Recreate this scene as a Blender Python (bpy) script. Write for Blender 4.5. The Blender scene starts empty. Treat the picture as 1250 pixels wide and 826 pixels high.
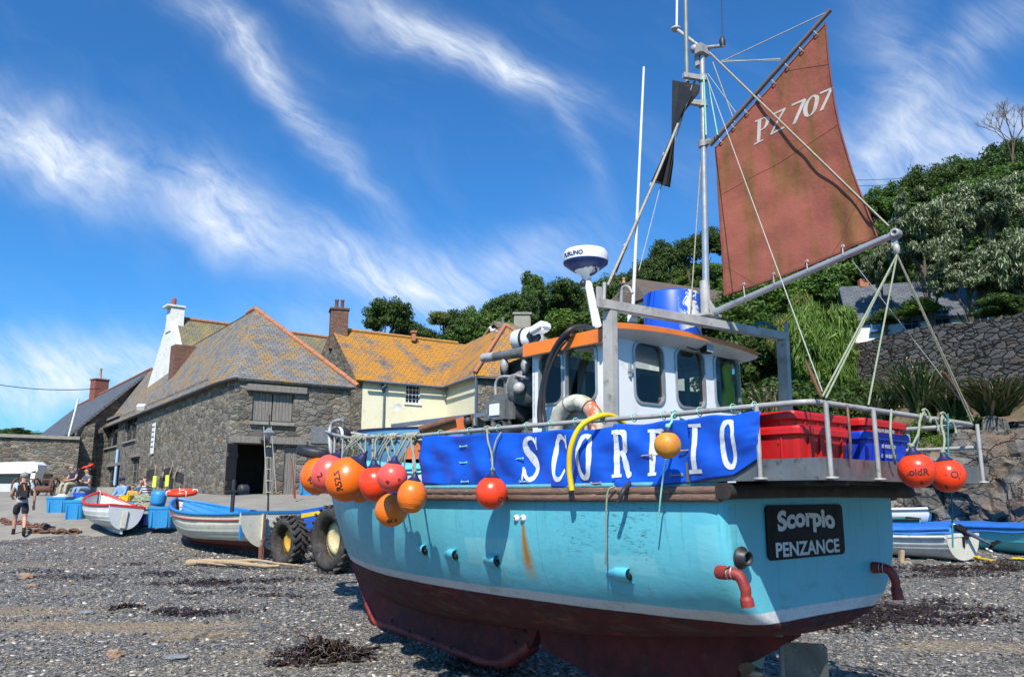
import bpy, bmesh, math, random
import numpy as np
from mathutils import Vector, Matrix, noise
random.seed(7)
PI = math.pi
R = math.radians
scn = bpy.context.scene
COL = scn.collection

# ---------------------------------------------------------------- camera
PITCH = R(11.06); FPX = 982.0; CAMZ = 1.6
cam_d = bpy.data.cameras.new('camera'); cam = bpy.data.objects.new('camera', cam_d); COL.objects.link(cam)
cam.location = (0, 0, CAMZ); cam.rotation_euler = (PI/2+PITCH, 0, 0)
cam_d.sensor_width = 36; cam_d.lens = 36*FPX/1250; cam_d.clip_start = .1; cam_d.clip_end = 5000
scn.camera = cam

# ---------------------------------------------------------------- sun, exposure
SUN_DIR = Vector((.13, .87, -.98)).normalized()          # the way the light travels
sun_el = math.asin(-SUN_DIR.z)
sd = bpy.data.lights.new('sun', 'SUN'); sd.energy = 5.0; sd.angle = R(.5); sd.color = (1, .95, .87)
sun = bpy.data.objects.new('sun', sd); COL.objects.link(sun); sun.rotation_euler = SUN_DIR.to_track_quat('-Z', 'Y').to_euler()
scn.view_settings.view_transform = 'Standard'; scn.view_settings.look = 'None'
scn.view_settings.exposure = 0.40; scn.view_settings.gamma = 1; scn.view_settings.use_curve_mapping = False
scn.cycles.max_bounces = 5; scn.cycles.diffuse_bounces = 1; scn.cycles.glossy_bounces = 2
scn.cycles.transmission_bounces = 4; scn.cycles.transparent_max_bounces = 6; scn.cycles.caustics_reflective = False
scn.cycles.caustics_refractive = False

# ---------------------------------------------------------------- node helper
class NB:
    def __init__(s, nt): s.nt = nt; s.n = nt.nodes; s.l = nt.links
    def link(s, a, b):
        s.l.new(a, b)
    def put(s, sock, v):
        if isinstance(v, bpy.types.NodeSocket): s.l.new(v, sock)
        elif v is not None: sock.default_value = v
    def m(s, op, a=None, b=None, c=None, clamp=False):
        n = s.n.new('ShaderNodeMath'); n.operation = op; n.use_clamp = clamp
        for i, v in enumerate((a, b, c)):
            if v is not None: s.put(n.inputs[i], v)
        return n.outputs[0]
    def vm(s, op, a=None, b=None, out=0):
        n = s.n.new('ShaderNodeVectorMath'); n.operation = op
        if a is not None: s.put(n.inputs[0], a)
        if b is not None: s.put(n.inputs[1], b)
        return n.outputs[out]
    def sep(s, v):
        n = s.n.new('ShaderNodeSeparateXYZ'); s.put(n.inputs[0], v); return n.outputs
    def comb(s, x=0., y=0., z=0.):
        n = s.n.new('ShaderNodeCombineXYZ')
        for i, v in enumerate((x, y, z)): s.put(n.inputs[i], v)
        return n.outputs[0]
    def mix(s, f, a, b, mode='MIX'):
        n = s.n.new('ShaderNodeMix'); n.data_type = 'RGBA'; n.blend_type = mode; n.clamp_factor = True
        s.put(n.inputs[0], f)
        for k, v in ((6, a), (7, b)):
            if isinstance(v, (tuple, list)) and len(v) == 3: v = (*v, 1)
            s.put(n.inputs[k], v)
        return n.outputs[2]
    def noise(s, vec, scale=5, detail=4, rough=.55, out=0, dist=0., dim='3D'):
        n = s.n.new('ShaderNodeTexNoise'); n.noise_dimensions = dim
        if vec is not None: s.put(n.inputs['Vector'], vec)
        n.inputs['Scale'].default_value = scale; n.inputs['Detail'].default_value = detail
        n.inputs['Roughness'].default_value = rough; n.inputs['Distortion'].default_value = dist
        return n.outputs[out]
    def vor(s, vec, scale=5, feature='F1', out='Color', rnd=1.):
        n = s.n.new('ShaderNodeTexVoronoi'); n.feature = feature
        if vec is not None: s.put(n.inputs['Vector'], vec)
        n.inputs['Scale'].default_value = scale; n.inputs['Randomness'].default_value = rnd
        return n.outputs[out]
    def ramp(s, f, stops, interp='LINEAR'):
        n = s.n.new('ShaderNodeValToRGB'); n.color_ramp.interpolation = interp
        e = n.color_ramp.elements
        while len(e) < len(stops): e.new(.5)
        for el, (p, c) in zip(e, stops):
            el.position = p
            if not isinstance(c, (tuple, list)): c = (c, c, c)
            el.color = (*c[:3], 1)
        s.put(n.inputs[0], f); return n.outputs[0]
    def map(s, v, a, b, c=0., d=1., clamp=True):
        n = s.n.new('ShaderNodeMapRange'); n.clamp = clamp
        for i, x in enumerate((v, a, b, c, d)): s.put(n.inputs[i], x)
        return n.outputs[0]
    def obj(s):
        return s.n.new('ShaderNodeTexCoord').outputs['Object']
    def uv(s):
        return s.n.new('ShaderNodeTexCoord').outputs['UV']
    def pos(s):
        return s.n.new('ShaderNodeNewGeometry').outputs['Position']
    def island(s):
        return s.n.new('ShaderNodeNewGeometry').outputs['Random Per Island']
    def orand(s):
        return s.n.new('ShaderNodeObjectInfo').outputs['Random']
    def bump(s, h, strength=.5, dist=.02, nrm=None):
        n = s.n.new('ShaderNodeBump'); n.inputs['Strength'].default_value = strength; n.inputs['Distance'].default_value = dist
        s.put(n.inputs['Height'], h)
        if nrm is not None: s.put(n.inputs['Normal'], nrm)
        return n.outputs[0]

def new_mat(name):
    m = bpy.data.materials.new(name); m.use_nodes = True
    nb = NB(m.node_tree); bs = nb.n['Principled BSDF']
    return m, nb, bs
def setc(nb, bs, col=None, rough=None, metal=None, normal=None, spec=None):
    if col is not None:
        if isinstance(col, (tuple, list)) and len(col) == 3: col = (*col, 1)
        nb.put(bs.inputs['Base Color'], col)
    if rough is not None: nb.put(bs.inputs['Roughness'], rough)
    if metal is not None: nb.put(bs.inputs['Metallic'], metal)
    if normal is not None: nb.put(bs.inputs['Normal'], normal)
    if spec is not None: nb.put(bs.inputs['Specular IOR Level'], spec)

M = {}
def pm(name, c1, c2=None, rough=.5, metal=0., scale=3., bump=.0, bscale=None, bdist=.01, c3=None, lo=.4, hi=.65, spec=None, stretch=None, detail=6):
    """a weathered surface: base colour broken by noise with a second (and third) colour, with fine bump"""
    m, nb, bs = new_mat(name)
    v = nb.obj()
    if stretch: v = nb.vm('MULTIPLY', v, stretch)
    col = c1; rr = rough
    if c2 is not None:
        f = nb.map(nb.noise(v, scale, detail, .65), lo, hi)
        col = nb.mix(f, c1, c2)
        rr = nb.map(nb.noise(v, scale*2.3, 4, .6), .3, .7, max(rough-.08, .03), min(rough+.12, 1))
        if c3 is not None:
            f3 = nb.map(nb.noise(nb.vm('ADD', v, (7.3, 1.7, 4.1)), scale*2.7, 8, .7), .56, .66)
            col = nb.mix(f3, col, c3)
    nrm = None
    if bump: nrm = nb.bump(nb.noise(v, bscale or scale*6, 6, .65), bump, bdist)
    setc(nb, bs, col, rr, metal, nrm, spec)
    M[name] = m; return m

# ---------------------------------------------------------------- rays through the picture
def ray(px, py):
    u = (px-625)/FPX; v = (413-py)/FPX
    c, s = math.cos(PITCH), math.sin(PITCH)
    return Vector((u, c-v*s, s+v*c))
def at(px, py, Y):
    r = ray(px, py); t = Y/r.y
    return Vector((r.x*t, Y, CAMZ+r.z*t))
def atx(px, py, X):
    r = ray(px, py); t = X/r.x
    return Vector((X, r.y*t, CAMZ+r.z*t))
def atz(px, py, z):
    r = ray(px, py); t = (z-CAMZ)/r.z
    return Vector((r.x*t, r.y*t, z))
def lerp(a, b, t): return a+(b-a)*t
def interp(x, pts):
    if x <= pts[0][0]: return pts[0][1]
    for (x0, y0), (x1, y1) in zip(pts, pts[1:]):
        if x <= x1: return y0+(y1-y0)*(x-x0)/(x1-x0)
    return pts[-1][1]
def sinterp(x, pts):
    """smooth (Catmull-Rom) interpolation"""
    xs = [p[0] for p in pts]
    if x <= xs[0]: return pts[0][1]
    if x >= xs[-1]: return pts[-1][1]
    i = max(k for k in range(len(xs)-1) if xs[k] <= x)
    def sl(k):
        if k == 0: return (pts[1][1]-pts[0][1])/(xs[1]-xs[0])
        if k == len(xs)-1: return (pts[-1][1]-pts[-2][1])/(xs[-1]-xs[-2])
        return (pts[k+1][1]-pts[k-1][1])/(xs[k+1]-xs[k-1])
    h = xs[i+1]-xs[i]; t = (x-xs[i])/h
    a, b = pts[i][1], pts[i+1][1]
    return (2*t**3-3*t**2+1)*a+(t**3-2*t**2+t)*h*sl(i)+(-2*t**3+3*t**2)*b+(t**3-t**2)*h*sl(i+1)

# ---------------------------------------------------------------- mesh builder
class MB:
    def __init__(s): s.v = []; s.f = []; s.sm = []; s.mi = []; s.cur = 0
    def add(s, vs, fs, smooth=False):
        o = len(s.v); s.v += [tuple(p) for p in vs]
        s.f += [tuple(i+o for i in f) for f in fs]; s.sm += [smooth]*len(fs); s.mi += [s.cur]*len(fs)
    def quad(s, a, b, c, d): s.add([a, b, c, d], [(0, 1, 2, 3)])
    def poly(s, pts): s.add(pts, [tuple(range(len(pts)))])
    def box(s, c, size, rot=None, bev=0.):
        """box centred at c, optional rotation matrix, optional chamfer"""
        hx, hy, hz = size[0]/2, size[1]/2, size[2]/2
        if bev > 0:
            b = min(bev, hx*.9, hy*.9, hz*.9)
            bm = bmesh.new(); bmesh.ops.create_cube(bm, size=1)
            for v in bm.verts: v.co = Vector((v.co.x*2*hx, v.co.y*2*hy, v.co.z*2*hz))
            bmesh.ops.bevel(bm, geom=bm.edges[:], offset=b, segments=2, affect='EDGES')
            vs = [v.co.copy() for v in bm.verts]; bm.verts.index_update()
            fs = [tuple(v.index for v in f.verts) for f in bm.faces]; bm.free()
        else:
            vs = [Vector((x, y, z)) for x in (-hx, hx) for y in (-hy, hy) for z in (-hz, hz)]
            fs = [(0, 1, 3, 2), (4, 6, 7, 5), (0, 4, 5, 1), (2, 3, 7, 6), (0, 2, 6, 4), (1, 5, 7, 3)]
        if rot is not None: vs = [rot @ v for v in vs]
        c = Vector(c); s.add([v+c for v in vs], fs)
    def bar(s, a, b, w, h, up=(0, 0, 1), bev=0.):
        """rectangular bar from a to b"""
        a = Vector(a); b = Vector(b); d = b-a; L = d.length; z = d.normalized(); up = Vector(up)
        x = z.cross(up)
        if x.length < 1e-4: x = z.cross(Vector((1, 0, 0)))
        x.normalize(); y = x.cross(z)
        rot = Matrix((x, y, z)).transposed()
        s.box((a+b)/2, (w, h, L), rot, bev)
    def sweep(s, pts, r, n=8, caps=True, smooth=True, closed=False, prof=None):
        """tube along pts; r a number or a list; prof a list of (x, y) offsets instead of a circle"""
        P = [Vector(p) for p in pts]; N = len(P)
        rs = r if isinstance(r, (list, tuple)) else [r]*N
        if prof is not None: n = len(prof)
        tang = []
        for i in range(N):
            if closed: t = P[(i+1) % N]-P[i-1]
            else: t = P[min(i+1, N-1)]-P[max(i-1, 0)]
            tang.append(t.normalized() if t.length > 1e-9 else Vector((0, 0, 1)))
        up = Vector((0, 0, 1)) if abs(tang[0].z) < .9 else Vector((1, 0, 0))
        vs = []; x = None
        for i in range(N):
            t = tang[i]
            if prof is not None:
                x = t.cross(Vector((0, 0, 1)))
                if x.length < 1e-4: x = Vector((1, 0, 0))
                x.normalize(); y = x.cross(t)
                for (a, b) in prof: vs.append(P[i]+x*a*rs[i]+y*b*rs[i])
            else:
                if x is None: x = t.cross(up).normalized()
                else:
                    x = x-t*x.dot(t)
                    x = x.normalized() if x.length > 1e-6 else t.orthogonal().normalized()
                y = t.cross(x)
                for k in range(n):
                    a = 2*PI*k/n; vs.append(P[i]+(x*math.cos(a)+y*math.sin(a))*rs[i])
        fs = []
        for i in range(N if closed else N-1):
            j = (i+1) % N
            for k in range(n):
                fs.append((i*n+k, i*n+(k+1) % n, j*n+(k+1) % n, j*n+k))
        s.add(vs, fs, smooth)
        if caps and not closed:
            s.add(vs[:n], [tuple(range(n))[::-1]]); s.add(vs[-n:], [tuple(range(n))])
    def tube(s, a, b, r, r2=None, n=10, caps=True): s.sweep([a, b], [r, r if r2 is None else r2], n, caps)
    def lathe(s, prof, c=(0, 0, 0), n=20, axis=None, smooth=True):
        """prof: list of (radius, height)"""
        c = Vector(c); rot = Matrix.Identity(3)
        if axis is not None: rot = Vector(axis).normalized().to_track_quat('Z', 'Y').to_matrix()
        vs = []
        for (r_, h) in prof:
            for k in range(n):
                a = 2*PI*k/n; vs.append(c+rot @ Vector((r_*math.cos(a), r_*math.sin(a), h)))
        fs = []
        for i in range(len(prof)-1):
            for k in range(n): fs.append((i*n+k, i*n+(k+1) % n, (i+1)*n+(k+1) % n, (i+1)*n+k))
        s.add(vs, fs, smooth)
    def sphere(s, c, r, n=16, m=10, sc=(1, 1, 1), rot=None):
        c = Vector(c); vs = []; 
        for i in range(m+1):
            th = PI*i/m
            for k in range(n):
                a = 2*PI*k/n
                p = Vector((math.sin(th)*math.cos(a)*r*sc[0], math.sin(th)*math.sin(a)*r*sc[1], math.cos(th)*r*sc[2]))
                if rot is not None: p = rot @ p
                vs.append(c+p)
        fs = [(i*n+k, (i+1)*n+k, (i+1)*n+(k+1) % n, i*n+(k+1) % n) for i in range(m) for k in range(n)]
        s.add(vs, fs, True)
    def prism(s, poly, d, off=(0, 0, 0)):
        """closed polygon (3-D points) extruded by vector d"""
        P = [Vector(p) for p in poly]; n = len(P); d = Vector(d)
        vs = P+[p+d for p in P]
        fs = [tuple(range(n))[::-1], tuple(range(n, 2*n))]+[(i, (i+1) % n, n+(i+1) % n, n+i) for i in range(n)]
        s.add(vs, fs)
    def grid(s, fn, nu, nv, smooth=True, closeu=False):
        vs = [fn(i/(nu if closeu else nu-1), j/(nv-1)) for i in range(nu) for j in range(nv)]
        fs = []
        for i in range(nu if closeu else nu-1):
            i2 = (i+1) % nu
            for j in range(nv-1): fs.append((i*nv+j, i2*nv+j, i2*nv+j+1, i*nv+j+1))
        s.add(vs, fs, smooth)
    def build(s, name, m=None, parent=None, uv=False, weld=False, fixn=True, loc=None, rot=None):
        me = bpy.data.meshes.new(name)
        me.from_pydata(s.v, [], s.f); 
        me.polygons.foreach_set('use_smooth', s.sm)
        ms = m if isinstance(m, (list, tuple)) else [m]
        for k in ms:
            if k is not None: me.materials.append(k if not isinstance(k, str) else M[k])
        if len(ms) > 1: me.polygons.foreach_set('material_index', s.mi)
        if fixn or weld:
            bm = bmesh.new(); bm.from_mesh(me)
            if weld: bmesh.ops.remove_doubles(bm, verts=bm.verts, dist=1e-4)
            if fixn: bmesh.ops.recalc_face_normals(bm, faces=bm.faces)
            bm.to_mesh(me); bm.free()
        if uv: auto_uv(me)
        me.update()
        o = bpy.data.objects.new(name, me); COL.objects.link(o)
        if parent is not None: o.parent = parent
        if loc is not None: o.location = loc
        if rot is not None: o.rotation_euler = rot
        return o
def auto_uv(me):
    """planar coordinates in metres on every face: u level, v up the slope"""
    uvl = me.uv_layers.new(name='UVMap')
    for p in me.polygons:
        n = p.normal
        u = Vector((0, 0, 1)).cross(n)
        u = u.normalized() if u.length > 1e-3 else Vector((1, 0, 0))
        if u.x < 0 or (abs(u.x) < 1e-6 and u.y < 0): u = -u
        v = n.cross(u); 
        if v.z < 0: v = -v
        for li in p.loop_indices:
            co = me.vertices[me.loops[li].vertex_index].co
            uvl.data[li].uv = (co.dot(u), co.dot(v))
def fast_mesh(name, V, F, m, parent=None, smooth=False, loc=None):
    """numpy vertices (n,3) and faces (k,3|4) as one object"""
    me = bpy.data.meshes.new(name); V = np.asarray(V, np.float32); F = np.asarray(F, np.int32); k = F.shape[1]
    me.vertices.add(len(V)); me.vertices.foreach_set('co', V.ravel())
    me.loops.add(F.size); me.loops.foreach_set('vertex_index', F.ravel())
    me.polygons.add(len(F)); me.polygons.foreach_set('loop_start', np.arange(0, F.size, k, dtype=np.int32))
    me.polygons.foreach_set('use_smooth', np.full(len(F), smooth))
    me.update(calc_edges=True); me.validate()
    me.materials.append(M[m] if isinstance(m, str) else m)
    o = bpy.data.objects.new(name, me); COL.objects.link(o)
    if parent is not None: o.parent = parent
    if loc is not None: o.location = loc
    return o
def empty(name, loc=(0, 0, 0), rz=0):
    o = bpy.data.objects.new(name, None); COL.objects.link(o); o.location = loc; o.rotation_euler = (0, 0, rz)
    o.empty_display_size = .2; return o
def tag(o, label=None, cat=None, group=None, kind=None):
    if label: o['label'] = label
    if cat: o['category'] = cat
    if group: o['group'] = group
    if kind: o['kind'] = kind
    return o
def thing(name, label, cat, loc=(0, 0, 0), rz=0, group=None): return tag(empty(name, loc, rz), label, cat, group)
KIDS = {}
def copy_tree(o, parent=None):
    c = o.copy(); COL.objects.link(c)
    if parent is not None: c.parent = parent
    for ch in [x for x in bpy.data.objects if x.parent is o]: copy_tree(ch, c)
    return c
def text_mesh(txt, size=1., bold=0., shear=0., depth=0., align='CENTER', spacing=1.):
    """the letters of txt as (verts, faces) in the xy plane, centred"""
    cu = bpy.data.curves.new('lettering', 'FONT'); cu.body = txt; cu.size = size; cu.offset = bold; cu.shear = shear
    cu.align_x = align; cu.align_y = 'CENTER'; cu.space_character = spacing; cu.extrude = depth; cu.resolution_u = 4
    o = bpy.data.objects.new('lettering', cu); COL.objects.link(o)
    bpy.context.view_layer.update()
    me = bpy.data.meshes.new_from_object(o)
    vs = [v.co.copy() for v in me.vertices]; fs = [tuple(p.vertices) for p in me.polygons]
    bpy.data.objects.remove(o); bpy.data.curves.remove(cu); bpy.data.meshes.remove(me)
    return vs, fs
def ribbon(mb, pts, ws, fn, n=None):
    """flat pen stroke through 2-D points with widths, carried to 3-D by fn(x, y)"""
    P = [Vector(p) for p in pts]; vs = []; N = len(P)
    for i in range(N):
        t = P[min(i+1, N-1)]-P[max(i-1, 0)]; t.normalize(); nr = Vector((-t.y, t.x)); w = ws[i]/2
        a = P[i]+nr*w; b = P[i]-nr*w; vs += [fn(a.x, a.y), fn(b.x, b.y)]
    mb.add(vs, [(2*i, 2*i+1, 2*i+3, 2*i+2) for i in range(N-1)])
def smooth_path(pts, k=6, closed=False):
    """Catmull-Rom through points"""
    P = [Vector(p) for p in pts]; out = []; N = len(P)
    for i in range(N if closed else N-1):
        p0 = P[i-1] if (i > 0 or closed) else P[0]*2-P[1]
        p1 = P[i]; p2 = P[(i+1) % N]; p3 = P[(i+2) % N] if (i+2 < N or closed) else p2*2-p1
        for j in range(k):
            t = j/k
            out.append(.5*((2*p1)+(p2-p0)*t+(2*p0-5*p1+4*p2-p3)*t*t+(3*p1-p0-3*p2+p3)*t**3))
    if not closed: out.append(P[-1])
    return out
def sag(a, b, d, n=10):
    a = Vector(a); b = Vector(b)
    return [a.lerp(b, i/n)-Vector((0, 0, d*4*(i/n)*(1-i/n))) for i in range(n+1)]
# ---------------------------------------------------------------- sky
world = bpy.data.worlds.new('World'); scn.world = world; world.use_nodes = True
def make_sky():
    nt = world.node_tree; nb = NB(nt); bg = nt.nodes['Background']
    sky = nt.nodes.new('ShaderNodeTexSky'); sky.sky_type = 'NISHITA'; sky.sun_disc = False
    sky.sun_elevation = sun_el; sky.sun_rotation = math.atan2(-SUN_DIR.x, -SUN_DIR.y)
    sky.altitude = 0; sky.air_density = 1.0; sky.dust_density = .6; sky.ozone_density = 3.0
    d = nt.nodes.new('ShaderNodeTexCoord').outputs['Generated']
    x, y, z = nb.sep(d)[:3]
    yy = nb.m('MAXIMUM', y, .05)
    gx = nb.m('DIVIDE', x, yy); gz = nb.m('DIVIDE', nb.m('ABSOLUTE', z), yy)
    front = nb.map(y, .02, .12)
    # fibres run from upper left to lower right
    g = nb.comb(gx, gz, 0.)
    warp = nb.noise(g, 2.2, 4, .55, out=1)
    gw = nb.vm('ADD', g, nb.vm('MULTIPLY', nb.vm('SUBTRACT', warp, (.5, .5, .5)), (.22, .22, 0)))
    sx, sy, _ = nb.sep(gw)[:3]
    def rot(ang, x0=0., y0=0.):
        c, s_ = math.cos(ang), math.sin(ang)
        dx = nb.m('SUBTRACT', sx, x0); dy = nb.m('SUBTRACT', sy, y0)
        a = nb.m('ADD', nb.m('MULTIPLY', dx, c), nb.m('MULTIPLY', dy, s_))
        b = nb.m('SUBTRACT', nb.m('MULTIPLY', dy, c), nb.m('MULTIPLY', dx, s_))
        return a, b
    a, b = rot(R(-38))
    fib = nb.noise(nb.comb(nb.m('MULTIPLY', a, 1.9), nb.m('MULTIPLY', b, 6.), 0.), 2.4, 7, .58, dist=.15)
    fine = nb.noise(nb.comb(nb.m('MULTIPLY', a, 3.), nb.m('MULTIPLY', b, 11.), 3.), 6., 7, .62, dist=.3)
    puff = nb.noise(gw, 4.5, 8, .6, dist=.4)
    tot = None
    #        px, py, half length px, half width px, angle down-right, strength
    streaks = [(350, 130, 200, 20, 52, .85), (255, 45, 120, 30, 30, .55), (545, 58, 165, 34, 24, 1.05), (640, 100, 60, 22, 20, .6), (70, 185, 140, 38, 26, 1.35),
               (288, 270, 82, 32, 40, 1.35), (455, 338, 110, 30, 20, 1.1), (610, 325, 140, 40, -8, .6), (700, 170, 100, 16, 62, .35),
               (1130, 200, 190, 44, -5, .85), (1085, 110, 130, 40, 75, .42), (1180, 60, 120, 36, -40, .4),
               (60, 455, 190, 46, -6, 1.1), (420, 430, 340, 40, 0, .35), (1180, 150, 110, 30, 10, .4)]
    for (px, py, hl, hw, ang, st) in streaks:
        r0 = ray(px, py); x0, z0 = r0.x/r0.y, r0.z/r0.y
        aa, bb = rot(-R(ang), x0, z0)
        q = nb.m('ADD', nb.m('POWER', nb.m('ABSOLUTE', nb.m('DIVIDE', aa, hl/980.)), 2.), nb.m('POWER', nb.m('ABSOLUTE', nb.m('DIVIDE', bb, hw/980.)), 2.))
        e = nb.m('MULTIPLY', nb.m('EXPONENT', nb.m('MULTIPLY', q, -1.)), st)
        tot = e if tot is None else nb.m('ADD', tot, e)
    tex = nb.m('ADD', nb.m('MULTIPLY', fib, .55), nb.m('ADD', nb.m('MULTIPLY', fine, .35), nb.m('MULTIPLY', puff, .35)))
    dens = nb.m('MULTIPLY', tot, nb.map(tex, .47, .84, .08, 1.2))
    base = nb.m('MULTIPLY', nb.map(fib, .5, .85), .05)
    dens = nb.m('MULTIPLY', nb.m('ADD', dens, base), front)
    dens = nb.m('MINIMUM', nb.m('MULTIPLY', dens, .95), .93)
    tint = nb.mix(1., sky.outputs[0], (.33, .86, 1.32), 'MULTIPLY')
    col = nb.mix(dens, tint, (7.0, 7.6, 8.3))
    nb.link(col, bg.inputs['Color']); bg.inputs['Strength'].default_value = .102
make_sky()
# ---------------------------------------------------------------- materials of the setting
def stone_mat(name, sc=(2.3, 2.3, 5.), cols=((.14, .125, .10), (.27, .24, .19), (.19, .175, .15), (.36, .32, .25), (.25, .175, .11), (.10, .095, .085)), mortar=(.33, .30, .24), mw=.035, bump=.9, lichen=0.):
    m, nb, bs = new_mat(name)
    p = nb.pos()
    w = nb.vm('MULTIPLY', nb.vm('SUBTRACT', nb.noise(p, 1.7, 3, .5, out=1), (.5, .5, .5)), (.5, .5, .22))
    w2 = nb.vm('MULTIPLY', nb.vm('SUBTRACT', nb.noise(p, 7., 4, .6, out=1), (.5, .5, .5)), (.22, .22, .14))
    v = nb.vm('MULTIPLY', nb.vm('ADD', nb.vm('ADD', p, w), w2), sc)
    cell = nb.vor(v, 1., 'F1', 'Color'); r_, g_, b_ = nb.sep(cell)[:3]
    edge = nb.vor(v, 1., 'DISTANCE_TO_EDGE', 'Distance')
    n = len(cols)
    col = nb.ramp(r_, [((i+.5)/n, c) for i, c in enumerate(cols)])
    grain = nb.noise(p, 22, 8, .7)
    col = nb.mix(nb.map(grain, .35, .7, 0., .55), col, (.05, .05, .048))
    big = nb.noise(p, .45, 5, .6)
    col = nb.mix(nb.map(big, .5, .7, 0., .35), col, (.26, .24, .2))
    if lichen: col = nb.mix(nb.map(nb.noise(p, 3.1, 8, .7), .60, .70, 0., lichen), col, (.30, .25, .09))
    f = nb.map(nb.m('ADD', edge, nb.m('MULTIPLY', nb.m('SUBTRACT', grain, .5), .05)), mw*.5, mw*1.6)
    mc = nb.mix(nb.map(big, .4, .6), mortar, tuple(c*.45 for c in mortar))
    col = nb.mix(f, mc, col)
    h = nb.m('ADD', nb.map(edge, 0., .16), nb.m('ADD', nb.m('MULTIPLY', g_, .7), nb.m('MULTIPLY', grain, .45)))
    setc(nb, bs, col, .88, 0, nb.bump(h, bump, .06), .25)
    M[name] = m; return m
stone_mat('rubble_stone', lichen=.5)
stone_mat('rubble_stone_small', sc=(3.6, 3.6, 8.), lichen=.3)
stone_mat('dark_walling', sc=(1.9, 1.9, 5.), cols=((.10, .10, .095), (.17, .165, .15), (.12, .118, .11), (.23, .21, .19), (.13, .105, .085)), mortar=(.014, .014, .013), mw=.06, bump=1., lichen=.2)
stone_mat('old_brick', sc=(4.5, 4.5, 13.), cols=((.22, .07, .045), (.27, .10, .06), (.18, .07, .05), (.30, .14, .09)), mortar=(.2, .17, .14), mw=.05, bump=.5)

def slate_mat(name, base=((.085, .09, .098), (.13, .135, .14), (.17, .17, .165)), lich=(.42, .21, .025), lo=.5, hi=.62, amt=.9, bw=.32, rh=.2, lscale=1.1, low=0.):
    m, nb, bs = new_mat(name)
    uv = nb.uv(); p = nb.pos()
    br = nb.n.new('ShaderNodeTexBrick'); nb.put(br.inputs['Vector'], uv)
    br.offset = .5; br.inputs['Scale'].default_value = 1; br.inputs['Brick Width'].default_value = bw; br.inputs['Row Height'].default_value = rh
    br.inputs['Mortar Size'].default_value = .012; br.inputs['Mortar Smooth'].default_value = .3; br.inputs['Bias'].default_value = 0
    br.inputs['Color1'].default_value = (0, 0, 0, 1); br.inputs['Color2'].default_value = (1, 1, 1, 1); br.inputs['Mortar'].default_value = (.5, .5, .5, 1)
    n1 = nb.noise(p, 1.3, 6, .65); n2 = nb.noise(p, 9, 6, .7)
    f = nb.m('ADD', nb.m('MULTIPLY', br.outputs['Color'], .45), nb.m('MULTIPLY', n1, .55))
    col = nb.ramp(f, [(.2, base[0]), (.5, base[1]), (.8, base[2])])
    lf = nb.m('ADD', nb.m('MULTIPLY', nb.noise(p, lscale, 9, .72), .75), nb.m('MULTIPLY', n2, .25))
    lm = nb.map(lf, lo, hi, 0., amt)
    lc = nb.ramp(n2, [(.3, tuple(c*.55 for c in lich)), (.5, lich), (.75, (lich[0]*1.15, lich[1]*1.3, lich[2]*2.5))])
    col = nb.mix(lm, col, lc)
    col = nb.mix(nb.m('MULTIPLY', br.outputs['Fac'], .8), col, (.03, .03, .03))
    u, v, _ = nb.sep(uv)[:3]
    lap = nb.m('FRACT', nb.m('DIVIDE', v, rh))
    h = nb.m('ADD', nb.m('MULTIPLY', nb.m('SUBTRACT', 1., lap), .8), nb.m('ADD', nb.m('MULTIPLY', br.outputs['Color'], .35), nb.m('MULTIPLY', n2, .5)))
    h = nb.m('SUBTRACT', h, nb.m('MULTIPLY', br.outputs['Fac'], .8))
    setc(nb, bs, col, .72, 0, nb.bump(h, .75, .03), .35)
    M[name] = m; return m
slate_mat('slate_lichen_streaks', base=((.11, .112, .115), (.17, .17, .165), (.23, .225, .21)), lich=(.36, .20, .035), lo=.47, hi=.58, amt=.85)
slate_mat('slate_orange', lo=.40, hi=.53, amt=.97, lich=(.50, .22, .02), lscale=.9)
slate_mat('slate_plain', base=((.07, .078, .09), (.10, .11, .125), (.13, .14, .15)), lo=.62, hi=.75, amt=.3)
slate_mat('slate_olive', base=((.13, .12, .09), (.17, .155, .11), (.2, .18, .13)), lo=.46, hi=.62, amt=.8, lich=(.36, .26, .06))
def thatch():
    m, nb, bs = new_mat('thatch'); uv = nb.uv()
    n = nb.noise(nb.vm('MULTIPLY', uv, (22., 2.5, 1.)), 1., 8, .7); r = nb.noise(nb.pos(), .8, 4)
    v = nb.sep(uv)[1]; row = nb.m('FRACT', nb.m('MULTIPLY', v, 2.2))
    col = nb.mix(n, (.07, .055, .045), (.19, .155, .125)); col = nb.mix(nb.map(r, .4, .7), col, (.11, .085, .075))
    setc(nb, bs, col, .95, 0, nb.bump(nb.m('ADD', n, nb.m('MULTIPLY', row, .6)), .9, .06), .1); M['thatch'] = m
thatch()
pm('ridge_tile', (.42, .15, .07), (.30, .13, .07), .8, scale=4, bump=.4, c3=(.38, .28, .12))
pm('cream_render', (.78, .74, .53), (.74, .70, .48), .85, scale=1.2, bump=.35, bscale=9, bdist=.03, c3=(.66, .61, .42))
pm('white_render', (.76, .75, .70), (.66, .64, .57), .85, scale=1., bump=.5, bscale=6, bdist=.04, c3=(.5, .47, .38))
pm('window_white', (.78, .78, .75), (.7, .7, .66), .45, scale=4)
pm('lead_blue', (.07, .10, .16), (.10, .13, .18), .6, scale=3)
pm('blue_joinery', (.03, .13, .33), (.04, .16, .38), .5, scale=4)
pm('old_grey_wood', (.24, .215, .185), (.15, .13, .11), .88, scale=3, bump=.6, stretch=(6, 6, .7), c3=(.32, .30, .27))
pm('dark_wood', (.075, .06, .05), (.12, .10, .085), .85, scale=3, bump=.5, stretch=(6, 6, .7))
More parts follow.
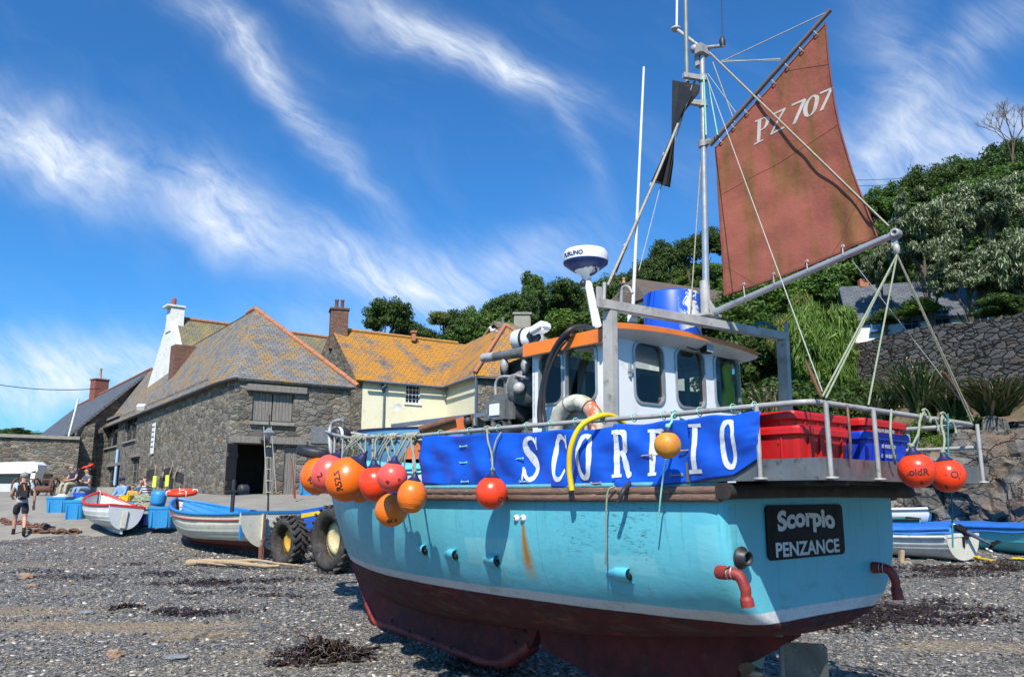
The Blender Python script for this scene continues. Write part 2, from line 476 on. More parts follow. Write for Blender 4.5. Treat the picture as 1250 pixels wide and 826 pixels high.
pm('granite_lintel', (.30, .28, .24), (.22, .2, .17), .85, scale=5, bump=.5, c3=(.3, .26, .12))
pm('interior_dark', (.02, .018, .016), (.035, .03, .026), .9)  # near-black colour stands in for the shade inside
pm('concrete', (.27, .245, .205), (.20, .185, .155), .88, scale=.7, bump=.45, bscale=14, c3=(.19, .175, .155))
pm('brick_red', (.25, .08, .05), (.2, .07, .05), .85, scale=6, bump=.4)
pm('clay_pot', (.48, .30, .19), (.40, .22, .13), .8, scale=5)
pm('pot_dark', (.10, .06, .05), (.15, .08, .06), .7, scale=5)
pm('rusty_iron', (.17, .065, .035), (.09, .05, .04), .85, scale=8, bump=.6, c3=(.26, .11, .05))
pm('black_iron', (.02, .02, .022), (.05, .045, .04), .6, scale=7, bump=.2)
pm('driftwood', (.42, .30, .18), (.30, .21, .13), .9, scale=5, bump=.7, stretch=(1, 6, 6))
pm('bark', (.13, .10, .075), (.08, .06, .045), .95, scale=5, bump=.8)
def glass_dark(name, c=(.02, .025, .03), rough=.06):
    m, nb, bs = new_mat(name); setc(nb, bs, c, rough, 0, nb.bump(nb.noise(nb.pos(), 2.5, 2), .06, .02), .6); M[name] = m
glass_dark('pane_glass'); 

def leaf_mat(name, ca, cb, cc, rough=.55, trans=.25, orand=.0):
    """leaves: each leaf its own tone; clumps differ"""
    m, nb, bs = new_mat(name)
    i = nb.island(); n = nb.noise(nb.pos(), .8, 4, .6)
    col = nb.ramp(nb.m('ADD', nb.m('MULTIPLY', i, .6), nb.m('MULTIPLY', n, .4)), [(.25, ca), (.5, cb), (.78, cc)])
    col = nb.mix(nb.map(nb.orand(), 0, 1, 0., .45), col, nb.mix(.5, col, (.06, .07, .015)))
    setc(nb, bs, col, rough, 0, None, .3)
    tr = nb.n.new('ShaderNodeBsdfTranslucent'); nb.put(tr.inputs['Color'], nb.mix(.5, col, (.12, .2, .02)))
    mx = nb.n.new('ShaderNodeMixShader'); mx.inputs[0].default_value = trans
    nb.link(bs.outputs[0], mx.inputs[1]); nb.link(tr.outputs[0], mx.inputs[2])
    nb.link(mx.outputs[0], nb.n['Material Output'].inputs[0]); M[name] = m
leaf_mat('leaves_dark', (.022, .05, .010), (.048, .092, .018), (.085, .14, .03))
leaf_mat('leaves_mid', (.04, .085, .014), (.075, .15, .024), (.13, .21, .04))
leaf_mat('leaves_bright', (.06, .13, .015), (.115, .21, .028), (.20, .29, .055))
leaf_mat('leaves_yellow', (.07, .10, .015), (.13, .17, .03), (.24, .25, .06))
leaf_mat('leaves_silver', (.03, .055, .016), (.10, .14, .055), (.42, .45, .28), trans=.15)
leaf_mat('leaves_flax', (.03, .06, .018), (.06, .11, .03), (.14, .18, .06), rough=.4, trans=.1)

# ---------------------------------------------------------------- the lie of the land
SHORE = [(-20, -1.9), (0, -.80), (4, -.68), (8, -.53), (10.4, -.42), (12.4, -.26), (16, -.03), (20, .20), (22.5, .48), (27, 1.02), (32, 1.5), (45, 1.8), (80, 2.0), (400, 2.2)]
def gz(x, y):
    z = sinterp(y, SHORE)
    return z
SKY_PX = [(200, .0), (330, .02), (430, .135), (500, .17), (560, .185), (650, .215), (740, .225), (800, .26), (850, .285), (900, .285), (1000, .30), (1060, .325), (1110, .33), (1210, .37), (1250, .40), (1500, .42)]
def hill(x, y):
    """ground height beyond the village"""
    if y < 30: return gz(x, y)
    px = 625+1000*x/max(y, 1)
    E = sinterp(px, SKY_PX)
    Yr = interp(px, [(900, 105), (1060, 72), (1250, 64)])
    Yb = interp(px, [(850, 50), (1000, 44), (1060, 36), (1250, 32)])
    zb = gz(x, y)
    if px > 900: zb = lerp(gz(x, y), 4.8, min((px-900)/100, 1)*min(max((y-30)/6, 0), 1))
    zr = CAMZ+E*Yr
    t = min(max((y-Yb)/(Yr-Yb), 0), 1); t = t*t*(3-2*t)*.35+t*.65
    z = lerp(zb, max(zr, zb), t)
    if y > Yr: z += (y-Yr)*.08
    return z
def ground_at(px, py):
    r = ray(px, py); y = 5.
    while y < 70 and CAMZ+r.z*y/r.y > gz(0, y): y += .02
    return Vector((r.x*y/r.y, y, gz(0, y)))
SAND = []
for px_, py_, rx_, ry_, am_ in ((130, 762, 2.4, .42, .9), (240, 775, .8, .35, .95), (30, 745, 1.5, .5, .7), (330, 800, .9, .3, .5), (1180, 790, 1.2, .3, .6), (60, 690, 2., .5, .45)):
    q_ = ground_at(px_, py_); SAND.append((q_.x, q_.y, rx_, ry_, am_))
def ground_mats():
    m, nb, bs = new_mat('shingle'); p = nb.pos()
    x, y, z = nb.sep(p)[:3]
    flat = nb.comb(x, y, 0.)
    w = nb.vm('MULTIPLY', nb.vm('SUBTRACT', nb.noise(flat, 6, 3, .5, out=1), (.5, .5, .5)), (.06, .06, .06))
    fw = nb.vm('ADD', flat, w)
    c1 = nb.vor(fw, 17., 'F1', 'Color'); d1 = nb.vor(fw, 17., 'F1', 'Distance'); c2 = nb.vor(fw, 38., 'F1', 'Color'); d2 = nb.vor(fw, 38., 'F1', 'Distance')
    pal = [(.05, (.08, .083, .088)), (.25, (.17, .178, .19)), (.5, (.25, .255, .262)), (.68, (.13, .132, .135)), (.82, (.34, .33, .31)), (.91, (.34, .27, .20)), (.97, (.72, .70, .66))]
    ca = nb.ramp(nb.sep(c1)[0], pal); cb = nb.ramp(nb.sep(c2)[1], pal)
    col = nb.mix(nb.map(nb.sep(c1)[2], .4, .45), ca, cb)
    dd = nb.mix(nb.map(nb.sep(c1)[2], .4, .45), d1, d2)
    col = nb.mix(nb.map(dd, .45, .75, 0., .85), col, (.03, .03, .03))
    grit = nb.noise(flat, 60, 3, .7)
    for (sx_, sy_, rx_, ry_, am) in SAND:
        q = nb.m('ADD', nb.m('POWER', nb.m('DIVIDE', nb.m('SUBTRACT', x, sx_), rx_), 2.), nb.m('POWER', nb.m('DIVIDE', nb.m('SUBTRACT', y, sy_), ry_), 2.))
        k = nb.map(nb.m('ADD', q, nb.m('MULTIPLY', nb.m('SUBTRACT', nb.noise(flat, 3.5, 6, .7), .5), 2.2)), .35, 1.1, am, 0.)
        col = nb.mix(k, col, nb.mix(grit, (.15, .12, .08), (.40, .33, .235)))
    # bands of coarse sand and wrack lines run along the shore
    st = nb.comb(nb.m('MULTIPLY', x, .22), nb.m('ADD', y, nb.m('MULTIPLY', nb.noise(flat, .35, 3), 1.2)), 0.)
    sand = nb.map(nb.noise(st, .62, 7, .7), .55, .63)
    grit = nb.noise(flat, 60, 3, .7)
    sc = nb.mix(grit, (.12, .10, .075), (.33, .28, .21))
    spk = nb.map(nb.noise(flat, 9, 5, .7), .42, .58)
    col = nb.mix(nb.m('MULTIPLY', sand, nb.m('MULTIPLY', spk, .8)), col, sc)
    st2 = nb.comb(nb.m('MULTIPLY', x, .3), nb.m('MULTIPLY', y, 1.), 4.)
    weed = nb.m('MULTIPLY', nb.map(nb.noise(st2, .8, 6, .65), .56, .62), nb.map(nb.noise(flat, 7, 6, .75), .48, .56))
    weed = nb.m('MULTIPLY', weed, nb.map(nb.noise(flat, .5, 2), .4, .55, .3, 1.))
    col = nb.mix(weed, col, nb.mix(nb.noise(flat, 25, 4), (.018, .012, .010), (.12, .06, .035)))
    col = nb.mix(1., col, (1.04, .97, .86), 'MULTIPLY')
    h = nb.m('SUBTRACT', nb.m('MULTIPLY', nb.sep(c1)[1], .5), dd)
    setc(nb, bs, col, .62, 0, nb.bump(h, 1., .04), .4); M['shingle'] = m
    m, nb, bs = new_mat('hill_soil'); p = nb.pos()
    col = nb.mix(nb.noise(p, 1.5, 8, .7), (.02, .035, .010), (.06, .10, .022))
    setc(nb, bs, col, .95, 0, nb.bump(nb.noise(p, 3, 8, .7), 1., .3), .1); M['hill_soil'] = m
    m, nb, bs = new_mat('pebble'); i = nb.island(); p = nb.pos()
    col = nb.ramp(i, [(.0, (.07, .073, .078)), (.15, (.155, .157, .16)), (.4, (.245, .245, .24)), (.58, (.34, .33, .315)), (.70, (.11, .112, .118)), (.80, (.38, .36, .33)), (.90, (.38, .27, .20)), (.962, (.70, .68, .64))], 'CONSTANT')
    col = nb.mix(nb.map(nb.noise(p, 60, 4, .7), .3, .7, 0., .5), col, (.05, .05, .055)); col = nb.mix(nb.map(nb.noise(nb.vm('MULTIPLY', p, (.5, 1.3, 1.)), 1.1, 6, .7), .48, .62, 0., .55), col, (.055, .05, .045))
    col = nb.mix(1., col, (1.04, .97, .86), 'MULTIPLY')
    setc(nb, bs, col, .6, 0, nb.bump(nb.noise(p, 90, 3), .3, .004), .4); M['pebble'] = m
    m, nb, bs = new_mat('cliff_rock'); p = nb.pos()
    v = nb.vm('MULTIPLY', nb.vm('ADD', p, nb.vm('MULTIPLY', nb.noise(p, .9, 5, .6, out=1), (1., 1., 1.))), (1., 1., 1.8))
    n1 = nb.noise(v, .9, 9, .7); n2 = nb.noise(p, 7, 9, .72); n3 = nb.noise(nb.vm('ADD', p, (9, 3, 5)), .55, 5, .6)
    col = nb.ramp(n1, [(.3, (.05, .048, .045)), (.48, (.14, .13, .115)), (.6, (.24, .215, .18)), (.72, (.10, .095, .09))])
    col = nb.mix(nb.map(n3, .50, .64, 0., .75), col, (.25, .145, .08))
    col = nb.mix(nb.map(n2, .5, .75, 0., .7), col, (.07, .065, .06))
    crack = nb.vor(v, 1.1, 'DISTANCE_TO_EDGE', 'Distance')
    col = nb.mix(nb.map(crack, .0, .025, .55, 0.), col, (.015, .013, .012))
    h = nb.m('ADD', nb.m('MULTIPLY', n1, 1.), nb.m('ADD', nb.m('MULTIPLY', n2, .6), nb.map(crack, 0., .05, 0., .6)))
    setc(nb, bs, col, .82, 0, nb.bump(h, 1., .12), .3); M['cliff_rock'] = m
ground_mats()

# one sheet of ground: fine near the camera, coarse to the horizon
def build_ground():
    xs = list(np.arange(-14, 16.01, .12)); 
    xs = [-2500, -900, -400, -200, -120, -80, -60]+list(np.arange(-48, -14, 1.))+xs+list(np.arange(17, 60, 1.))+[70, 90, 130, 220, 400, 900, 2500]
    ys = [-30, -10, 0, 3]+list(np.arange(5, 24, .1))+list(np.arange(24, 34, .5))+list(np.arange(34, 130, 2.))+[140, 170, 220, 300, 500, 900, 2500]
    V = []; 
    for x in xs:
        for y in ys:
            z = hill(x, y) if y > 30 else gz(x, y)
            if y < 24.5 and abs(x) < 20:
                q = noise.fractal(Vector((x*.7, y*.9, 0)), .8, 2.2, 5)
                z += q*.045+noise.noise(Vector((x*6, y*6, 2)))*.012+noise.noise(Vector((x*.25, y*1.1, 5)))*.05
            V.append((x, y, z))
    ny = len(ys); F = [(i*ny+j, (i+1)*ny+j, (i+1)*ny+j+1, i*ny+j+1) for i in range(len(xs)-1) for j in range(ny-1)]
    o = fast_mesh('ground', V, F, 'shingle', smooth=True); o.data.materials.append(M['hill_soil'])
    pi_ = np.array([1 if (V[f[0]][1] > 33 and V[f[0]][0] > -14) or V[f[0]][1] > 100 else 0 for f in F], np.int32)
    o.data.polygons.foreach_set('material_index', pi_)
    tag(o, kind='structure')
build_ground()
def gzz(x, y): 
    return hill(x, y) if y > 30 else gz(x, y)
# concrete slip
def build_slip():
    mb = MB()
    def fn(u, v):
        x = -46+u*44.5; y0 = 22.6+.5*math.sin(x*.5)+(max(x+10, 0))*.22; y = y0+v*(46-y0)
        return Vector((x, y, gz(x, y)+.035-.07*(v < .001)))
    mb.grid(fn, 60, 40, smooth=True)
    tag(mb.build('slipway', 'concrete'), kind='structure')
build_slip()
def pebbles():
    """loose stones lying on the beach, the nearest part of the shingle"""
    rng = np.random.default_rng(3)
    ico = bmesh.new(); bmesh.ops.create_icosphere(ico, subdivisions=1, radius=1)
    iv = np.array([v.co[:] for v in ico.verts]); ico.verts.index_update(); fi = np.array([[v.index for v in f.verts] for f in ico.faces]); ico.free()
    N = 46000
    y = 6.2*np.exp(rng.random(N)**1.15*math.log(21/6.2)); x = (rng.random(N)*1.36-.68)*y
    s = .008+.022*rng.random(N)**2.4; s *= (1+.05*(y-6)); big = rng.random(N) < .012; s[big] *= 1.9
    dr = np.zeros(N)
    for (a_, b_, rx_, ry_, am) in SAND: dr = np.maximum(dr, np.clip(1.25-((x-a_)/rx_)**2-((y-b_)/ry_)**2, 0, .93)*am)
    kp = rng.random(N) > dr; x, y, s = x[kp], y[kp], s[kp]; N = len(x)
    n = len(iv); V = np.empty((N, n, 3)); 
    sx = s*(.8+.7*rng.random(N)); sy = s*(.6+.5*rng.random(N)); sz = s*(.25+.35*rng.random(N))
    jit = 1+.35*(rng.random((N, n))-.5)
    P = iv[None]*jit[..., None]*np.stack([sx, sy, sz], 1)[:, None, :]
    a = rng.random(N)*2*PI; tl = (rng.random(N)-.5)*.9
    c, si = np.cos(tl)[:, None], np.sin(tl)[:, None]
    X, Y, Z = P[..., 0]*c+P[..., 2]*si, P[..., 1], -P[..., 0]*si+P[..., 2]*c
    c, si = np.cos(a)[:, None], np.sin(a)[:, None]
    X, Y = X*c-Y*si, X*si+Y*c
    z = np.array([gz(0, yy)+noise.fractal(Vector((xx*.7, yy*.9, 0)), .8, 2.2, 5)*.045+noise.noise(Vector((xx*6, yy*6, 2)))*.012+noise.noise(Vector((xx*.25, yy*1.1, 5)))*.05 for xx, yy in zip(x, y)])
    V = np.stack([X+x[:, None], Y+y[:, None], Z+(z+sz*.35)[:, None]], 2).reshape(-1, 3)
    F = (fi[None]+(np.arange(N)*n)[:, None, None]).reshape(-1, 3)
    o = fast_mesh('pebbles', V, F, 'pebble'); tag(o, kind='stuff')
pebbles()
def beach_z(x, y): 
    return gz(x, y)+noise.fractal(Vector((x*.7, y*.9, 0)), .8, 2.2, 5)*.045+noise.noise(Vector((x*.25, y*1.1, 5)))*.05
# ---------------------------------------------------------------- buildings
def wall_holes(mb, o, d, L, z0, z1, holes, t=.45, top=None):
    """a wall face from point o along unit d, length L, with rectangular openings (u0,u1,za,zb) and their reveals; top(u) may give a sloping top"""
    o = Vector(o); d = Vector(d); n = Vector((0, 0, 1)).cross(d)
    us = sorted({0, L, *[h[0] for h in holes], *[h[1] for h in holes]}); zs = sorted({z0, z1, *[h[2] for h in holes], *[h[3] for h in holes]})
    P = lambda u, z, k=0.: Vector((o.x+d.x*u, o.y+d.y*u, z))+n*k
    for a, b in zip(us, us[1:]):
        for c, e in zip(zs, zs[1:]):
            um, zm = (a+b)/2, (c+e)/2
            if any(h[0] < um < h[1] and h[2] < zm < h[3] for h in holes): continue
            if top and abs(e-z1) < 1e-6: mb.quad(P(a, c), P(b, c), P(b, top(b)), P(a, top(a)))
            else: mb.quad(P(a, c), P(b, c), P(b, e), P(a, e))
    for (a, b, c, e) in holes:
        mb.quad(P(a, c), P(a, c, t), P(a, e, t), P(a, e)); mb.quad(P(b, c), P(b, e), P(b, e, t), P(b, c, t))
        mb.quad(P(a, c), P(b, c), P(b, c, t), P(a, c, t)); mb.quad(P(a, e), P(a, e, t), P(b, e, t), P(b, e))
    return n
def slab(mb, pts, t=.12):
    """roof slope: polygon with thickness below"""
    P = [Vector(p) for p in pts]; n = (P[1]-P[0]).cross(P[2]-P[0]).normalized()
    if n.z < 0: n = -n
    mb.prism(P, -n*t)
def stack(name, c, w, d, z0, z1, rz, matname, parent, pots=1, potm='clay_pot', pot_h=.55):
    e = MB(); rot = Matrix.Rotation(rz, 3, 'Z'); e.box((c[0], c[1], (z0+z1)/2), (w, d, z1-z0), rot, .02)
    e.box((c[0], c[1], z1-.05), (w+.14, d+.14, .14), rot, .02)
    ch = e.build(name, matname, parent)
    for k in range(pots):
        off = rot @ Vector(((k-(pots-1)/2)*.34, 0, 0)); p = MB()
        p.lathe([(.13, 0), (.15, .02), (.12, .12), (.105, pot_h-.1), (.13, pot_h-.06), (.13, pot_h), (.09, pot_h), (.09, pot_h-.15)], (c[0]+off.x, c[1]+off.y, z1), 12)
        p.build('chimney_pot', potm, ch)
    return ch
def sash(parent, c, d, w, h, name='window', nx=3, ny=4, frame='window_white', deep=.06, sill=True):
    """window centred at c in a wall running along d (outside is -normal)"""
    d = Vector(d); n = Vector((0, 0, 1)).cross(d); c = Vector(c)
    f = MB()
    t = .07
    f.bar(c-d*(w/2-t/2)-Vector((0, 0, h/2)), c-d*(w/2-t/2)+Vector((0, 0, h/2)), t, deep, n)
    f.bar(c+d*(w/2-t/2)-Vector((0, 0, h/2)), c+d*(w/2-t/2)+Vector((0, 0, h/2)), t, deep, n)
    for k in (-1, 1): f.bar(c-d*(w/2-t)+Vector((0, 0, k*(h/2-t/2))), c+d*(w/2-t)+Vector((0, 0, k*(h/2-t/2))), deep-.004, t, (0, 0, 1))
    for i in range(1, nx): q = c+d*(w*(i/nx-.5)); f.bar(q-Vector((0, 0, h/2-t)), q+Vector((0, 0, h/2-t)), .028, .036, n)
    for j in range(1, ny): q = c+Vector((0, 0, h*(j/ny-.5))); f.bar(q-d*(w/2-t), q+d*(w/2-t), .03, .028 if j*2 != ny else .05, (0, 0, 1))
    o = f.build(name, frame, parent)
    g = MB(); g.bar(c-d*(w/2-.01)+n*.02, c+d*(w/2-.01)+n*.02, .012, h-.02, (0, 0, 1)); g.build('pane', 'pane_glass', o)
    if sill:
        q = MB(); q.bar(c-d*(w/2+.08)-Vector((0, 0, h/2+.04))-n*.06, c+d*(w/2+.08)-Vector((0, 0, h/2+.04))-n*.06, .2, .07, (0, 0, 1)); q.build('sill', frame, o)
    return o

def warehouse():
    t = thing('stone_warehouse', 'big rubble stone fishing warehouse with hipped slate roof and open plank door', 'warehouse', (0, 0, 0))
    A = Vector((-11.85, 34, 0)); de = Vector((.83, .56, 0)).normalized(); ds = Vector((-.576, .818, 0)).normalized()
    LS = 37.; zg = 1.2; ze = 6.6
    _q = ray(425, 560); _q = _q.x/_q.y; W = (_q*A.y-A.x)/(de.x-_q*de.y)
    # the corner is rounded off
    r = .25; rs_ = 4.2; a0 = A+de*r; s0 = A+ds*rs_
    arc = [((1-k)**2)*s0+2*k*(1-k)*A+k*k*a0 for k in [i/8 for i in range(9)]]
    mb = MB()
    # end face along de from a0
    uof = lambda px: None
    def ue(px):
        u = ray(px, 560); q = u.x/u.y       # (A.x+de.x t)/(A.y+de.y t) = q
        return (q*A.y-A.x)/(de.x-q*de.y)
    def us(px):
        u = ray(px, 560); q = u.x/u.y
        return (q*A.y-A.x)/(ds.x-q*ds.y)
    door = (ue(287), ue(337)); hatch = (ue(304), ue(355)); ddo = (ue(337)+.35, ue(363))
    zt = lambda px, py, t_: at(px, py, (A+de*t_).y).z
    zd = zt(310, 541, door[0]); zh0 = zt(325, 516, 3.); zh1 = zt(325, 482, 3.); 
    h = [(door[0]-r, door[1]-r, zg, zd), (hatch[0]-r, hatch[1]-r, zh0, zh1), (ddo[0]-r, ddo[1]-r, zg, zd-.05)]
    wall_holes(mb, a0, de, W-r, zg, ze, h, .5)
    # back interior
    n = Vector((0, 0, 1)).cross(de)
    # long side
    wins = [(124, 141, 546, 512), (149, 163, 538, 509), (133, 147, 605, 569), (161, 170, 591, 558)]
    hs = []
    for (a, b, lo_, hi_) in wins:
        ub, ua = us(a), us(b); ym = (A+ds*((ua+ub)/2)).y; hs.append([ua, ub, at((a+b)/2, lo_, ym).z, at((a+b)/2, hi_, ym).z])
    # walls run from far end towards the corner so that the outside is to the left of travel
    far = A+ds*LS
    holes = [(LS-b, LS-a, c, e) for (a, b, c, e) in hs]
    dsn = -ds
    # split in height-free columns; openings that overlap in u are handled by the grid
    wall_holes(mb, far, dsn, LS-rs_, zg, ze, holes, .5)
    for p, q in zip(arc, arc[1:]): mb.quad((p.x, p.y, zg), (q.x, q.y, zg), (q.x, q.y, ze), (p.x, p.y, ze))
    B = A+de*W; C = B+ds*LS; D = far
    mb.quad((B.x, B.y, zg), (C.x, C.y, zg), (C.x, C.y, ze), (B.x, B.y, ze)); mb.quad((C.x, C.y, zg), (D.x, D.y, zg), (D.x, D.y, ze), (C.x, C.y, ze))
    mb.build('wall', 'rubble_stone', t, weld=True, fixn=False)
    # near-black sheet behind the openings stands in for the unlit inside
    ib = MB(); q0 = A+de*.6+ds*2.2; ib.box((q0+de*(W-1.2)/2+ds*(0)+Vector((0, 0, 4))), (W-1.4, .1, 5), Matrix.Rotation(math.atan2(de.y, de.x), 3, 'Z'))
    ib.build('dark_backing', 'interior_dark', t)
    # roof
    ov = .25; _q = ray(312, 377); _q = _q.x/_q.y; _m = A+de*(W/2); apex = _m+ds*((_q*_m.y-_m.x)/(ds.x-_q*ds.y)); zr = at(312, 377, apex.y).z
    ap = Vector((apex.x, apex.y, zr)); rg = apex+ds*(LS-3); rg = Vector((rg.x, rg.y, zr))
    E = ze+.02
    def p3(v, z=E): return Vector((v.x, v.y, z))
    Aa = [p3(v-(v-A).normalized()*0+((v-(A+de*3+ds*3)).normalized()*ov), E-.1) for v in arc]
    Bo = p3(B+de*ov-ds*ov, E-.12); Fo = p3(far-de*ov+ds*ov, E-.12); Co = p3(C+de*ov+ds*ov, E-.12)
    rb = MB()
    slab(rb, [Aa[-1], Bo, ap]); slab(rb, [Aa[0], ap, rg, Fo])
    for p, q in zip(Aa, Aa[1:]): slab(rb, [p, q, ap])
    slab(rb, [Bo, Co, rg, ap]); slab(rb, [Co, Fo, rg])
    rf = rb.build('roof', 'slate_lichen_streaks', t, uv=True)
    hb = MB(); 
    def ridge(a, b, k=None):
        a, b = Vector(a), Vector(b); L = (b-a).length; n_ = int(L/.42)
        for i in range(n_):
            p = a.lerp(b, i/n_); q = a.lerp(b, (i+.96)/n_); hb.tube(p+Vector((0, 0, .015+.012*(i % 2))), q+Vector((0, 0, .015+.012*(i % 2))), .13, .12, 8)
    ridge(ap, Bo+Vector((0, 0, .05))); ridge(ap, ap.lerp(rg, .04)); hb.build('ridge_tiles', 'ridge_tile', rf)
    gb = MB(); gb.sweep([p+Vector((0, 0, -.03)) for p in [Fo.lerp(Aa[0], k/12) for k in range(13)]+Aa[1:]], .07, 8); gb.build('gutter', 'black_iron', rf)
    # lintels
    lb = MB(); P = lambda u, z, k=0.: Vector((A.x+de.x*u, A.y+de.y*u, z))+n*k
    lb.bar(P(hatch[0]-.3, zh1+.17, -.03), P(hatch[1]+.55, zh1+.17, -.03), .3, .3, bev=.03); lb.build('hatch_lintel', 'old_grey_wood', t)
    lb = MB(); lb.bar(P(door[0]-.2, zd+.17, -.02), P(ddo[1]+.35, zd+.17, -.02), .3, .32, bev=.03); lb.build('door_lintel', 'old_grey_wood', t)
    # hatch doors
    for k in (0, 1):
        a, b = lerp(hatch[0], hatch[1], k*.5)+.02, lerp(hatch[0], hatch[1], k*.5+.5)-.02; d_ = MB(); nn = 6
        for i in range(nn):
            u0 = lerp(a, b, i/nn); u1 = lerp(a, b, (i+1)/nn)-.015; d_.bar(P((u0+u1)/2, zh0+.03, .12+.01*(i % 2)), P((u0+u1)/2, zh1-.02, .12+.01*(i % 2)), u1-u0, .04, n)
        d_.build('hatch_door', 'old_grey_wood', t)
    # loft sill stones
    sb = MB(); sb.bar(P(hatch[0]-.1, zh0-.1, -.02), P(hatch[1]+.05, zh0-.1, -.02), .25, .16, bev=.02); sb.build('hatch_sill', 'granite_lintel', t)
    # open leaf: swung out from the left jamb
    la = P(door[0]+.05, 0, -.02); dirn = (-n*.8-de*.62).normalized(); wd = (door[1]-door[0])*.62
    d_ = MB(); nn = 6
    for i in range(nn):
        u = (i+.5)/nn*wd; q = la+dirn*u; d_.bar((q.x, q.y, zg+.45), (q.x, q.y, zd-.05), wd/nn-.012, .05, Vector((dirn.y, -dirn.x, 0)))
    for z in (zg+.9, zd-.5): q0 = la+dirn*.03+de*.05; q1 = la+dirn*(wd-.03)+de*.05; d_.bar((q0.x, q0.y, z), (q1.x, q1.y, z), .05, .18)
    d_.build('door', 'dark_wood', t)
    d_ = MB(); nn = 3
    a, b = door[1]-(door[1]-door[0])*.26, door[1]
    for i in range(nn): u = lerp(a, b, (i+.5)/nn); d_.bar(P(u, zg+.3, .1), P(u, zd-.02, .1), (b-a)/nn-.015, .05, n)
    d_.build('door', 'old_grey_wood', t)
    d_ = MB(); nn = 6; a, b = ddo
    for i in range(nn): u = lerp(a, b, (i+.5)/nn); d_.bar(P(u, zg+.3, .1+.01*(i % 2)), P(u, zd-.08, .1+.01*(i % 2)), (b-a)/nn-.015, .05, n)
    dd = d_.build('door', 'old_grey_wood', t); dd['label'] = 'closed grey plank door'
    # side windows: weathered shutters and frames
    ns = Vector((0, 0, 1)).cross(dsn)
    for (a, b, c, e) in hs:
        um = (a+b)/2; q = A+ds*um+ns*.14; q.z = (c+e)/2
        w_ = sash(t, q, dsn, b-a, e-c, nx=2, ny=2, frame='old_grey_wood', sill=False)
        l = MB(); q2 = A+ds*um+ns*(-.01); l.bar((q2-ds*((b-a)/2+.2)+Vector((0, 0, e+.1))), (q2+ds*((b-a)/2+.2)+Vector((0, 0, e+.1))), .2, .2, bev=.02); l.build('lintel', 'old_grey_wood', w_)
        l = MB(); l.bar((q2-ds*((b-a)/2+.15)+Vector((0, 0, c-.06))), (q2+ds*((b-a)/2+.15)+Vector((0, 0, c-.06))), .24, .12, bev=.02); l.build('sill', 'granite_lintel', w_)
    # floodlight under the eave and white notice boards
    def on_side(px, py, k=-.05):
        u = us(px); q = A+ds*u+ns*k; q.z = at(px, py, q.y).z; return q
    f = MB(); q = on_side(175, 497, -.35); f.box(q, (.5, .3, .36), Matrix.Rotation(.5, 3, 'X'), .04); f.tube(q, on_side(175, 497, .0), .04); fo = f.build('floodlight', 'window_white', t)
    def on_end(px, py, k=-.02):
        u = ue(px); q = P(u, 0, k); q.z = at(px, py, q.y).z; return q
    f = MB(); q = on_end(319, 537, -.25); f.sphere(q, .16, 12, 8); f.tube(q, on_end(319, 534, .1), .03); f.build('door_lamp', 'black_iron', t)
    for (px, py, w_, h_, lab, lines) in ((186, 535, .75, 1.75, 'white notice board on the long side of the stone warehouse, nearest its rounded corner', 5), (123, 561, 1.1, 1.7, 'white notice board with dark text by the warehouse side doorway', 4), (144, 570, .9, 2.4, 'tall pale blue sign board leaning beside the warehouse side doorway', 0)):
        b = MB(); q = on_side(px, py, -.06); b.bar(q-Vector((0, 0, h_/2)), q+Vector((0, 0, h_/2)), w_, .05, ns, bev=.008)
        o = b.build('notice_board' if lines else 'sign_board', 'window_white' if lines else 'pale_sign'); tag(o, lab, 'sign')
        tb = MB()
        for k in range(lines): z = h_/2-.22-k*(h_-.35)/lines; zz = q+Vector((0, 0, z))-ns*.03; ww = w_*(.34 if k % 2 else .4); tb.bar(zz-ds*ww, zz+ds*ww, .006, .07, (0, 0, 1))
        if lines: tb.build('text_lines', 'black_iron', o)
        else:
            tb.bar(q-ds*(w_/2)+Vector((0, 0, -h_/2))-ns*.01, q-ds*(w_/2)+Vector((0, 0, h_/2))-ns*.01, .06, .06, ns); tb.build('blue_edge', 'blue_joinery', o)
    b = MB(); q = on_end(391, 531, -.03); b.box(q, (1., .04, .75), Matrix.Rotation(math.atan2(de.y, de.x), 3, 'Z'), .01); tag(b.build('wall_plaque', 'plaque_slate'), 'grey slate plaque on the stone wall right of the plank doors', 'plaque')
pm('pale_sign', (.55, .68, .75), (.5, .6, .68), .5, scale=4); pm('plaque_slate', (.13, .14, .145), (.2, .2, .2), .7, scale=9)
warehouse()

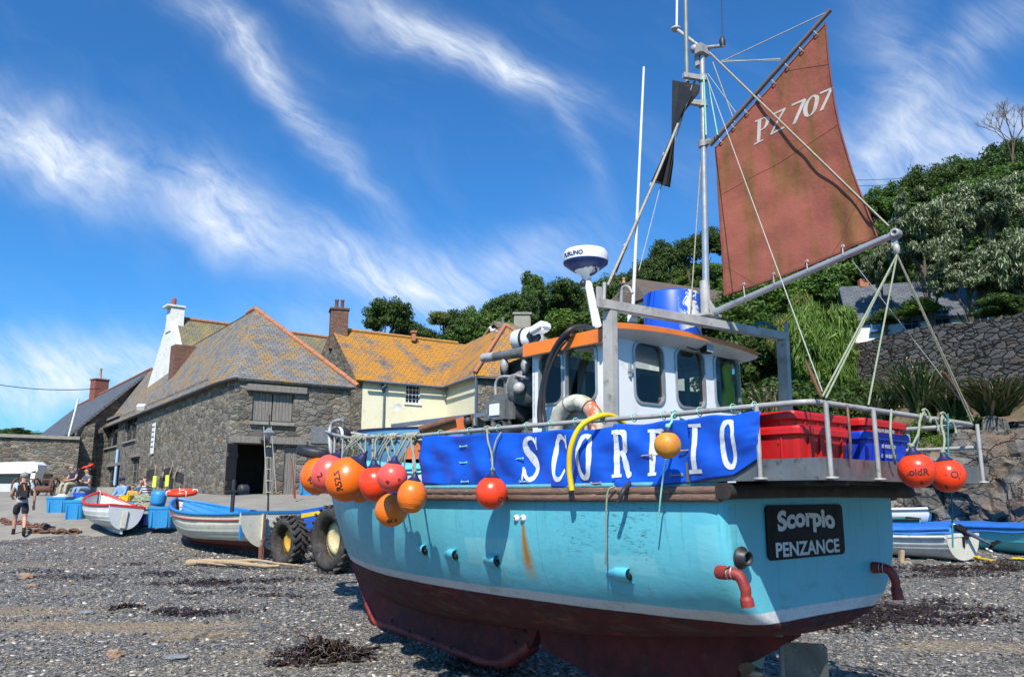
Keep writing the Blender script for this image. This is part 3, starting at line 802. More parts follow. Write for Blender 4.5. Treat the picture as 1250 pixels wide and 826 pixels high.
def left_range():
    t = thing('slate_roofed_store', 'long stone building with dark slate roof left of the stone warehouse', 'building')
    g0 = Vector((-28.2, 62, 0)); ds = Vector((-.6, .8, 0)).normalized(); de = Vector((ds.y, -ds.x, 0))
    zr = at(170, 453, 62).z; hw = 6.4; ze = at(91, 524, 58).z
    gl = at(91, 524, 58); gl.z = 0; de = (g0-gl); hw = de.length; de.normalize(); gr = g0+de*hw
    L = 32; mb = MB(); dn = de
    def P(v, z): return Vector((v.x, v.y, z))
    mb.poly([P(gl, 0), P(gr, 0), P(gr, ze), P(g0, zr), P(gl, ze)])
    mb.quad(P(gl, 0), P(gl, ze), P(gl+ds*L, ze), P(gl+ds*L, 0)); mb.poly([P(gl+ds*L, 0), P(gl+ds*L, ze), P(g0+ds*L, zr), P(gr+ds*L, ze), P(gr+ds*L, 0)])
    mb.quad(P(gr, 0), P(gr, ze), P(gr+ds*L, ze), P(gr+ds*L, 0)); mb.build('wall', 'rubble_stone', t)
    rb = MB(); o = -ds*.35
    slab(rb, [P(gl-de*.4, ze-.35)+o, P(g0, zr+.12)+o, P(g0+ds*L, zr+.12), P(gl+ds*L-de*.4, ze-.35)], .16)
    slab(rb, [P(gr+de*.4, ze-.35)+o, P(g0, zr+.12)+o, P(g0+ds*L, zr+.12), P(gr+ds*L+de*.4, ze-.35)], .16)
    rf = rb.build('roof', 'slate_plain', t, uv=True)
    hb = MB(); hb.tube(P(g0, zr+.15)+o, P(g0+ds*L, zr+.15), .12); hb.build('ridge_tiles', 'ridge_tile', rf)
    c = g0+ds*20.5; stack('chimney', (c.x, c.y), 1.3, 1.1, zr-1.2, zr+1.7, .9, 'brick_red', rf, 1, 'clay_pot', 1.1)
    pb = MB(); q = at(83, 525, 57); pb.tube((q.x, q.y, q.z-1.), (q.x+.5, q.y, q.z+2.2), .07); pb.build('vent_pipe', 'window_white', t)
    # boundary wall in front, with a coping
    t2 = thing('yard_wall', 'high rubble wall with flat coping behind the white parked van', 'wall')
    mb = MB(); y0 = 57; zt = at(40, 531, y0).z
    a = at(-160, 560, 52); b = at(95, 560, 57.2); a.z = b.z = 0
    d = (b-a).normalized(); n_ = Vector((-d.y, d.x, 0))
    mb.prism([P(a, 0), P(b, 0), P(b, zt-.25), P(a, zt-.1)], n_*.8); mb.build('wall_face', 'rubble_stone', t2)
    cb = MB(); cb.bar(P(a, zt-.08)+n_*.4, P(b-d*.0, zt-.2)+n_*.4, 1.15, .22); cb.build('coping', 'granite_lintel', t2)
    # wall between yard wall and warehouse flank
    t3 = thing('flank_wall', 'rubble stone wall with a sloping shoulder joining the yard wall to the warehouse', 'wall'); mb = MB()
    a = at(88, 560, 57.6); b = at(112, 560, 58.5); a.z = b.z = 0; z1 = at(100, 515, 58).z
    mb.prism([P(a, 0), P(b, 0), P(b, z1), P(a, z1-.6)], Vector((0, .5, 0))); mb.build('wall_face', 'rubble_stone', t3)
left_range()

def white_house():
    t = thing('white_gabled_house', 'tall house with white rendered gable and mossy tiled roof behind the warehouse', 'house')
    A = at(206, 398, 52); zr = at(222, 391, 53).z; B = at(420, 421, 60)
    d = Vector((B.x-A.x, B.y-A.y, 0)); L = d.length; d.normalize(); n = Vector((-d.y, d.x, 0))   # n points away from camera
    hw = 4.6; dz = 5.2; ze = zr-dz
    def P(u, k, z): return Vector((A.x+d.x*u+n.x*k, A.y+d.y*u+n.y*k, z))
    mb = MB()
    mb.quad(P(0, -hw, 0), P(L, -hw, 0), P(L, -hw, ze), P(0, -hw, ze)); mb.quad(P(0, hw, 0), P(0, hw, ze), P(L, hw, ze), P(L, hw, 0)); mb.poly([P(L, -hw, 0), P(L, hw, 0), P(L, hw, ze), P(L, 0, zr), P(L, -hw, ze)])
    mb.build('wall', 'rubble_stone', t)
    g = MB(); g.prism([P(0, -hw-.05, 0), P(0, hw+.05, 0), P(0, hw+.05, ze), P(0, .12, zr+.12), P(0, -.12, zr+.12), P(0, -hw-.05, ze)], d*.35); g.build('gable_wall', 'white_render', t)
    rb = MB(); slab(rb, [P(.36, -hw-.3, ze-.3), P(L, -hw-.3, ze-.3), P(L, 0, zr), P(.36, 0, zr)]); slab(rb, [P(.36, hw+.3, ze-.3), P(L, hw+.3, ze-.3), P(L, 0, zr), P(.36, 0, zr)])
    rf = rb.build('roof', 'slate_olive', t, uv=True)
    hb = MB(); 
    for i in range(int(L/.4)): hb.tube(P(.4+i*.4, 0, zr+.03), P(.78+i*.4, 0, zr+.03), .13, .12, 8)
    hb.build('ridge_tiles', 'ridge_tile', rf)
    # white stack rising from the gable
    c = P(.2, 0, 0); e = MB(); rot = Matrix.Rotation(math.atan2(d.y, d.x), 3, 'Z')
    zt = at(210, 376, c.y).z
    e.prism([P(-.06, -.55, zr-1.0), P(-.06, .55, zr-1.0), P(-.06, .45, zt), P(-.06, -.45, zt)], d*.85)
    e.box(Vector((c.x, c.y, zt+.06))+d*.05, (1.2, 1.1, .14), rot, .02); st = e.build('chimney', 'white_render', rf)
    p = MB(); p.lathe([(.16, 0), (.16, .5), (.12, .55), (.12, .3)], (c.x, c.y, zt+.12), 12); p.build('chimney_pot', 'brick_red', st)
    # brick lean-to cheek seen between gable and warehouse roof
    q = at(212, 440, 49); e = MB(); e.box((q.x+.55, q.y, q.z-1.1), (1.25, 1., 4.), rot); e.build('brick_outshut', 'old_brick', t)
white_house()

pm('gel_grey0', (.45, .45, .43), (.38, .38, .36), .6, scale=4)
def cream_house():
    t = thing('cream_house', 'L shaped cream rendered house under an orange lichen covered slate roof', 'house')
    G = 1.4
    a = at(443, 463, 45); b = at(545, 472, 48); c = at(583, 457, 43.4)
    ze = at(443, 464, 44.8).z+.12; print('cream ze', ze, at(545, 472, 47.8).z, at(583, 457, 43).z)
    a.z = b.z = c.z = 0
    d1 = (b-a).normalized(); L1 = (b-a).length; d2 = (c-b).normalized(); L2 = (c-b).length
    def P(v, z): return Vector((v.x, v.y, z))
    wi = at(419, 340, 46); 
    w = MB()
    def u1(px): q = ray(px, 480); q = q.x/q.y; return (q*a.y-a.x)/(d1.x-q*d1.y)
    U = (u1(495), u1(513)); ym = (a+d1*U[0]).y; Z = (at(504, 492, ym).z, at(504, 469, ym).z)
    n1 = wall_holes(w, a, d1, L1, G, ze, [(U[0], U[1], Z[0], Z[1])], .15)
    wall_holes(w, b, d2, L2, G, ze, [], .15)
    w.build('wall', 'cream_render', t, weld=True, fixn=False)
    q = a+d1*((U[0]+U[1])/2)+n1*.09; q.z = (Z[0]+Z[1])/2
    wd = sash(t, q, d1, U[1]-U[0], Z[1]-Z[0], nx=4, ny=4)
    # stone left gable
    dg = Vector((-d1.y, d1.x, 0)); g0 = a; hw = 3.9; R0 = a+dg*hw; zr = at(432, 402, R0.y).z
    sg = MB(); 
    gl = P(a, ze); gr = P(a+dg*2*hw, ze)
    sg.prism([P(a, G)-d1*.01, P(a+dg*2*hw, G), gr, P(R0, zr), gl], -d1*.5)
    sg.build('gable_wall', 'rubble_stone_small', t)
    # roof of the left wing
    rb = MB(); e1 = P(a-dg*.3, ze-.12)-d1*.5; 
    far_r = R0+d1*(L1+4); 
    slab(rb, [e1, P(b-dg*.3, ze-.12)+d1*.3, P(b+d1*4.2+dg*hw, zr), P(R0, zr)-d1*.5], .14)
    slab(rb, [P(a+dg*(2*hw+.3), ze-.12)-d1*.5, P(b+d1*4.2+dg*(2*hw+.3), ze-.12), P(b+d1*4.2+dg*hw, zr), P(R0, zr)-d1*.5], .14)
    # right wing: hip with apex towards camera
    ap = at(617, 397, 47.2); zr2 = ap.z
    dn = Vector((d2.y, -d2.x, 0)); dn = dn if dn.x > 0 else -dn
    f0 = c; f1 = c+dn*7.0; 
    slab(rb, [P(b-dn*.3, ze-.1), P(c-dn*.3+d2*.3, ze-.1), ap, Vector((ap.x-d2.x*7, ap.y-d2.y*7, ap.z))], .14)
    slab(rb, [P(c-dn*.3+d2*.3, ze-.1), P(f1+dn*.3+d2*.3, ze-.1), ap], .14)
    slab(rb, [P(f1+dn*.3+d2*.3, ze-.1), P(f1+dn*.3-d2*9, ze-.1), Vector((ap.x-d2.x*9, ap.y-d2.y*9, ap.z)), ap], .14)
    rf = rb.build('roof', 'slate_orange', t, uv=True)
    hb = MB()
    def ridge(p, q, r=.12):
        n_ = max(int((q-p).length/.4), 1)
        for i in range(n_): hb.tube(p.lerp(q, i/n_)+Vector((0, 0, .03)), p.lerp(q, (i+.95)/n_)+Vector((0, 0, .03)), r, r*.92, 8)
    ridge(ap, P(c-dn*.3+d2*.3, ze)); ridge(ap, P(f1+dn*.3+d2*.3, ze)); hb.build('ridge_tiles', 'ridge_tile', rf)
    hb = MB(); ridge(P(R0, zr), P(b+d1*3.+dg*hw, zr)); hb.build('ridge_tiles', 'ridge_lichen', rf)
    vb = MB(); vb.sweep([P(b-dg*.2, ze+.05), P(b+d1*4.2+dg*hw, zr)-Vector((0, 0, .05))], .09); vb.build('valley', 'ridge_lichen', rf)
    s = MB(); s.quad(P(c, G), P(f1, G), P(f1, ze), P(c, ze)); s.quad(P(f1, G), P(f1-d2*9, G), P(f1-d2*9, ze), P(f1, ze)); s.build('stone_wall', 'rubble_stone_small', t)
    gu = MB(); gu.sweep([P(a-dg*.4, ze-.18), P(b-dg*.38-d1*.2, ze-.18)], .07, 8); gu.sweep([P(b-dn*.4, ze-.18), P(c-dn*.4+d2*.2, ze-.18), P(f1+d2*.4, ze-.18)], .07, 8); gu.build('gutter', 'lead_blue', rf)
    dp = MB(); q = at(470, 470, 45.8); q2 = at(468, 515, 45.6)
    dp.sweep([(q.x, q.y-.12, q.z), (q2.x, q2.y-.12, G+.5)], .055, 8); dp.box((q.x, q.y-.16, q.z-.15), (.3, .2, .3)); dp.build('downpipe', 'lead_blue', t); dp = MB()
    q = at(581, 462, 43.2); dp.sweep([(q.x, q.y-.1, ze-.2), (q.x, q.y-.1, G+.3)], .055, 8); dp.build('downpipe', 'lead_blue', t)
    st = stack('chimney', (R0.x-d1.x*.05, R0.y), 1.05, 1.0, zr-1.3, at(431, 378, R0.y).z, .3, 'old_brick', rf, 2, 'pot_dark', .62)
    c2 = at(505, 400, 50.5); stack('chimney', (c2.x, c2.y), .26, .26, zr-.3, zr+.35, .3, 'ridge_tile', rf, 0)
    # satellite dish
    d_ = MB(); q = at(487, 499, 45.7); d_.lathe([(0, 0), (.1, .01), (.18, .035), (.26, .08)], q+Vector((0, -.4, 0)), 16, (-.1, -.8, .35)); d_.tube(q+Vector((0, -.35, 0)), q+Vector((0, .1, -.1)), .025)
    tag(d_.build('satellite_dish', 'gel_grey0'), 'small white satellite dish on the cream house wall left of its sash window', 'satellite dish')
    # slate shed roof line in front and lower right wall
    lt = MB(); p0 = at(500, 517, 40); p1 = at(628, 500, 38.5)
    pb = MB(); q0 = at(483, 517, 42); q1 = at(626, 463, 42)
    sr = MB(); sr.bar(at(478, 520, 44), at(627, 471+30, 42.8), .2, .22); sr.build('leaning_board', 'lead_blue', t)
pm('ridge_lichen', (.44, .24, .05), (.36, .17, .05), .85, scale=4, bump=.4, c3=(.3, .25, .12))
cream_house()

def simple_house(name, label, a, b, depth, ze, zr, wall, roof, ridge=True, hip=0., G=0.):
    """front wall from a to b (world xy), ridge parallel to it"""
    t = thing(name, label, 'house')
    a = Vector((a[0], a[1], 0)); b = Vector((b[0], b[1], 0)); d = (b-a).normalized(); n = Vector((-d.y, d.x, 0)); L = (b-a).length
    def P(u, k, z): return Vector((a.x+d.x*u+n.x*k, a.y+d.y*u+n.y*k, z))
    mb = MB(); D = depth
    mb.quad(P(0, 0, G), P(L, 0, G), P(L, 0, ze), P(0, 0, ze)); mb.quad(P(0, D, G), P(0, D, ze), P(L, D, ze), P(L, D, G))
    for u in (0, L):
        if hip: mb.quad(P(u, 0, G), P(u, D, G), P(u, D, ze), P(u, 0, ze))
        else: mb.poly([P(u, 0, G), P(u, D, G), P(u, D, ze), P(u, D/2, zr-.1), P(u, 0, ze)])
    mb.build('wall', wall, t)
    rb = MB(); o = .3
    slab(rb, [P(-o, -o, ze-.15), P(L+o, -o, ze-.15), P(L-hip+(o if not hip else 0), D/2, zr), P(hip-(o if not hip else 0), D/2, zr)], .2)
    slab(rb, [P(-o, D+o, ze-.15), P(L+o, D+o, ze-.15), P(L-hip+(o if not hip else 0), D/2, zr), P(hip-(o if not hip else 0), D/2, zr)], .2)
    if hip: slab(rb, [P(-o, -o, ze-.15), P(-o, D+o, ze-.15), P(hip, D/2, zr)], .2); slab(rb, [P(L+o, -o, ze-.15), P(L+o, D+o, ze-.15), P(L-hip, D/2, zr)], .2)
    rf = rb.build('roof', roof, t, uv=True)
    return t, rf, P, d, L
# thatched house on the slope behind the wheelhouse
a = at(790, 392, 56); b = at(900, 392, 60)
t, rf, P, d, L = simple_house('thatched_cottage', 'thatched cottage with white walls behind the mast on the hillside', (a.x, a.y), (b.x+2.2, b.y+1.0), 6., at(890, 374, 59).z, at(840, 341, 59.5).z, 'white_render', 'thatch', hip=1., G=9.)
c = P(.2, 3., 0); stack('chimney', (c.x, c.y), .7, .7, at(787, 352, c.y).z-1.5, at(787, 347, c.y).z, .2, 'rubble_stone_small', rf, 1, 'clay_pot', .5)
# grey house with a stubby stone stack above the lichen roof
a = at(632, 420, 56); b = at(674, 420, 58)
t, rf, P, d, L = simple_house('grey_roofed_cottage', 'small cottage with mossy slate roof and squat stone chimney behind the orange roof', (a.x, a.y), (b.x, b.y), 5., at(620, 418, 57).z, at(650, 392, 58).z, 'rubble_stone_small', 'slate_olive', G=3.)
c = P(L-.8, 2.5, 0); zc = at(658, 383, c.y).z; e = MB(); e.box((c.x, c.y, zc-1.1), (1.25, 1.1, 2.2), None, .05); e.box((c.x, c.y, zc-.1), (1.45, 1.3, .2), None, .04); e.build('chimney', 'granite_lintel', rf)
c = at(614, 400, 54); stack('chimney', (c.x, c.y), .5, .5, c.z-1, c.z, .2, 'brick_red', rf, 1, 'plaque_slate', .7)
# white cottage on the terrace at the right
a = at(1042, 405, 42); b = at(1215, 400, 40)
t, rf, P, d, L = simple_house('terrace_cottage', 'white cottage with dark slate roof and blue windows above the retaining wall', (a.x, a.y), (b.x, b.y), 5.5, at(1042, 390, 42).z, at(1075, 352, 45).z, 'white_render', 'slate_plain', G=5.)
for px in (1072, 1112, 1150, 1196):
    q = at(px, 391, lerp(42, 40, (px-1042)/173)-.1); w_ = sash(t, q-Vector((0, .03, 0)), d, .8, 1.1, nx=2, ny=3, frame='blue_joinery')
for i in range(1):
    p = MB(); q = P(1.+i*3.4, 2.75, 0); zz = at(1075, 352, 45).z; p.box((q.x, q.y, zz+.1), (.5, .35, .5), None, .03); p.build('ridge_block', 'ridge_tile', rf)
# house top right with chimney
a = at(1215, 240, 60); b = at(1290, 240, 58)
t, rf, P, d, L = simple_house('hilltop_house', 'grey roofed house with pale chimney at the top right of the hillside', (a.x, a.y), (b.x, b.y), 5., at(1215, 240, 60).z, at(1240, 214, 60).z, 'white_render', 'slate_plain', G=12.)
c = at(1238, 205, 61); stack('chimney', (c.x, c.y), 1.0, .9, c.z-2.2, c.z+.0, .2, 'granite_lintel', rf, 1, 'clay_pot', .5)

# retaining wall on the right
def retaining():
    t = thing('retaining_wall', 'tall dark dry stone retaining wall below the terrace cottage', 'wall')
    A = Vector((14.6, 43, 0)); B = Vector((18.6, 27.2, 0)); C = Vector((24, 21, 0))
    mb = MB(); pts = [A.lerp(B, k/10) for k in range(11)]+[B.lerp(C, k/6) for k in range(1, 7)]
    tops = [interp(i, [(0, 9.15), (10, 8.1), (16, 8.1)])+.12*math.sin(i*1.3) for i in range(len(pts))]
    for i in range(len(pts)-1):
        p, q = pts[i], pts[i+1]
        mb.quad((p.x, p.y, 2), (q.x, q.y, 2), (q.x+.25, q.y, tops[i+1]), (p.x+.25, p.y, tops[i]))
        mb.quad((p.x+.25, p.y, tops[i]), (q.x+.25, q.y, tops[i+1]), (q.x+1., q.y+.3, tops[i+1]), (p.x+1., p.y+.3, tops[i]))
    mb.build('wall_face', 'dark_walling', t, weld=True)
    # terrace behind it and planted bank in front
    tb = MB(); 
    tb.poly([(p.x+.3, p.y+.1, 7.9) for p in pts]+[(50, 21, 7.9), (50, 60, 7.9), (18, 60, 7.9)]); o = tb.build('terrace_ground', 'hill_soil'); tag(o, kind='structure')
retaining()
def bank():
    """earth bank between the beach rocks and the retaining wall"""
    def fn(u, v):
        x0 = 9.2+u*18; yb = interp(x0, [(9, 27), (11, 23.6), (13, 22.4), (16, 21.6), (28, 20)]); yt = interp(x0, [(9, 42), (14, 42), (18, 30), (20, 26), (28, 19.5)])
        y = lerp(yb+.8, max(yt, yb+1.2), v); z = lerp(3.1, 5.2, v)+.5*noise.noise(Vector((x0*.6, y*.6, 0)))
        if v == 0: z = .4
        if u < .12: z = lerp(gz(x0, y), z, u/.12)
        return Vector((x0, y, z))
    mb = MB(); mb.grid(fn, 70, 30); o = mb.build('earth_bank', 'bank_soil'); tag(o, kind='structure')
pm('bank_soil', (.17, .10, .06), (.08, .09, .03), .95, scale=1.2, bump=.9, bscale=5, bdist=.15, c3=(.05, .09, .02))
bank()
def rocks():
    rng = random.Random(5)
    def rock(name, label, c, s, seed, group=None, m_='cliff_rock', sub=4, rough=.35, rz=0.):
        bm = bmesh.new(); bmesh.ops.create_icosphere(bm, subdivisions=sub, radius=1); V = []
        for v in bm.verts:
            p = v.co.copy(); q = p+Vector((seed*3.1, seed*1.7, 0))
            f = noise.voronoi(q*1.5)[0]; k = 1+rough*(f[0]-.4)*1.3+.22*noise.fractal(q*2.2, 1., 2., 5)
            p = Vector((round(p.x*k*2.2)/2.2*.28+p.x*k*.72, round(p.y*k*2.2)/2.2*.28+p.y*k*.72, round(p.z*k*2.5)/2.5*.3+p.z*k*.7))
            V.append(Matrix.Rotation(rz, 3, 'Z') @ Vector((p.x*s[0], p.y*s[1], p.z*s[2])))
        F = [tuple(v.index for v in f.verts) for f in bm.faces]; bm.free()
        mb = MB(); mb.add(V, F, False); o = mb.build(name, m_, loc=c); return tag(o, label, 'rock', group)
    specs = [(1108, 575, 23.8, 1.3, 1.2, 1.35, 'pale grey rock ledge behind the white boat hull, beside the mortared patch'),
             (1160, 590, 22.6, 1.5, 1.3, 1.55, 'blocky brown and grey rock face behind the outboard motor'),
             (1205, 585, 22.0, 1.5, 1.2, 1.5, 'large grey rock face with rusty streaks behind the blue covered boat'),
             (1246, 560, 21.6, 1.8, 1.5, 1.7, 'tall cracked rock face at the right edge above the blue covered boat'),
             (1290, 580, 21.0, 1.7, 1.5, 1.8, 'rock face at the far right edge of the beach')]
    for i, (px, py, Y, sx, sy, sz, lab) in enumerate(specs):
        q = at(px, py, Y); rock('rock_outcrop', lab, (q.x, q.y+.6, q.z-.75), (sx, sy, sz), i+1, 'rock outcrop behind the small boats', sub=5, rz=rng.uniform(-.3, .3))
    # mortared masonry patch among them
    mb = MB(); q = at(1100, 600, 22.8); mb.box((q.x, q.y+.2, 1.2), (2.2, .6, 2.9), Matrix.Rotation(.15, 3, 'Z'), .1); tag(mb.build('masonry_buttress', 'rubble_pale'), 'pale mortared stone buttress beside the rocks, behind the white boat', 'wall')
    for i, (px, py, s, lab) in enumerate([(1195, 480, .5, 'a')]): pass
    # single stones on the beach
    for (px, py, s, lab) in [(33, 706, (.16, .11, .07), 'brown angular stone on the shingle at the left edge'), (140, 803, (.10, .07, .07), 'dark rounded stone standing on the shingle near the lower left'), (215, 803, (.16, .09, .03), 'flat grey slate cobble right of the dark rounded stone'), (40, 716, (.11, .07, .04), 'small tan stone just right of the brown angular stone'),
                             (105, 748, (.13, .08, .04), 'flat pale slate on the shingle at lower left'), (320, 686, (.2, .08, .04), 'dark flat slate beside the driftwood branch')]:
        q = ground_at(px, py)
        rock('beach_stone', lab, (q.x, q.y, beach_z(q.x, q.y)+s[2]*.4), s, px*.01, None, 'tan_stone' if 'tan' in lab or 'brown' in lab else 'grey_stone', 3, .2)
pm('tan_stone', (.30, .19, .12), (.22, .13, .09), .8, scale=12, bump=.4); pm('grey_stone', (.14, .155, .17), (.22, .23, .24), .7, scale=12, bump=.4)
stone_mat('rubble_pale', sc=(2.2, 2.2, 5.), cols=((.28, .26, .21), (.36, .33, .27), (.22, .2, .17)), mortar=(.13, .12, .1), mw=.05, bump=1.)
rocks()
# ---------------------------------------------------------------- the fishing boat
# boat coordinates: s forward from the transom, p to port, z up
S0 = Vector((2.61, 7.05, 0)); AX = Vector((-.655, .756, 0)).normalized(); PT = Vector((-AX.y, AX.x, 0))
if PT.y > 0: PT = -PT
def W(s, p, z): return S0+AX*s+PT*p+Vector((0, 0, z))
BROT = math.atan2(AX.y, AX.x)
def toB(w): w = w-S0; return Vector((w.dot(AX), w.dot(PT), w.z))
def Bp(px, py, p):
    """point of the picture on the plane at p to port"""
    r = ray(px, py); o = Vector((0, 0, CAMZ))-S0; t = (p-o.dot(PT))/r.dot(PT); return toB(Vector((0, 0, CAMZ))+r*t)
def Bs(px, py, s):
    r = ray(px, py); o = Vector((0, 0, CAMZ))-S0; t = (s-o.dot(AX))/r.dot(AX); return toB(Vector((0, 0, CAMZ))+r*t)
def Bz(px, py, z):
    r = ray(px, py); return toB(Vector((0, 0, CAMZ))+r*((z-CAMZ)/r.z))
def Bhull(px, py, off=0.):
    """point of the picture on the port side of the hull"""
    p = 1.4
    for _ in range(25): q = Bp(px, py, p); p = lerp(p, hull_p(q.x, q.z)+off, .5)
    return Bp(px, py, p)
BEAM = [(-.2, 1.40), (0, 1.42), (1, 1.49), (2, 1.53), (3, 1.54), (4, 1.50), (5, 1.38), (6, 1.17), (7, .82), (7.8, .46), (8.3, .20), (8.6, .03)]
ZB = [(0, .50), (1, .36), (2, .24), (3, .16), (4, .10), (5, .06), (6, .07), (6.8, .14), (7.3, .28), (7.8, .60), (8.2, 1.06), (8.45, 1.45), (8.6, 1.78)]
SHEER = [(-.2, 1.63), (0, 1.63), (2, 1.625), (3.5, 1.63), (5, 1.64), (6.5, 1.72), (7.8, 1.82), (8.6, 1.90)]
NEXP = [(0, 3.1), (1, 2.9), (3, 2.4), (5, 1.9), (6.5, 1.45), (7.8, 1.1), (8.6, 1.0)]
def hull_p(s, z):
    zs = sinterp(s, SHEER); zb = sinterp(s, ZB); n = interp(s, NEXP); b = sinterp(s, BEAM)
    if z <= zb: return 0.
    c = min(max((zs-z)/(zs-zb), 0), 1)
    return b*max(1-c**n, 0)**(1/n)
def hull_materials():
    m, nb, bs = new_mat('hull_paint'); o = nb.obj(); s, p, z = nb.sep(o)[:3]
    grain = nb.noise(o, 6, 6, .65); fine = nb.noise(o, 38, 5, .7)
    turq = nb.mix(nb.map(nb.noise(o, 1.1, 5, .6), .35, .7), (.10, .43, .52), (.13, .49, .57))
    turq = nb.mix(nb.map(grain, .5, .72, 0., .35), turq, (.16, .50, .55))
    # lighter touched-up rectangles
    def rect(s0, s1, z0, z1, soft=.01):
        a = nb.m('MULTIPLY', nb.map(s, s0-soft, s0+soft), nb.map(s, s1-soft, s1+soft, 1., 0.))
        b = nb.m('MULTIPLY', nb.map(z, z0-soft, z0+soft), nb.map(z, z1-soft, z1+soft, 1., 0.)); return nb.m('MULTIPLY', a, b)
    port = nb.map(p, .3, .4)
    def side(a): return nb.m('MULTIPLY', a, port)
    for (x0, y0, x1, y1, am) in ((567, 655, 625, 693, .6), (720, 675, 793, 705, .6), (607, 655, 628, 692, .4), (842, 640, 868, 700, .3)):
        qa, qb = Bp(x0, y0, 1.5), Bp(x1, y1, 1.5)
        turq = nb.mix(side(nb.m('MULTIPLY', rect(qb.x, qa.x, qb.z, qa.z), am)), turq, (.22, .55, .58))
    # black scuffing where fenders rub
    for (x0, y0, x1, y1, am) in ((685, 622, 725, 678, .55), (738, 618, 790, 682, .9), (660, 615, 800, 690, .25), (880, 605, 900, 680, .2)):
        qa, qb = Bp(x0, y0, 1.5), Bp(x1, y1, 1.5)
        sc = nb.noise(nb.vm('MULTIPLY', o, (9., 9., 40.)), 1.4, 8, .8)
        k = nb.m('MULTIPLY', rect(qb.x, qa.x, qb.z, qa.z, .07), nb.map(sc, .54, .62, 0., am)); turq = nb.mix(side(k), turq, (.02, .04, .045))
    # rust run below the bolts, small weeps below the scuppers
    for (px, py, ln, w_, am) in ((639, 638, .56, .075, 1.), (605, 690, .16, .012, .6), (548, 684, .14, .012, .4), (775, 712, .12, .012, .5), (520, 678, .12, .01, .3)):
        q = Bp(px, py, 1.5); dz = nb.m('SUBTRACT', q.z, z); ww = nb.m('ADD', w_*.25, nb.m('MULTIPLY', dz, w_/ln*1.1))
        ds_ = nb.m('DIVIDE', nb.m('ABSOLUTE', nb.m('SUBTRACT', s, nb.m('ADD', q.x-.02, nb.m('MULTIPLY', nb.m('SUBTRACT', nb.noise(o, 3), .5), .05)))), ww)
        k = nb.m('MULTIPLY', nb.map(ds_, .2, 1.5, 1., 0.), nb.m('MULTIPLY', nb.map(dz, 0., .02), nb.map(dz, ln*.6, ln, 1., 0.)))
        turq = nb.mix(side(nb.m('MULTIPLY', k, am)), turq, nb.mix(fine, (.26, .12, .015), (.40, .20, .035)))
    drip = nb.noise(nb.vm('MULTIPLY', o, (14., 14., .8)), 1., 6, .7)
    turq = nb.mix(nb.m('MULTIPLY', nb.map(drip, .54, .72, 0., .5), nb.map(z, .75, 1.3)), turq, (.05, .2, .23))
    seam = nb.map(nb.m('ABSOLUTE', nb.m('SUBTRACT', s, Bp(657, 650, 1.5).x)), 0., .006, .5, 0.); turq = nb.mix(side(seam), turq, (.04, .2, .26))
    red = nb.mix(nb.map(grain, .35, .65), (.085, .008, .009), (.04, .007, .008))
    red = nb.mix(nb.map(nb.noise(nb.vm('MULTIPLY', o, (1., 1., 5.)), 2.2, 7, .7), .58, .66, 0., .6), red, (.30, .035, .02))
    wob = nb.m('MULTIPLY', nb.m('SUBTRACT', nb.noise(o, 2.5), .5), .02)
    zz = nb.m('ADD', z, wob)
    stripe = nb.mix(nb.map(fine, .45, .75, 0., .6), (.60, .60, .60), (.38, .39, .38))
    col = nb.mix(nb.map(zz, .725, .732), stripe, turq)
    col = nb.mix(nb.map(zz, .635, .642), red, col)
    h = nb.m('ADD', nb.noise(nb.vm('MULTIPLY', o, (4., 4., 7.)), 2.0, 6, .6), nb.m('MULTIPLY', fine, .10))
    gr = nb.map(nb.noise(nb.vm('MULTIPLY', o, (2., 2., 5.)), 1.3, 8, .75), .52, .68); col = nb.mix(nb.m('MULTIPLY', gr, nb.map(z, 1.25, .70, 0., .45)), col, (.10, .13, .10))
    col = nb.mix(nb.map(nb.noise(nb.vm('MULTIPLY', o, (1.2, 1.2, 26.)), 5., 6, .8), .64, .70, 0., .5), col, (.34, .50, .50)) if False else col
    rg = nb.m('MAXIMUM', nb.map(grain, .3, .7, .28, .52), nb.map(z, .66, .63, 0., .85))
    setc(nb, bs, col, rg, 0, nb.bump(h, .13, .03), .45); M['hull_paint'] = m
hull_materials()
pm('keel_red', (.14, .014, .014), (.07, .010, .010), .7, scale=3, bump=.5, c3=(.16, .025, .018))
pm('rub_wood', (.19, .11, .075), (.10, .06, .045), .7, scale=3, bump=.7, stretch=(1, 8, 8), c3=(.33, .23, .17))
pm('rub_wood_dark', (.045, .03, .025), (.02, .015, .014), .8, scale=3, bump=.6, c3=(.09, .05, .035))
pm('galv', (.40, .39, .37), (.29, .28, .265), .55, .15, scale=5, bump=.15, c3=(.20, .18, .16))
pm('alloy', (.48, .45, .41), (.36, .34, .31), .5, .15, scale=4, bump=.15, c3=(.24, .21, .18))
pm('alloy_bright', (.50, .50, .49), (.40, .40, .39), .35, .6, scale=4, bump=.08)
pm('deck_plate', (.17, .17, .17), (.26, .255, .25), .42, .6, scale=3, bump=.2, c3=(.10, .09, .08))
pm('gel_white', (.78, .78, .77), (.74, .74, .73), .28, scale=1.5, bump=.04, c3=(.66, .65, .62))
pm('orange_paint', (.78, .20, .02), (.70, .17, .02), .38, scale=2, bump=.06, c3=(.6, .15, .03))
pm('rubber_black', (.018, .018, .02), (.03, .03, .032), .5, scale=8, bump=.1)
pm('machine_grey', (.13, .135, .13), (.20, .20, .19), .5, .3, scale=6, bump=.3, c3=(.28, .28, .25))
pm('machine_dark', (.035, .035, .035), (.07, .065, .06), .5, .4, scale=6, bump=.3)
pm('deck_grey', (.22, .24, .25), (.16, .17, .18), .8, scale=3, bump=.2)
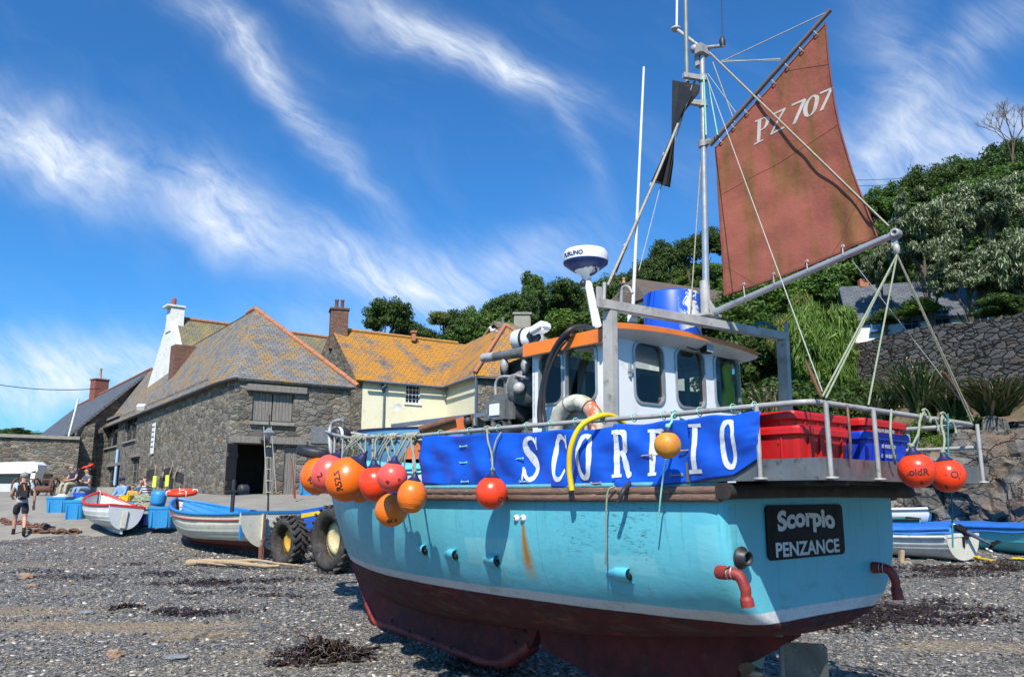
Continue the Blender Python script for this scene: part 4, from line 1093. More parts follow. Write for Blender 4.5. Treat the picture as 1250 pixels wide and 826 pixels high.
pm('stain_red', (.33, .05, .03), (.22, .03, .03), .55, scale=6, bump=.1)
pm('sock_red', (.30, .035, .022), (.18, .018, .015), .5, scale=10, bump=.3)
pm('rope_green', (.30, .33, .22), (.20, .24, .16), .9, scale=40, bump=.8, bdist=.004)
pm('rope_teal', (.02, .20, .20), (.02, .14, .15), .8, scale=40, bump=.8, bdist=.004)
pm('rope_tan', (.42, .37, .27), (.30, .25, .18), .9, scale=40, bump=.8, bdist=.004)
pm('rope_grey', (.42, .42, .38), (.33, .33, .3), .8, scale=40, bump=.6, bdist=.003)
pm('rope_mint', (.30, .62, .52), (.2, .5, .42), .8, scale=40, bump=.6, bdist=.003)
pm('wire_dark', (.10, .07, .05), (.2, .1, .06), .6, scale=30)
pm('board_black', (.008, .008, .009), (.014, .014, .015), .6, scale=3, spec=.2)
pm('letter_grey', (.62, .62, .61), (.52, .52, .52), .4, scale=3)
pm('canvas_black', (.018, .018, .02), (.03, .03, .032), .85, scale=6, bump=.3)

B = thing('fishing_boat', 'turquoise fishing boat with red bottom, white wheelhouse and rust red sail, on the shingle', 'fishing boat', S0, BROT)
def bb(mb, name, m=None, parent=None, **k): return mb.build(name, m, parent or B, **k)

def build_hull():
    mb = MB(); st = [-.035, -.02, 0.012, .06, .13, .22]+list(np.linspace(.35, 7.2, 38))+list(np.linspace(7.3, 8.6, 20)); NV = 26
    end = {-.035: .945, -.02: .972, .012: .987, .06: .995}
    def ring(s, sg):
        k = end.get(s, 1.); b = sinterp(s, BEAM)*k; zs = sinterp(s, SHEER); zb = sinterp(max(s, 0), ZB); n = interp(s, NEXP)
        if s < .05: zb += (1-k)*1.2
        out = []
        for i in range(NV+1):
            th = PI/2*i/NV
            p = b*math.sin(th)**(2/n); z = zs-(zs-zb)*max(math.cos(th), 0)**(2/n)
            out.append(Vector((s, sg*p, z)))
        return out
    for sg in (1, -1):
        V = []; F = []
        for s in st: V += ring(s, sg)
        m_ = NV+1
        for i in range(len(st)-1):
            for j in range(NV): F.append((i*m_+j, (i+1)*m_+j, (i+1)*m_+j+1, i*m_+j+1))
        mb.add(V, F, True)
        # transom half
        r = ring(st[0], sg); c = [Vector((st[0]-.004, 0, q.z)) for q in r]; 
        mb.add(c+r, [(j, j+1, m_+j+1, m_+j) for j in range(NV)], False)
    h = bb(mb, 'hull', 'hull_paint', weld=True)
    # deck
    d = MB(); ss = np.linspace(0, 8.4, 30)
    d.grid(lambda u, v: Vector((u*8.45, (v*2-1)*(sinterp(u*8.45, BEAM)-.03), sinterp(u*8.45, SHEER)-.10)), 30, 5); bb(d, 'deck', 'deck_grey')
    # keel with its long forefoot, and the skeg aft
    k = MB(); T = .07
    def G(s): w = W(s, 0, 0); return gz(w.x, w.y)
    prof = [(7.75, .62), (7.42, .26), (7.22, .0), (7.06, -.16), (6.9, G(6.9)+.02), (6.2, G(6.2)+.01), (5.2, G(5.2)+.0), (4.5, G(4.5)-.02), (4.15, G(4.2)+.02), (3.85, -.28), (3.62, -.13), (3.5, .04), (3.45, .2), (5, .2), (6.6, .25), (7.2, .4)]
    pr = smooth_path([Vector((a, 0, b)) for a, b in prof[:13]], 3)+[Vector((a, 0, b)) for a, b in prof[13:]]
    k.prism([v-Vector((0, T, 0)) for v in pr], (0, 2*T, 0)); ko = bb(k, 'forekeel', 'keel_red')
    k = MB(); k.prism([(s, -.05, z) for s, z in ((3.5, .2), (3.4, -.1), (2.6, -.25), (1.3, -.3), (.95, -.1), (.8, .1), (.45, .3), (.25, .42), (.25, .56), (2, .4))], (0, .1, 0)); bb(k, 'skeg', 'keel_red')
    # worn shoe along the forefoot
    sh = MB(); lo = [v for v in pr[2*3:10*3+1]]
    sh.sweep([v+Vector((0, .0, .04)) for v in lo], 1., prof=[(-.085, -.05), (.085, -.05), (.085, .06), (-.085, .06)]); bb(sh, 'keel_shoe', 'shoe_red')
    # bolts on the forefoot
    for (px, py) in ((478, 757), (500, 770), (527, 779), (551, 790), (628, 783), (640, 770)):
        q = Bp(px, py, T+.01); m_ = MB(); m_.lathe([(0, .025), (.018, .02), (.022, 0)], q, 8, (0, 1, 0)); bb(m_, 'keel_bolt', 'machine_dark', ko)
    # rubbing strakes
    for sg in (1, -1):
        for dz, w_, mt in ((-.042, .052, 'rub_wood'), (.012, .06, 'rub_wood')):
            path = [Vector((s, sg*(hull_p(s, sinterp(s, SHEER)-.03)+.012), sinterp(s, SHEER)+dz+.0)) for s in list(np.linspace(-.03, 7.6, 34))+[7.9, 8.2, 8.4]]
            r_ = MB(); r_.sweep(path, 1., prof=[(-.045, -.03), (.02, -.033), (w_*.7, -.02), (w_*.82, 0), (w_*.7, .022), (.02, .033), (-.045, .03)] if sg > 0 else [(.045, -.03), (-.02, -.033), (-w_*.7, -.02), (-w_*.82, 0), (-w_*.7, .022), (-.02, .033), (.045, .03)])
            bb(r_, 'rubbing_strake', mt)
    r_ = MB(); r_.grid(lambda u, v: Vector((-.10-.03*math.cos((u-.5)*PI)+.09*(abs(v*4-2)-1 > .5), lerp(1.56, -1.60, u), 1.585-.075+.15*v+.02*math.sin(u*9)*.3-.02*math.cos((u-.5)*PI)*0)), 24, 5)
    r_ = MB(); r_.sweep([(-.09, 1.48, 1.635), (-.115, .7, 1.645), (-.12, 0, 1.65), (-.115, -.8, 1.645), (-.09, -1.60, 1.635)], 1., prof=[(-.07, -.055), (.02, -.06), (.06, -.045), (.07, 0), (.06, .045), (.02, .06), (-.07, .055)]); bb(r_, 'stern_strake', 'rub_wood_dark')
    cp = MB()
    for sg in (1, -1): cp.sweep([Vector((s, sg*(sinterp(s, BEAM)-.05), sinterp(s, SHEER)+.06)) for s in np.linspace(-.02, 8.3, 40)], 1., prof=[(-.06, -.02), (.06, -.02), (.06, .02), (-.06, .02)])
    bb(cp, 'gunwale_cap', 'gunwale_paint')
    # scuppers with half-round hoods
    for (px, py) in ((515, 671), (551, 677), (600, 684), (756, 701)):
        q = Bhull(px, py, .0); L = .26 if px > 700 else .24; r0 = .062; m_ = MB()
        def f(u, v, q=q, L=L, r0=r0):
            s = q.x+L/2-u*L; rr = r0*(.35+.65*min(u*2.2, 1)); a = PI*(v*1.02)-.0; z = q.z-.0+math.cos(a)*rr; base = hull_p(s, z)
            return Vector((s, base+math.sin(a)*rr*1.25*(.4+.6*u), z))
        m_.grid(f, 9, 9); o = bb(m_, 'scupper_hood', 'hull_turquoise')
        m_ = MB(); m_.sphere((q.x-L/2+.012, hull_p(q.x-L/2, q.z)+.012, q.z-.008), .030, 10, 6, (.4, 1, 1)); bb(m_, 'outlet', 'board_black', o)
    for (px, py) in ((631, 632), (639, 632)):
        q = Bhull(px, py, .0); m_ = MB(); m_.lathe([(0, .03), (.02, .028), (.03, .012), (.034, 0)], q, 12, (0, 1, .12)); o = bb(m_, 'bolt_cap', 'gel_white'); m_ = MB(); m_.lathe([(0, .036), (.008, .034), (.01, .026)], q, 8, (0, 1, .12)); bb(m_, 'bolt', 'rusty_iron', o)
    # transom: name board
    sT = -.04
    c0 = Bs(938, 613, sT); c1 = Bs(1030, 614, sT); c2 = Bs(1026, 681, sT); c3 = Bs(931, 683, sT)
    pc = (c0.y+c1.y+c2.y+c3.y)/4; zc = (c0.z+c1.z+c2.z+c3.z)/4; bw = abs(c0.y-c1.y)/2+.0; bh = (c0.z-c3.z)/2*.98
    sl = (c1.z-c0.z)/(c1.y-c0.y)*0
    m_ = MB(); pts = []
    for (a, b, a0) in ((1, 1, 0), (-1, 1, 90), (-1, -1, 180), (1, -1, 270)):
        for k in range(6):
            an = R(a0+k*18); pts.append(Vector((sT-.002, pc+a*(bw-.05)+.05*math.cos(an), zc+b*(bh-.05)+.05*math.sin(an))))
    m_.prism(pts, (-.012, 0, 0)); nb_ = bb(m_, 'name_board', 'board_black')
    def put_text(txt, size, cz, wid, bold, name, arch=0., shear=0., hgt=None):
        vs, fs = text_mesh(txt, 1., bold, shear); x0 = min(v.x for v in vs); x1 = max(v.x for v in vs); y0 = min(v.y for v in vs); y1 = max(v.y for v in vs)
        kx = wid/(x1-x0); ky = size/(y1-y0); m_ = MB(); V = []
        for v in vs:
            X = (v.x-(x0+x1)/2)*kx; Y = (v.y-(y0+y1)/2)*ky+arch*(1-(2*X/wid)**2)
            V.append(Vector((sT-.0175, pc-X, zc+cz+Y)))
        m_.add(V, fs); bb(m_, name, 'letter_grey', nb_, fixn=False)
    put_text('Scorpio', .205, .055, bw*1.5, .045, 'lettering', arch=.035)
    put_text('PENZANCE', .115, -.135, bw*1.66, .03, 'lettering')
    # exhaust
    q = Bs(903, 680, sT); m_ = MB(); m_.lathe([(.075, 0), (.085, .02), (.06, .03), (.055, .08), (.045, .085), (.045, .02)], q, 16, (-1, .1, -.05)); bb(m_, 'exhaust_pipe', 'rubber_black')
    # discharge socks
    for (px, py, dx, L) in ((880, 698, 0, .20), (1066, 692, 0, .24)):
        q = Bs(px, py, sT); m_ = MB(); m_.lathe([(.05, -.02), (.05, .05), (.042, .06), (.042, .08)], q, 14, (-1, .25, 0)); o = bb(m_, 'outlet_spigot', 'sock_red')
        m_ = MB(); path = [q+Vector((-.05, -.01, 0)), q+Vector((-.13, -.03, -.02)), q+Vector((-.17, -.04, -.10)), q+Vector((-.17, -.045, -.16)), q+Vector((-.18, -.05, -L-.03))]
        m_.sweep(smooth_path(path, 5), [.042]*6+[.040]*6+[.038]*4+[.048]*5, 12, caps=False); bb(m_, 'rubber_sock', 'sock_red', o)
        m_ = MB()
        for k in (0, 1): m_.sweep([q+Vector((-.06-k*.03, -.015-k*.01, 0))+Vector((.0, math.cos(a)*.047, math.sin(a)*.047)) for a in np.linspace(0, 2*PI, 14)], .006, 5)
        bb(m_, 'hose_clip', 'alloy_bright', o)
    # rudder, stock and propeller
    ru = MB(); r0 = Bs(952, 780, -.25)
    sr = -.30
    def Rp(px, py, p=0.): return Bp(px, py, p)
    a = Rp(957, 783); b = Rp(1008, 786); 
    ru.prism([Vector((a.x, -.018, a.z)), Vector((b.x+.03, -.018, b.z+.0)), Vector((b.x, -.018, b.z-.03)), Vector((b.x, -.018, b.z-.62)), Vector((a.x, -.018, a.z-.66))], (0, .036, 0)); bb(ru, 'rudder', 'rudder_grey')
    ru = MB(); ru.tube((a.x+.02, 0, a.z-.65), (a.x+.02, 0, .58), .032); ru.lathe([(.07, 0), (.07, .05), (.045, .06)], (a.x+.02, 0, a.z+.05), 12); bb(ru, 'rudder_stock', 'machine_grey')
    pr_ = MB(); hub = Vector((a.x+.30, 0, a.z-.30)); pr_.lathe([(0, -.09), (.04, -.07), (.055, 0), (.05, .12)], hub, 14, (1, 0, 0)); ph = bb(pr_, 'propeller_hub', 'prop_bronze')
    for k in range(4):
        bl = MB(); an = k*PI/2+.4
        def f(u, v, an=an):
            r = .05+.21*u; w_ = .13*math.sin(PI*min(u*.85+.15, 1))**.6; x = (v-.5)*w_*1.0; q = Vector((x*.6, x*.8, r)); q = Matrix.Rotation(an, 3, 'X') @ q; return hub+q
        bl.grid(f, 7, 6); bb(bl, 'propeller_blade', 'prop_bronze', ph)
pm('hull_turquoise', (.085, .44, .55), (.11, .50, .60), .35, scale=5, bump=.1, c3=(.2, .5, .52)); pm('gunwale_paint', (.12, .42, .48), (.10, .3, .34), .5, scale=5, bump=.2, c3=(.2, .22, .2))
pm('shoe_red', (.42, .05, .03), (.20, .025, .02), .6, scale=4, bump=.5, c3=(.08, .02, .02)); pm('rudder_grey', (.16, .165, .15), (.10, .10, .09), .4, .5, scale=4, bump=.2, c3=(.28, .28, .26)); pm('prop_bronze', (.30, .26, .19), (.2, .18, .13), .4, .8, scale=6)
build_hull()

# ---- stern platform and rails
ZP = 1.835
def platform():
    m_ = MB(); m_.box((-.29, 0, ZP-.035), (1.10, 2.9, .07), None, .006); pl = bb(m_, 'stern_platform', 'deck_plate')
    m_ = MB()
    for (a, b) in (((-.846, 1.46), (-.846, -1.46)), ((-.846, 1.456), (.25, 1.456)), ((-.846, -1.456), (.25, -1.456))):
        m_.bar((a[0], a[1], ZP-.055), (b[0], b[1], ZP-.055), .014, .15)
    bb(m_, 'platform_edge', 'deck_plate', pl)
    m_ = MB()
    for p in (-1.0, 0, 1.0): m_.bar((-.8, p, ZP-.12), (.1, p, ZP-.12), .05, .09)
    m_.bar((-.6, 1.2, ZP-.12), (-.6, -1.2, ZP-.12), .05, .06); bb(m_, 'platform_bearer', 'machine_dark', pl)
platform()
ZR = 2.235
def rail_p(s): return sinterp(s, BEAM)-.035 if s > .2 else 1.44
RAILPATH = [Vector((s, rail_p(s), interp(s, [(.2, ZR), (4, 2.26), (6, 2.36), (8.4, 2.62)]))) for s in np.linspace(.2, 8.0, 30)]
def rails():
    c = MB(); corner = lambda s, p: Vector((s, p, ZR))
    port = [corner(-.82, 1.30), corner(-.80, 1.40), corner(-.70, 1.45), corner(0, 1.45)]+RAILPATH[1:]
    bow = [Vector((8.35, .25, 2.63)), Vector((8.45, 0, 2.64)), Vector((8.35, -.25, 2.63))]
    star = [Vector((q.x, -q.y, q.z)) for q in port][::-1]
    c.sweep(smooth_path(port, 2)+bow+smooth_path(star, 2), .021, 10, closed=True); bb(c, 'top_rail', 'galv')
    def post(s, p, z0, z1): 
        m_ = MB(); m_.tube((s, p, z0), (s, p, z1), .0175); m_.lathe([(.05, 0), (.05, .012), (.022, .015)], (s, p, z0), 12); bb(m_, 'rail_post', 'galv')
    for (px, py) in ((1005, 487), (1063, 494), (1190, 515)):
        q = Bs(px, py, -.85); post(-.865, min(max(q.y, -1.44), 1.46), ZP-.12, ZR)
    q = Bp(925, 500, 1.46); post(q.x, 1.475, ZP-.12, ZR)
    post(-.2, -1.475, ZP-.12, ZR); post(.2, -1.475, ZP-.1, ZR)
    for s in (1.3, 2.6, 3.75, 4.6, 5.5, 6.4, 7.2, 7.9):
        p = rail_p(s); z1 = interp(s, [(.2, ZR), (4, 2.26), (6, 2.36), (8.4, 2.62)]); z0 = sinterp(s, SHEER)+.06
        for sg in (1, -1): post(s, p*sg, z0, z1)
    # second rail on the far side
    m_ = MB(); m_.sweep([(-.82, -1.42, 2.03), (.3, -1.45, 2.03), (1.3, -1.45, 2.03)], .018, 8); bb(m_, 'lower_rail', 'galv')
rails()

# ---- wheelhouse
HP, HS0, HPN = 1.0, 1.38, -1.14; HS1 = Bp(650, 470, 1.0).x
ZD, ZRF = 1.42, 3.08
def rounded_rect(cx, cy, w, h, r, n=5):
    out = []
    for (a, b, a0) in ((1, 1, 0), (-1, 1, 90), (-1, -1, 180), (1, -1, 270)):
        for k in range(n+1): an = R(a0+k*90/n); out.append((cx+a*(w/2-r)+r*math.cos(an), cy+b*(h/2-r)+r*math.sin(an)))
    return out
def panel_with_windows(mb, f, u0, u1, z0, z1, wins, t, thick=.05):
    """flat wall in the (u,z) plane with rounded window openings; f(u, z, k) to 3-D (k inwards)"""
    bm = bmesh.new()
    def loop(pts):
        vs = [bm.verts.new((x, y, 0)) for x, y in pts]; return [bm.edges.new((vs[i], vs[(i+1) % len(vs)])) for i in range(len(vs))]
    E = loop([(u0, z0), (u1, z0), (u1, z1(u1)), (u0, z1(u0))])
    for w in wins: E += loop(rounded_rect(*w))
    r = bmesh.ops.triangle_fill(bm, use_beauty=True, use_dissolve=False, edges=E)
    bm.verts.index_update(); V = [v.co.copy() for v in bm.verts]; F = [tuple(v.index for v in fc.verts) for fc in bm.faces]; bm.free()
    mb.add([f(v.x, v.y, 0) for v in V], F); 
    for w in wins:
        rr = rounded_rect(*w); n = len(rr)
        mb.add([f(x, y, 0) for x, y in rr]+[f(x, y, thick) for x, y in rr], [(i, (i+1) % n, n+(i+1) % n, n+i) for i in range(n)])
def wheelhouse():
    wh = empty('wheelhouse'); wh.parent = B
    panels = MB(); top = lambda u: ZRF
    # aft face (u = -p so that it runs left to right in view)
    fa = lambda u, z, k: Vector((HS0+k, -u, z))
    wa = []
    for (x0, x1, y0, y1) in ((773, 811, 420, 492), (824, 861, 428, 497), (871, 904, 435, 500)):
        a = Bs(x0, y0, HS0); b = Bs(x1, y1, HS0); a2 = Bs(x0, y1, HS0)
        wa.append((-(a.y+b.y)/2, (a.z+b.z)/2+.005, abs(a.y-b.y), (a.z-a2.z+Bs(x1, y0, HS0).z-b.z)/2, .10))
    pe = HPN+.08
    panel_with_windows(panels, fa, -HP, -pe, ZD, top, wa, .05)
    # port side
    fp = lambda u, z, k: Vector((-u, HP-k, z))
    wp = []
    for (x0, x1, y0, y1) in ((691, 729, 424, 490), (659, 687, 431, 493)):
        a = Bp(x0, y0, HP); b = Bp(x1, y1, HP); a2 = Bp(x0, y1, HP); b2 = Bp(x1, y0, HP)
        wp.append((-(a.x+b.x)/2, (a.z+b.z)/2, abs(a.x-b.x), (a.z-a2.z+b2.z-b.z)/2, .09))
    panel_with_windows(panels, fp, -HS1, -HS0, ZD, top, wp, .05)
    # starboard, front, chamfer
    panels.quad((HS0, pe, ZD), (HS0+.22, HPN-.05, ZD), (HS0+.22, HPN-.05, ZRF), (HS0, pe, ZRF)) if False else None
    fc = lambda u, z, k: Vector((HS0+u*.9, pe-u*.42, z))
    panel_with_windows(panels, fc, 0, .42, ZD, top, [(.2, wa[2][1]+.02, .22, wa[2][3], .06)], .05, 0)
    q = fc(.42, 0, 0)
    panels.quad((q.x, q.y, ZD), (HS1, q.y, ZD), (HS1, q.y, 2.35), (q.x, q.y, 2.35)); panels.quad((q.x, q.y, 2.98), (HS1, q.y, 2.98), (HS1, q.y, ZRF), (q.x, q.y, ZRF))
    for (a, b) in ((q.x, q.x+.08), (q.x+.42, q.x+.5), (HS1-.08, HS1)): panels.quad((a, q.y, 2.35), (b, q.y, 2.35), (b, q.y, 2.98), (a, q.y, 2.98))
    panels.quad((HS1, HP, ZD), (HS1, q.y, ZD), (HS1, q.y, 2.4), (HS1, HP, 2.4)); panels.quad((HS1, HP, 2.95), (HS1, q.y, 2.95), (HS1, q.y, ZRF), (HS1, HP, ZRF))
    for p in (HP-.05, .3, -.4, q.y+.05): panels.box((HS1-.02, p, 2.67), (.035, .1, .56))
    panels.build('cabin_wall', 'gel_white', wh, weld=False, fixn=True)
    # frames and glass
    for (f, w, nm) in [(fa, w, 0) for w in wa]+[(fp, w, 1) for w in wp]:
        fr = MB(); rr = rounded_rect(w[0], w[1], w[2]+.035, w[3]+.035, w[4]+.015, 6); ri = rounded_rect(w[0], w[1], w[2]-.012, w[3]-.012, w[4], 6); n = len(rr)
        V = [f(x, y, -.012) for x, y in rr]+[f(x, y, -.016) for x, y in ri]+[f(x, y, .03) for x, y in ri]+[f(x, y, .002) for x, y in rr]
        fr.add(V, [(a*n+i, a*n+(i+1) % n, b*n+(i+1) % n, b*n+i) for a, b in ((3, 0), (0, 1), (1, 2)) for i in range(n)], False)
        fo = fr.build('window_frame', 'alloy_bright', wh)
        g = MB(); g.poly([f(x, y, .022) for x, y in ri]); g.build('window_pane', 'cabin_glass', wh, fixn=False)
    g = MB(); w = (.2, wa[2][1]+.02, .22, wa[2][3], .06); g.poly([fc(x, y, 0) for x, y in rounded_rect(*w)]); g.build('window_pane', 'cabin_glass', wh, fixn=False)
    g = MB(); g.quad((q.x, q.y+.01, 2.35), (HS1, q.y+.01, 2.35), (HS1, q.y+.01, 2.98), (q.x, q.y+.01, 2.98)); g.build('window_pane', 'cabin_glass', wh)
    g = MB(); g.quad((HS1-.01, HP-.05, 2.4), (HS1-.01, q.y, 2.4), (HS1-.01, q.y, 2.95), (HS1-.01, HP-.05, 2.95)); g.build('window_pane', 'pane_glass', wh)  # opaque near-black pane stands in for the dark of the cabin
    # cabin interior: sole, console and seat, black so the cabin looks unlit
    i_ = MB(); i_.box(((HS0+HS1)/2, 0, ZD+.4), (HS1-HS0-.1, 1.9, .02)); i_.box((HS1-.3, 0, 2.15), (.45, 1.7, .5), None, .03); i_.box((HS1-.35, .3, 2.5), (.12, .4, .28), None, .02); i_.tube((1.75, .1, 1.8), (1.75, .1, 2.35), .05); i_.box((1.75, .1, 2.4), (.4, .4, .1), None, .03); i_.box((1.68, .1, 2.62), (.08, .36, .4), None, .03)
    i_.build('console', 'board_black', wh)
    # roof: cambered slab with orange edge that flares aft
    rf = MB()
    def camber(p): return .05*(1-(p/1.25)**2)
    OUT = [(HS0-.24, 1.04), (HS0-.05, 1.12), (HS0+.3, 1.12), (HS1+.16, 1.12), (HS1+.16, -1.18), (HS0-.0, -1.22), (HS0-.2, -1.15)]
    def top_z(s, p): return 3.13+camber(p)+(.02 if s < HS0 else 0)
    N = 12
    def f(u, v): 
        p = lerp(1.10, -1.28, v); s = lerp(HS0-.20+.05*abs(v*2-1)**4, HS1+.03, u); return Vector((s, p, top_z(s, p)))
    rf.grid(f, 10, 16); rf.build('roof_top', 'gel_white', wh)
    def edge(u):
        """around the roof edge: port side from the front, then aft, then starboard"""
        if u < .3: s = lerp(HS1+.03, HS0-.10, u/.3); return Vector((s, 1.10, top_z(s, 1.10)))
        if u < .8: v = (u-.3)/.5; p = lerp(1.10, -1.28, v); s = HS0-.20+.05*abs(v*2-1)**4; return Vector((s, p, top_z(s, p)))
        s = lerp(HS0-.10, HS1+.03, (u-.8)/.2); return Vector((s, -1.28, top_z(s, -1.28)))
    e = MB(); pts = [edge(i/60) for i in range(61)]
    V = []; 
    for i, q in enumerate(pts):
        cen = Vector((lerp(HS0, HS1, .5), 0, q.z)); o_ = (q-cen); o_.z = 0; o_.normalize(); portside = i/60 < .29
        hgt = .125 if portside else .042
        V += [q-o_*.02+Vector((0, 0, .012)), q+Vector((0, 0, .004)), q+o_*.0+Vector((0, 0, -.045)) if not portside else q-o_*.0+Vector((0, .01, -hgt))]
    e.add(V, [(3*i+a, 3*(i+1)+a, 3*(i+1)+a+1, 3*i+a+1) for i in range(60) for a in (0, 1)]); e.build('roof_edge', 'orange_paint', wh, fixn=False)
    # soffit from edge in to the walls
    so = MB(); V = []
    for i, q in enumerate(pts):
        portside = i/60 < .29; lowz = q.z-(.125 if portside else .042)
        p_in = min(max(q.y, HPN+.02), HP-.005); s_in = min(max(q.x, HS0+.005), HS1)
        V += [Vector((q.x, q.y, lowz)), Vector((lerp(q.x, s_in, .12), lerp(q.y, p_in, .12), lowz-.008)), Vector((lerp(q.x, s_in, .85), lerp(q.y, p_in, .85), 3.075)), Vector((s_in, p_in, 3.068))]
    so.add(V, [(4*i+a, 4*(i+1)+a, 4*(i+1)+a+1, 4*i+a+1) for i in range(60) for a in (0, 1, 2)], True); so.build('soffit', 'gel_white', wh, fixn=False)
    # deck lamp under the aft edge
    l = MB(); q = Bs(862, 425, HS0-.1); l.box(q, (.09, .13, .11), None, .015); l.tube(q+Vector((0, 0, .05)), q+Vector((0, 0, .14)), .02); lo = l.build('deck_lamp', 'rubber_black', wh)
    l = MB(); l.box(q+Vector((-.049, 0, 0)), (.008, .11, .09)); l.build('lens', 'lamp_lens', lo)
    l = MB(); l.sweep(smooth_path([Bs(833, 419, HS0-.05), Bs(840, 424, HS0-.06), Bs(850, 427, HS0-.06), q+Vector((0, .05, 0))], 5), .007, 6); l.build('cable', 'rubber_black', lo)
    # door hinge on the corner
    l = MB(); q = Bs(769, 452, HS0-.01); l.box(q, (.03, .03, .13), None, .005); l.box(q+Vector((-.01, -.0, -.0)), (.02, .06, .03)); l.build('hinge', 'alloy_bright', wh)
    return wh
def glass():
    m, nb, bs = new_mat('cabin_glass'); bs.inputs['Base Color'].default_value = (.012, .014, .014, 1); bs.inputs['Roughness'].default_value = .03
    tr = nb.n.new('ShaderNodeBsdfTransparent'); tr.inputs[0].default_value = (.72, .78, .75, 1); mx = nb.n.new('ShaderNodeMixShader'); mx.inputs[0].default_value = .62
    g = nb.n.new('ShaderNodeBsdfGlossy'); g.inputs['Roughness'].default_value = .02
    fr = nb.n.new('ShaderNodeFresnel'); fr.inputs[0].default_value = 1.5
    m2 = nb.n.new('ShaderNodeMixShader'); nb.link(fr.outputs[0], m2.inputs[0]); nb.link(tr.outputs[0], m2.inputs[1]); nb.link(g.outputs[0], m2.inputs[2])
    nb.link(m2.outputs[0], nb.n['Material Output'].inputs[0]); M['cabin_glass'] = m
    m, nb, bs = new_mat('lamp_lens'); setc(nb, bs, (.35, .34, .3), .15); M['lamp_lens'] = m
glass()
WH = wheelhouse()
# oilskin jacket hanging inside the third aft window
def jacket():
    q0 = Bs(888, 470, HS0+.075); m_ = MB()
    def f(u, v):
        z = q0.z+.24-.55*v; a = 2*PI*u; w_ = interp(v, [(0, .03), (.12, .085), (.5, .095), (1, .13)])
        return Vector((q0.x+math.sin(a)*.035*(1+.3*math.sin(7*v+a)), q0.y+math.cos(a)*w_+.015*math.sin(9*v+3*a), z))
    m_.grid(f, 16, 18, closeu=True); 
    V = [W(*v) for v in m_.v]; m_.v = [tuple(v) for v in V]
    o = m_.build('oilskin_jacket', 'oilskin_yellow'); tag(o, 'yellow green oilskin jacket hanging inside the wheelhouse window', 'jacket')
pm('oilskin_yellow', (.78, .95, .10), (.66, .85, .08), .4, scale=6, bump=.6, bscale=8, bdist=.03)
jacket()

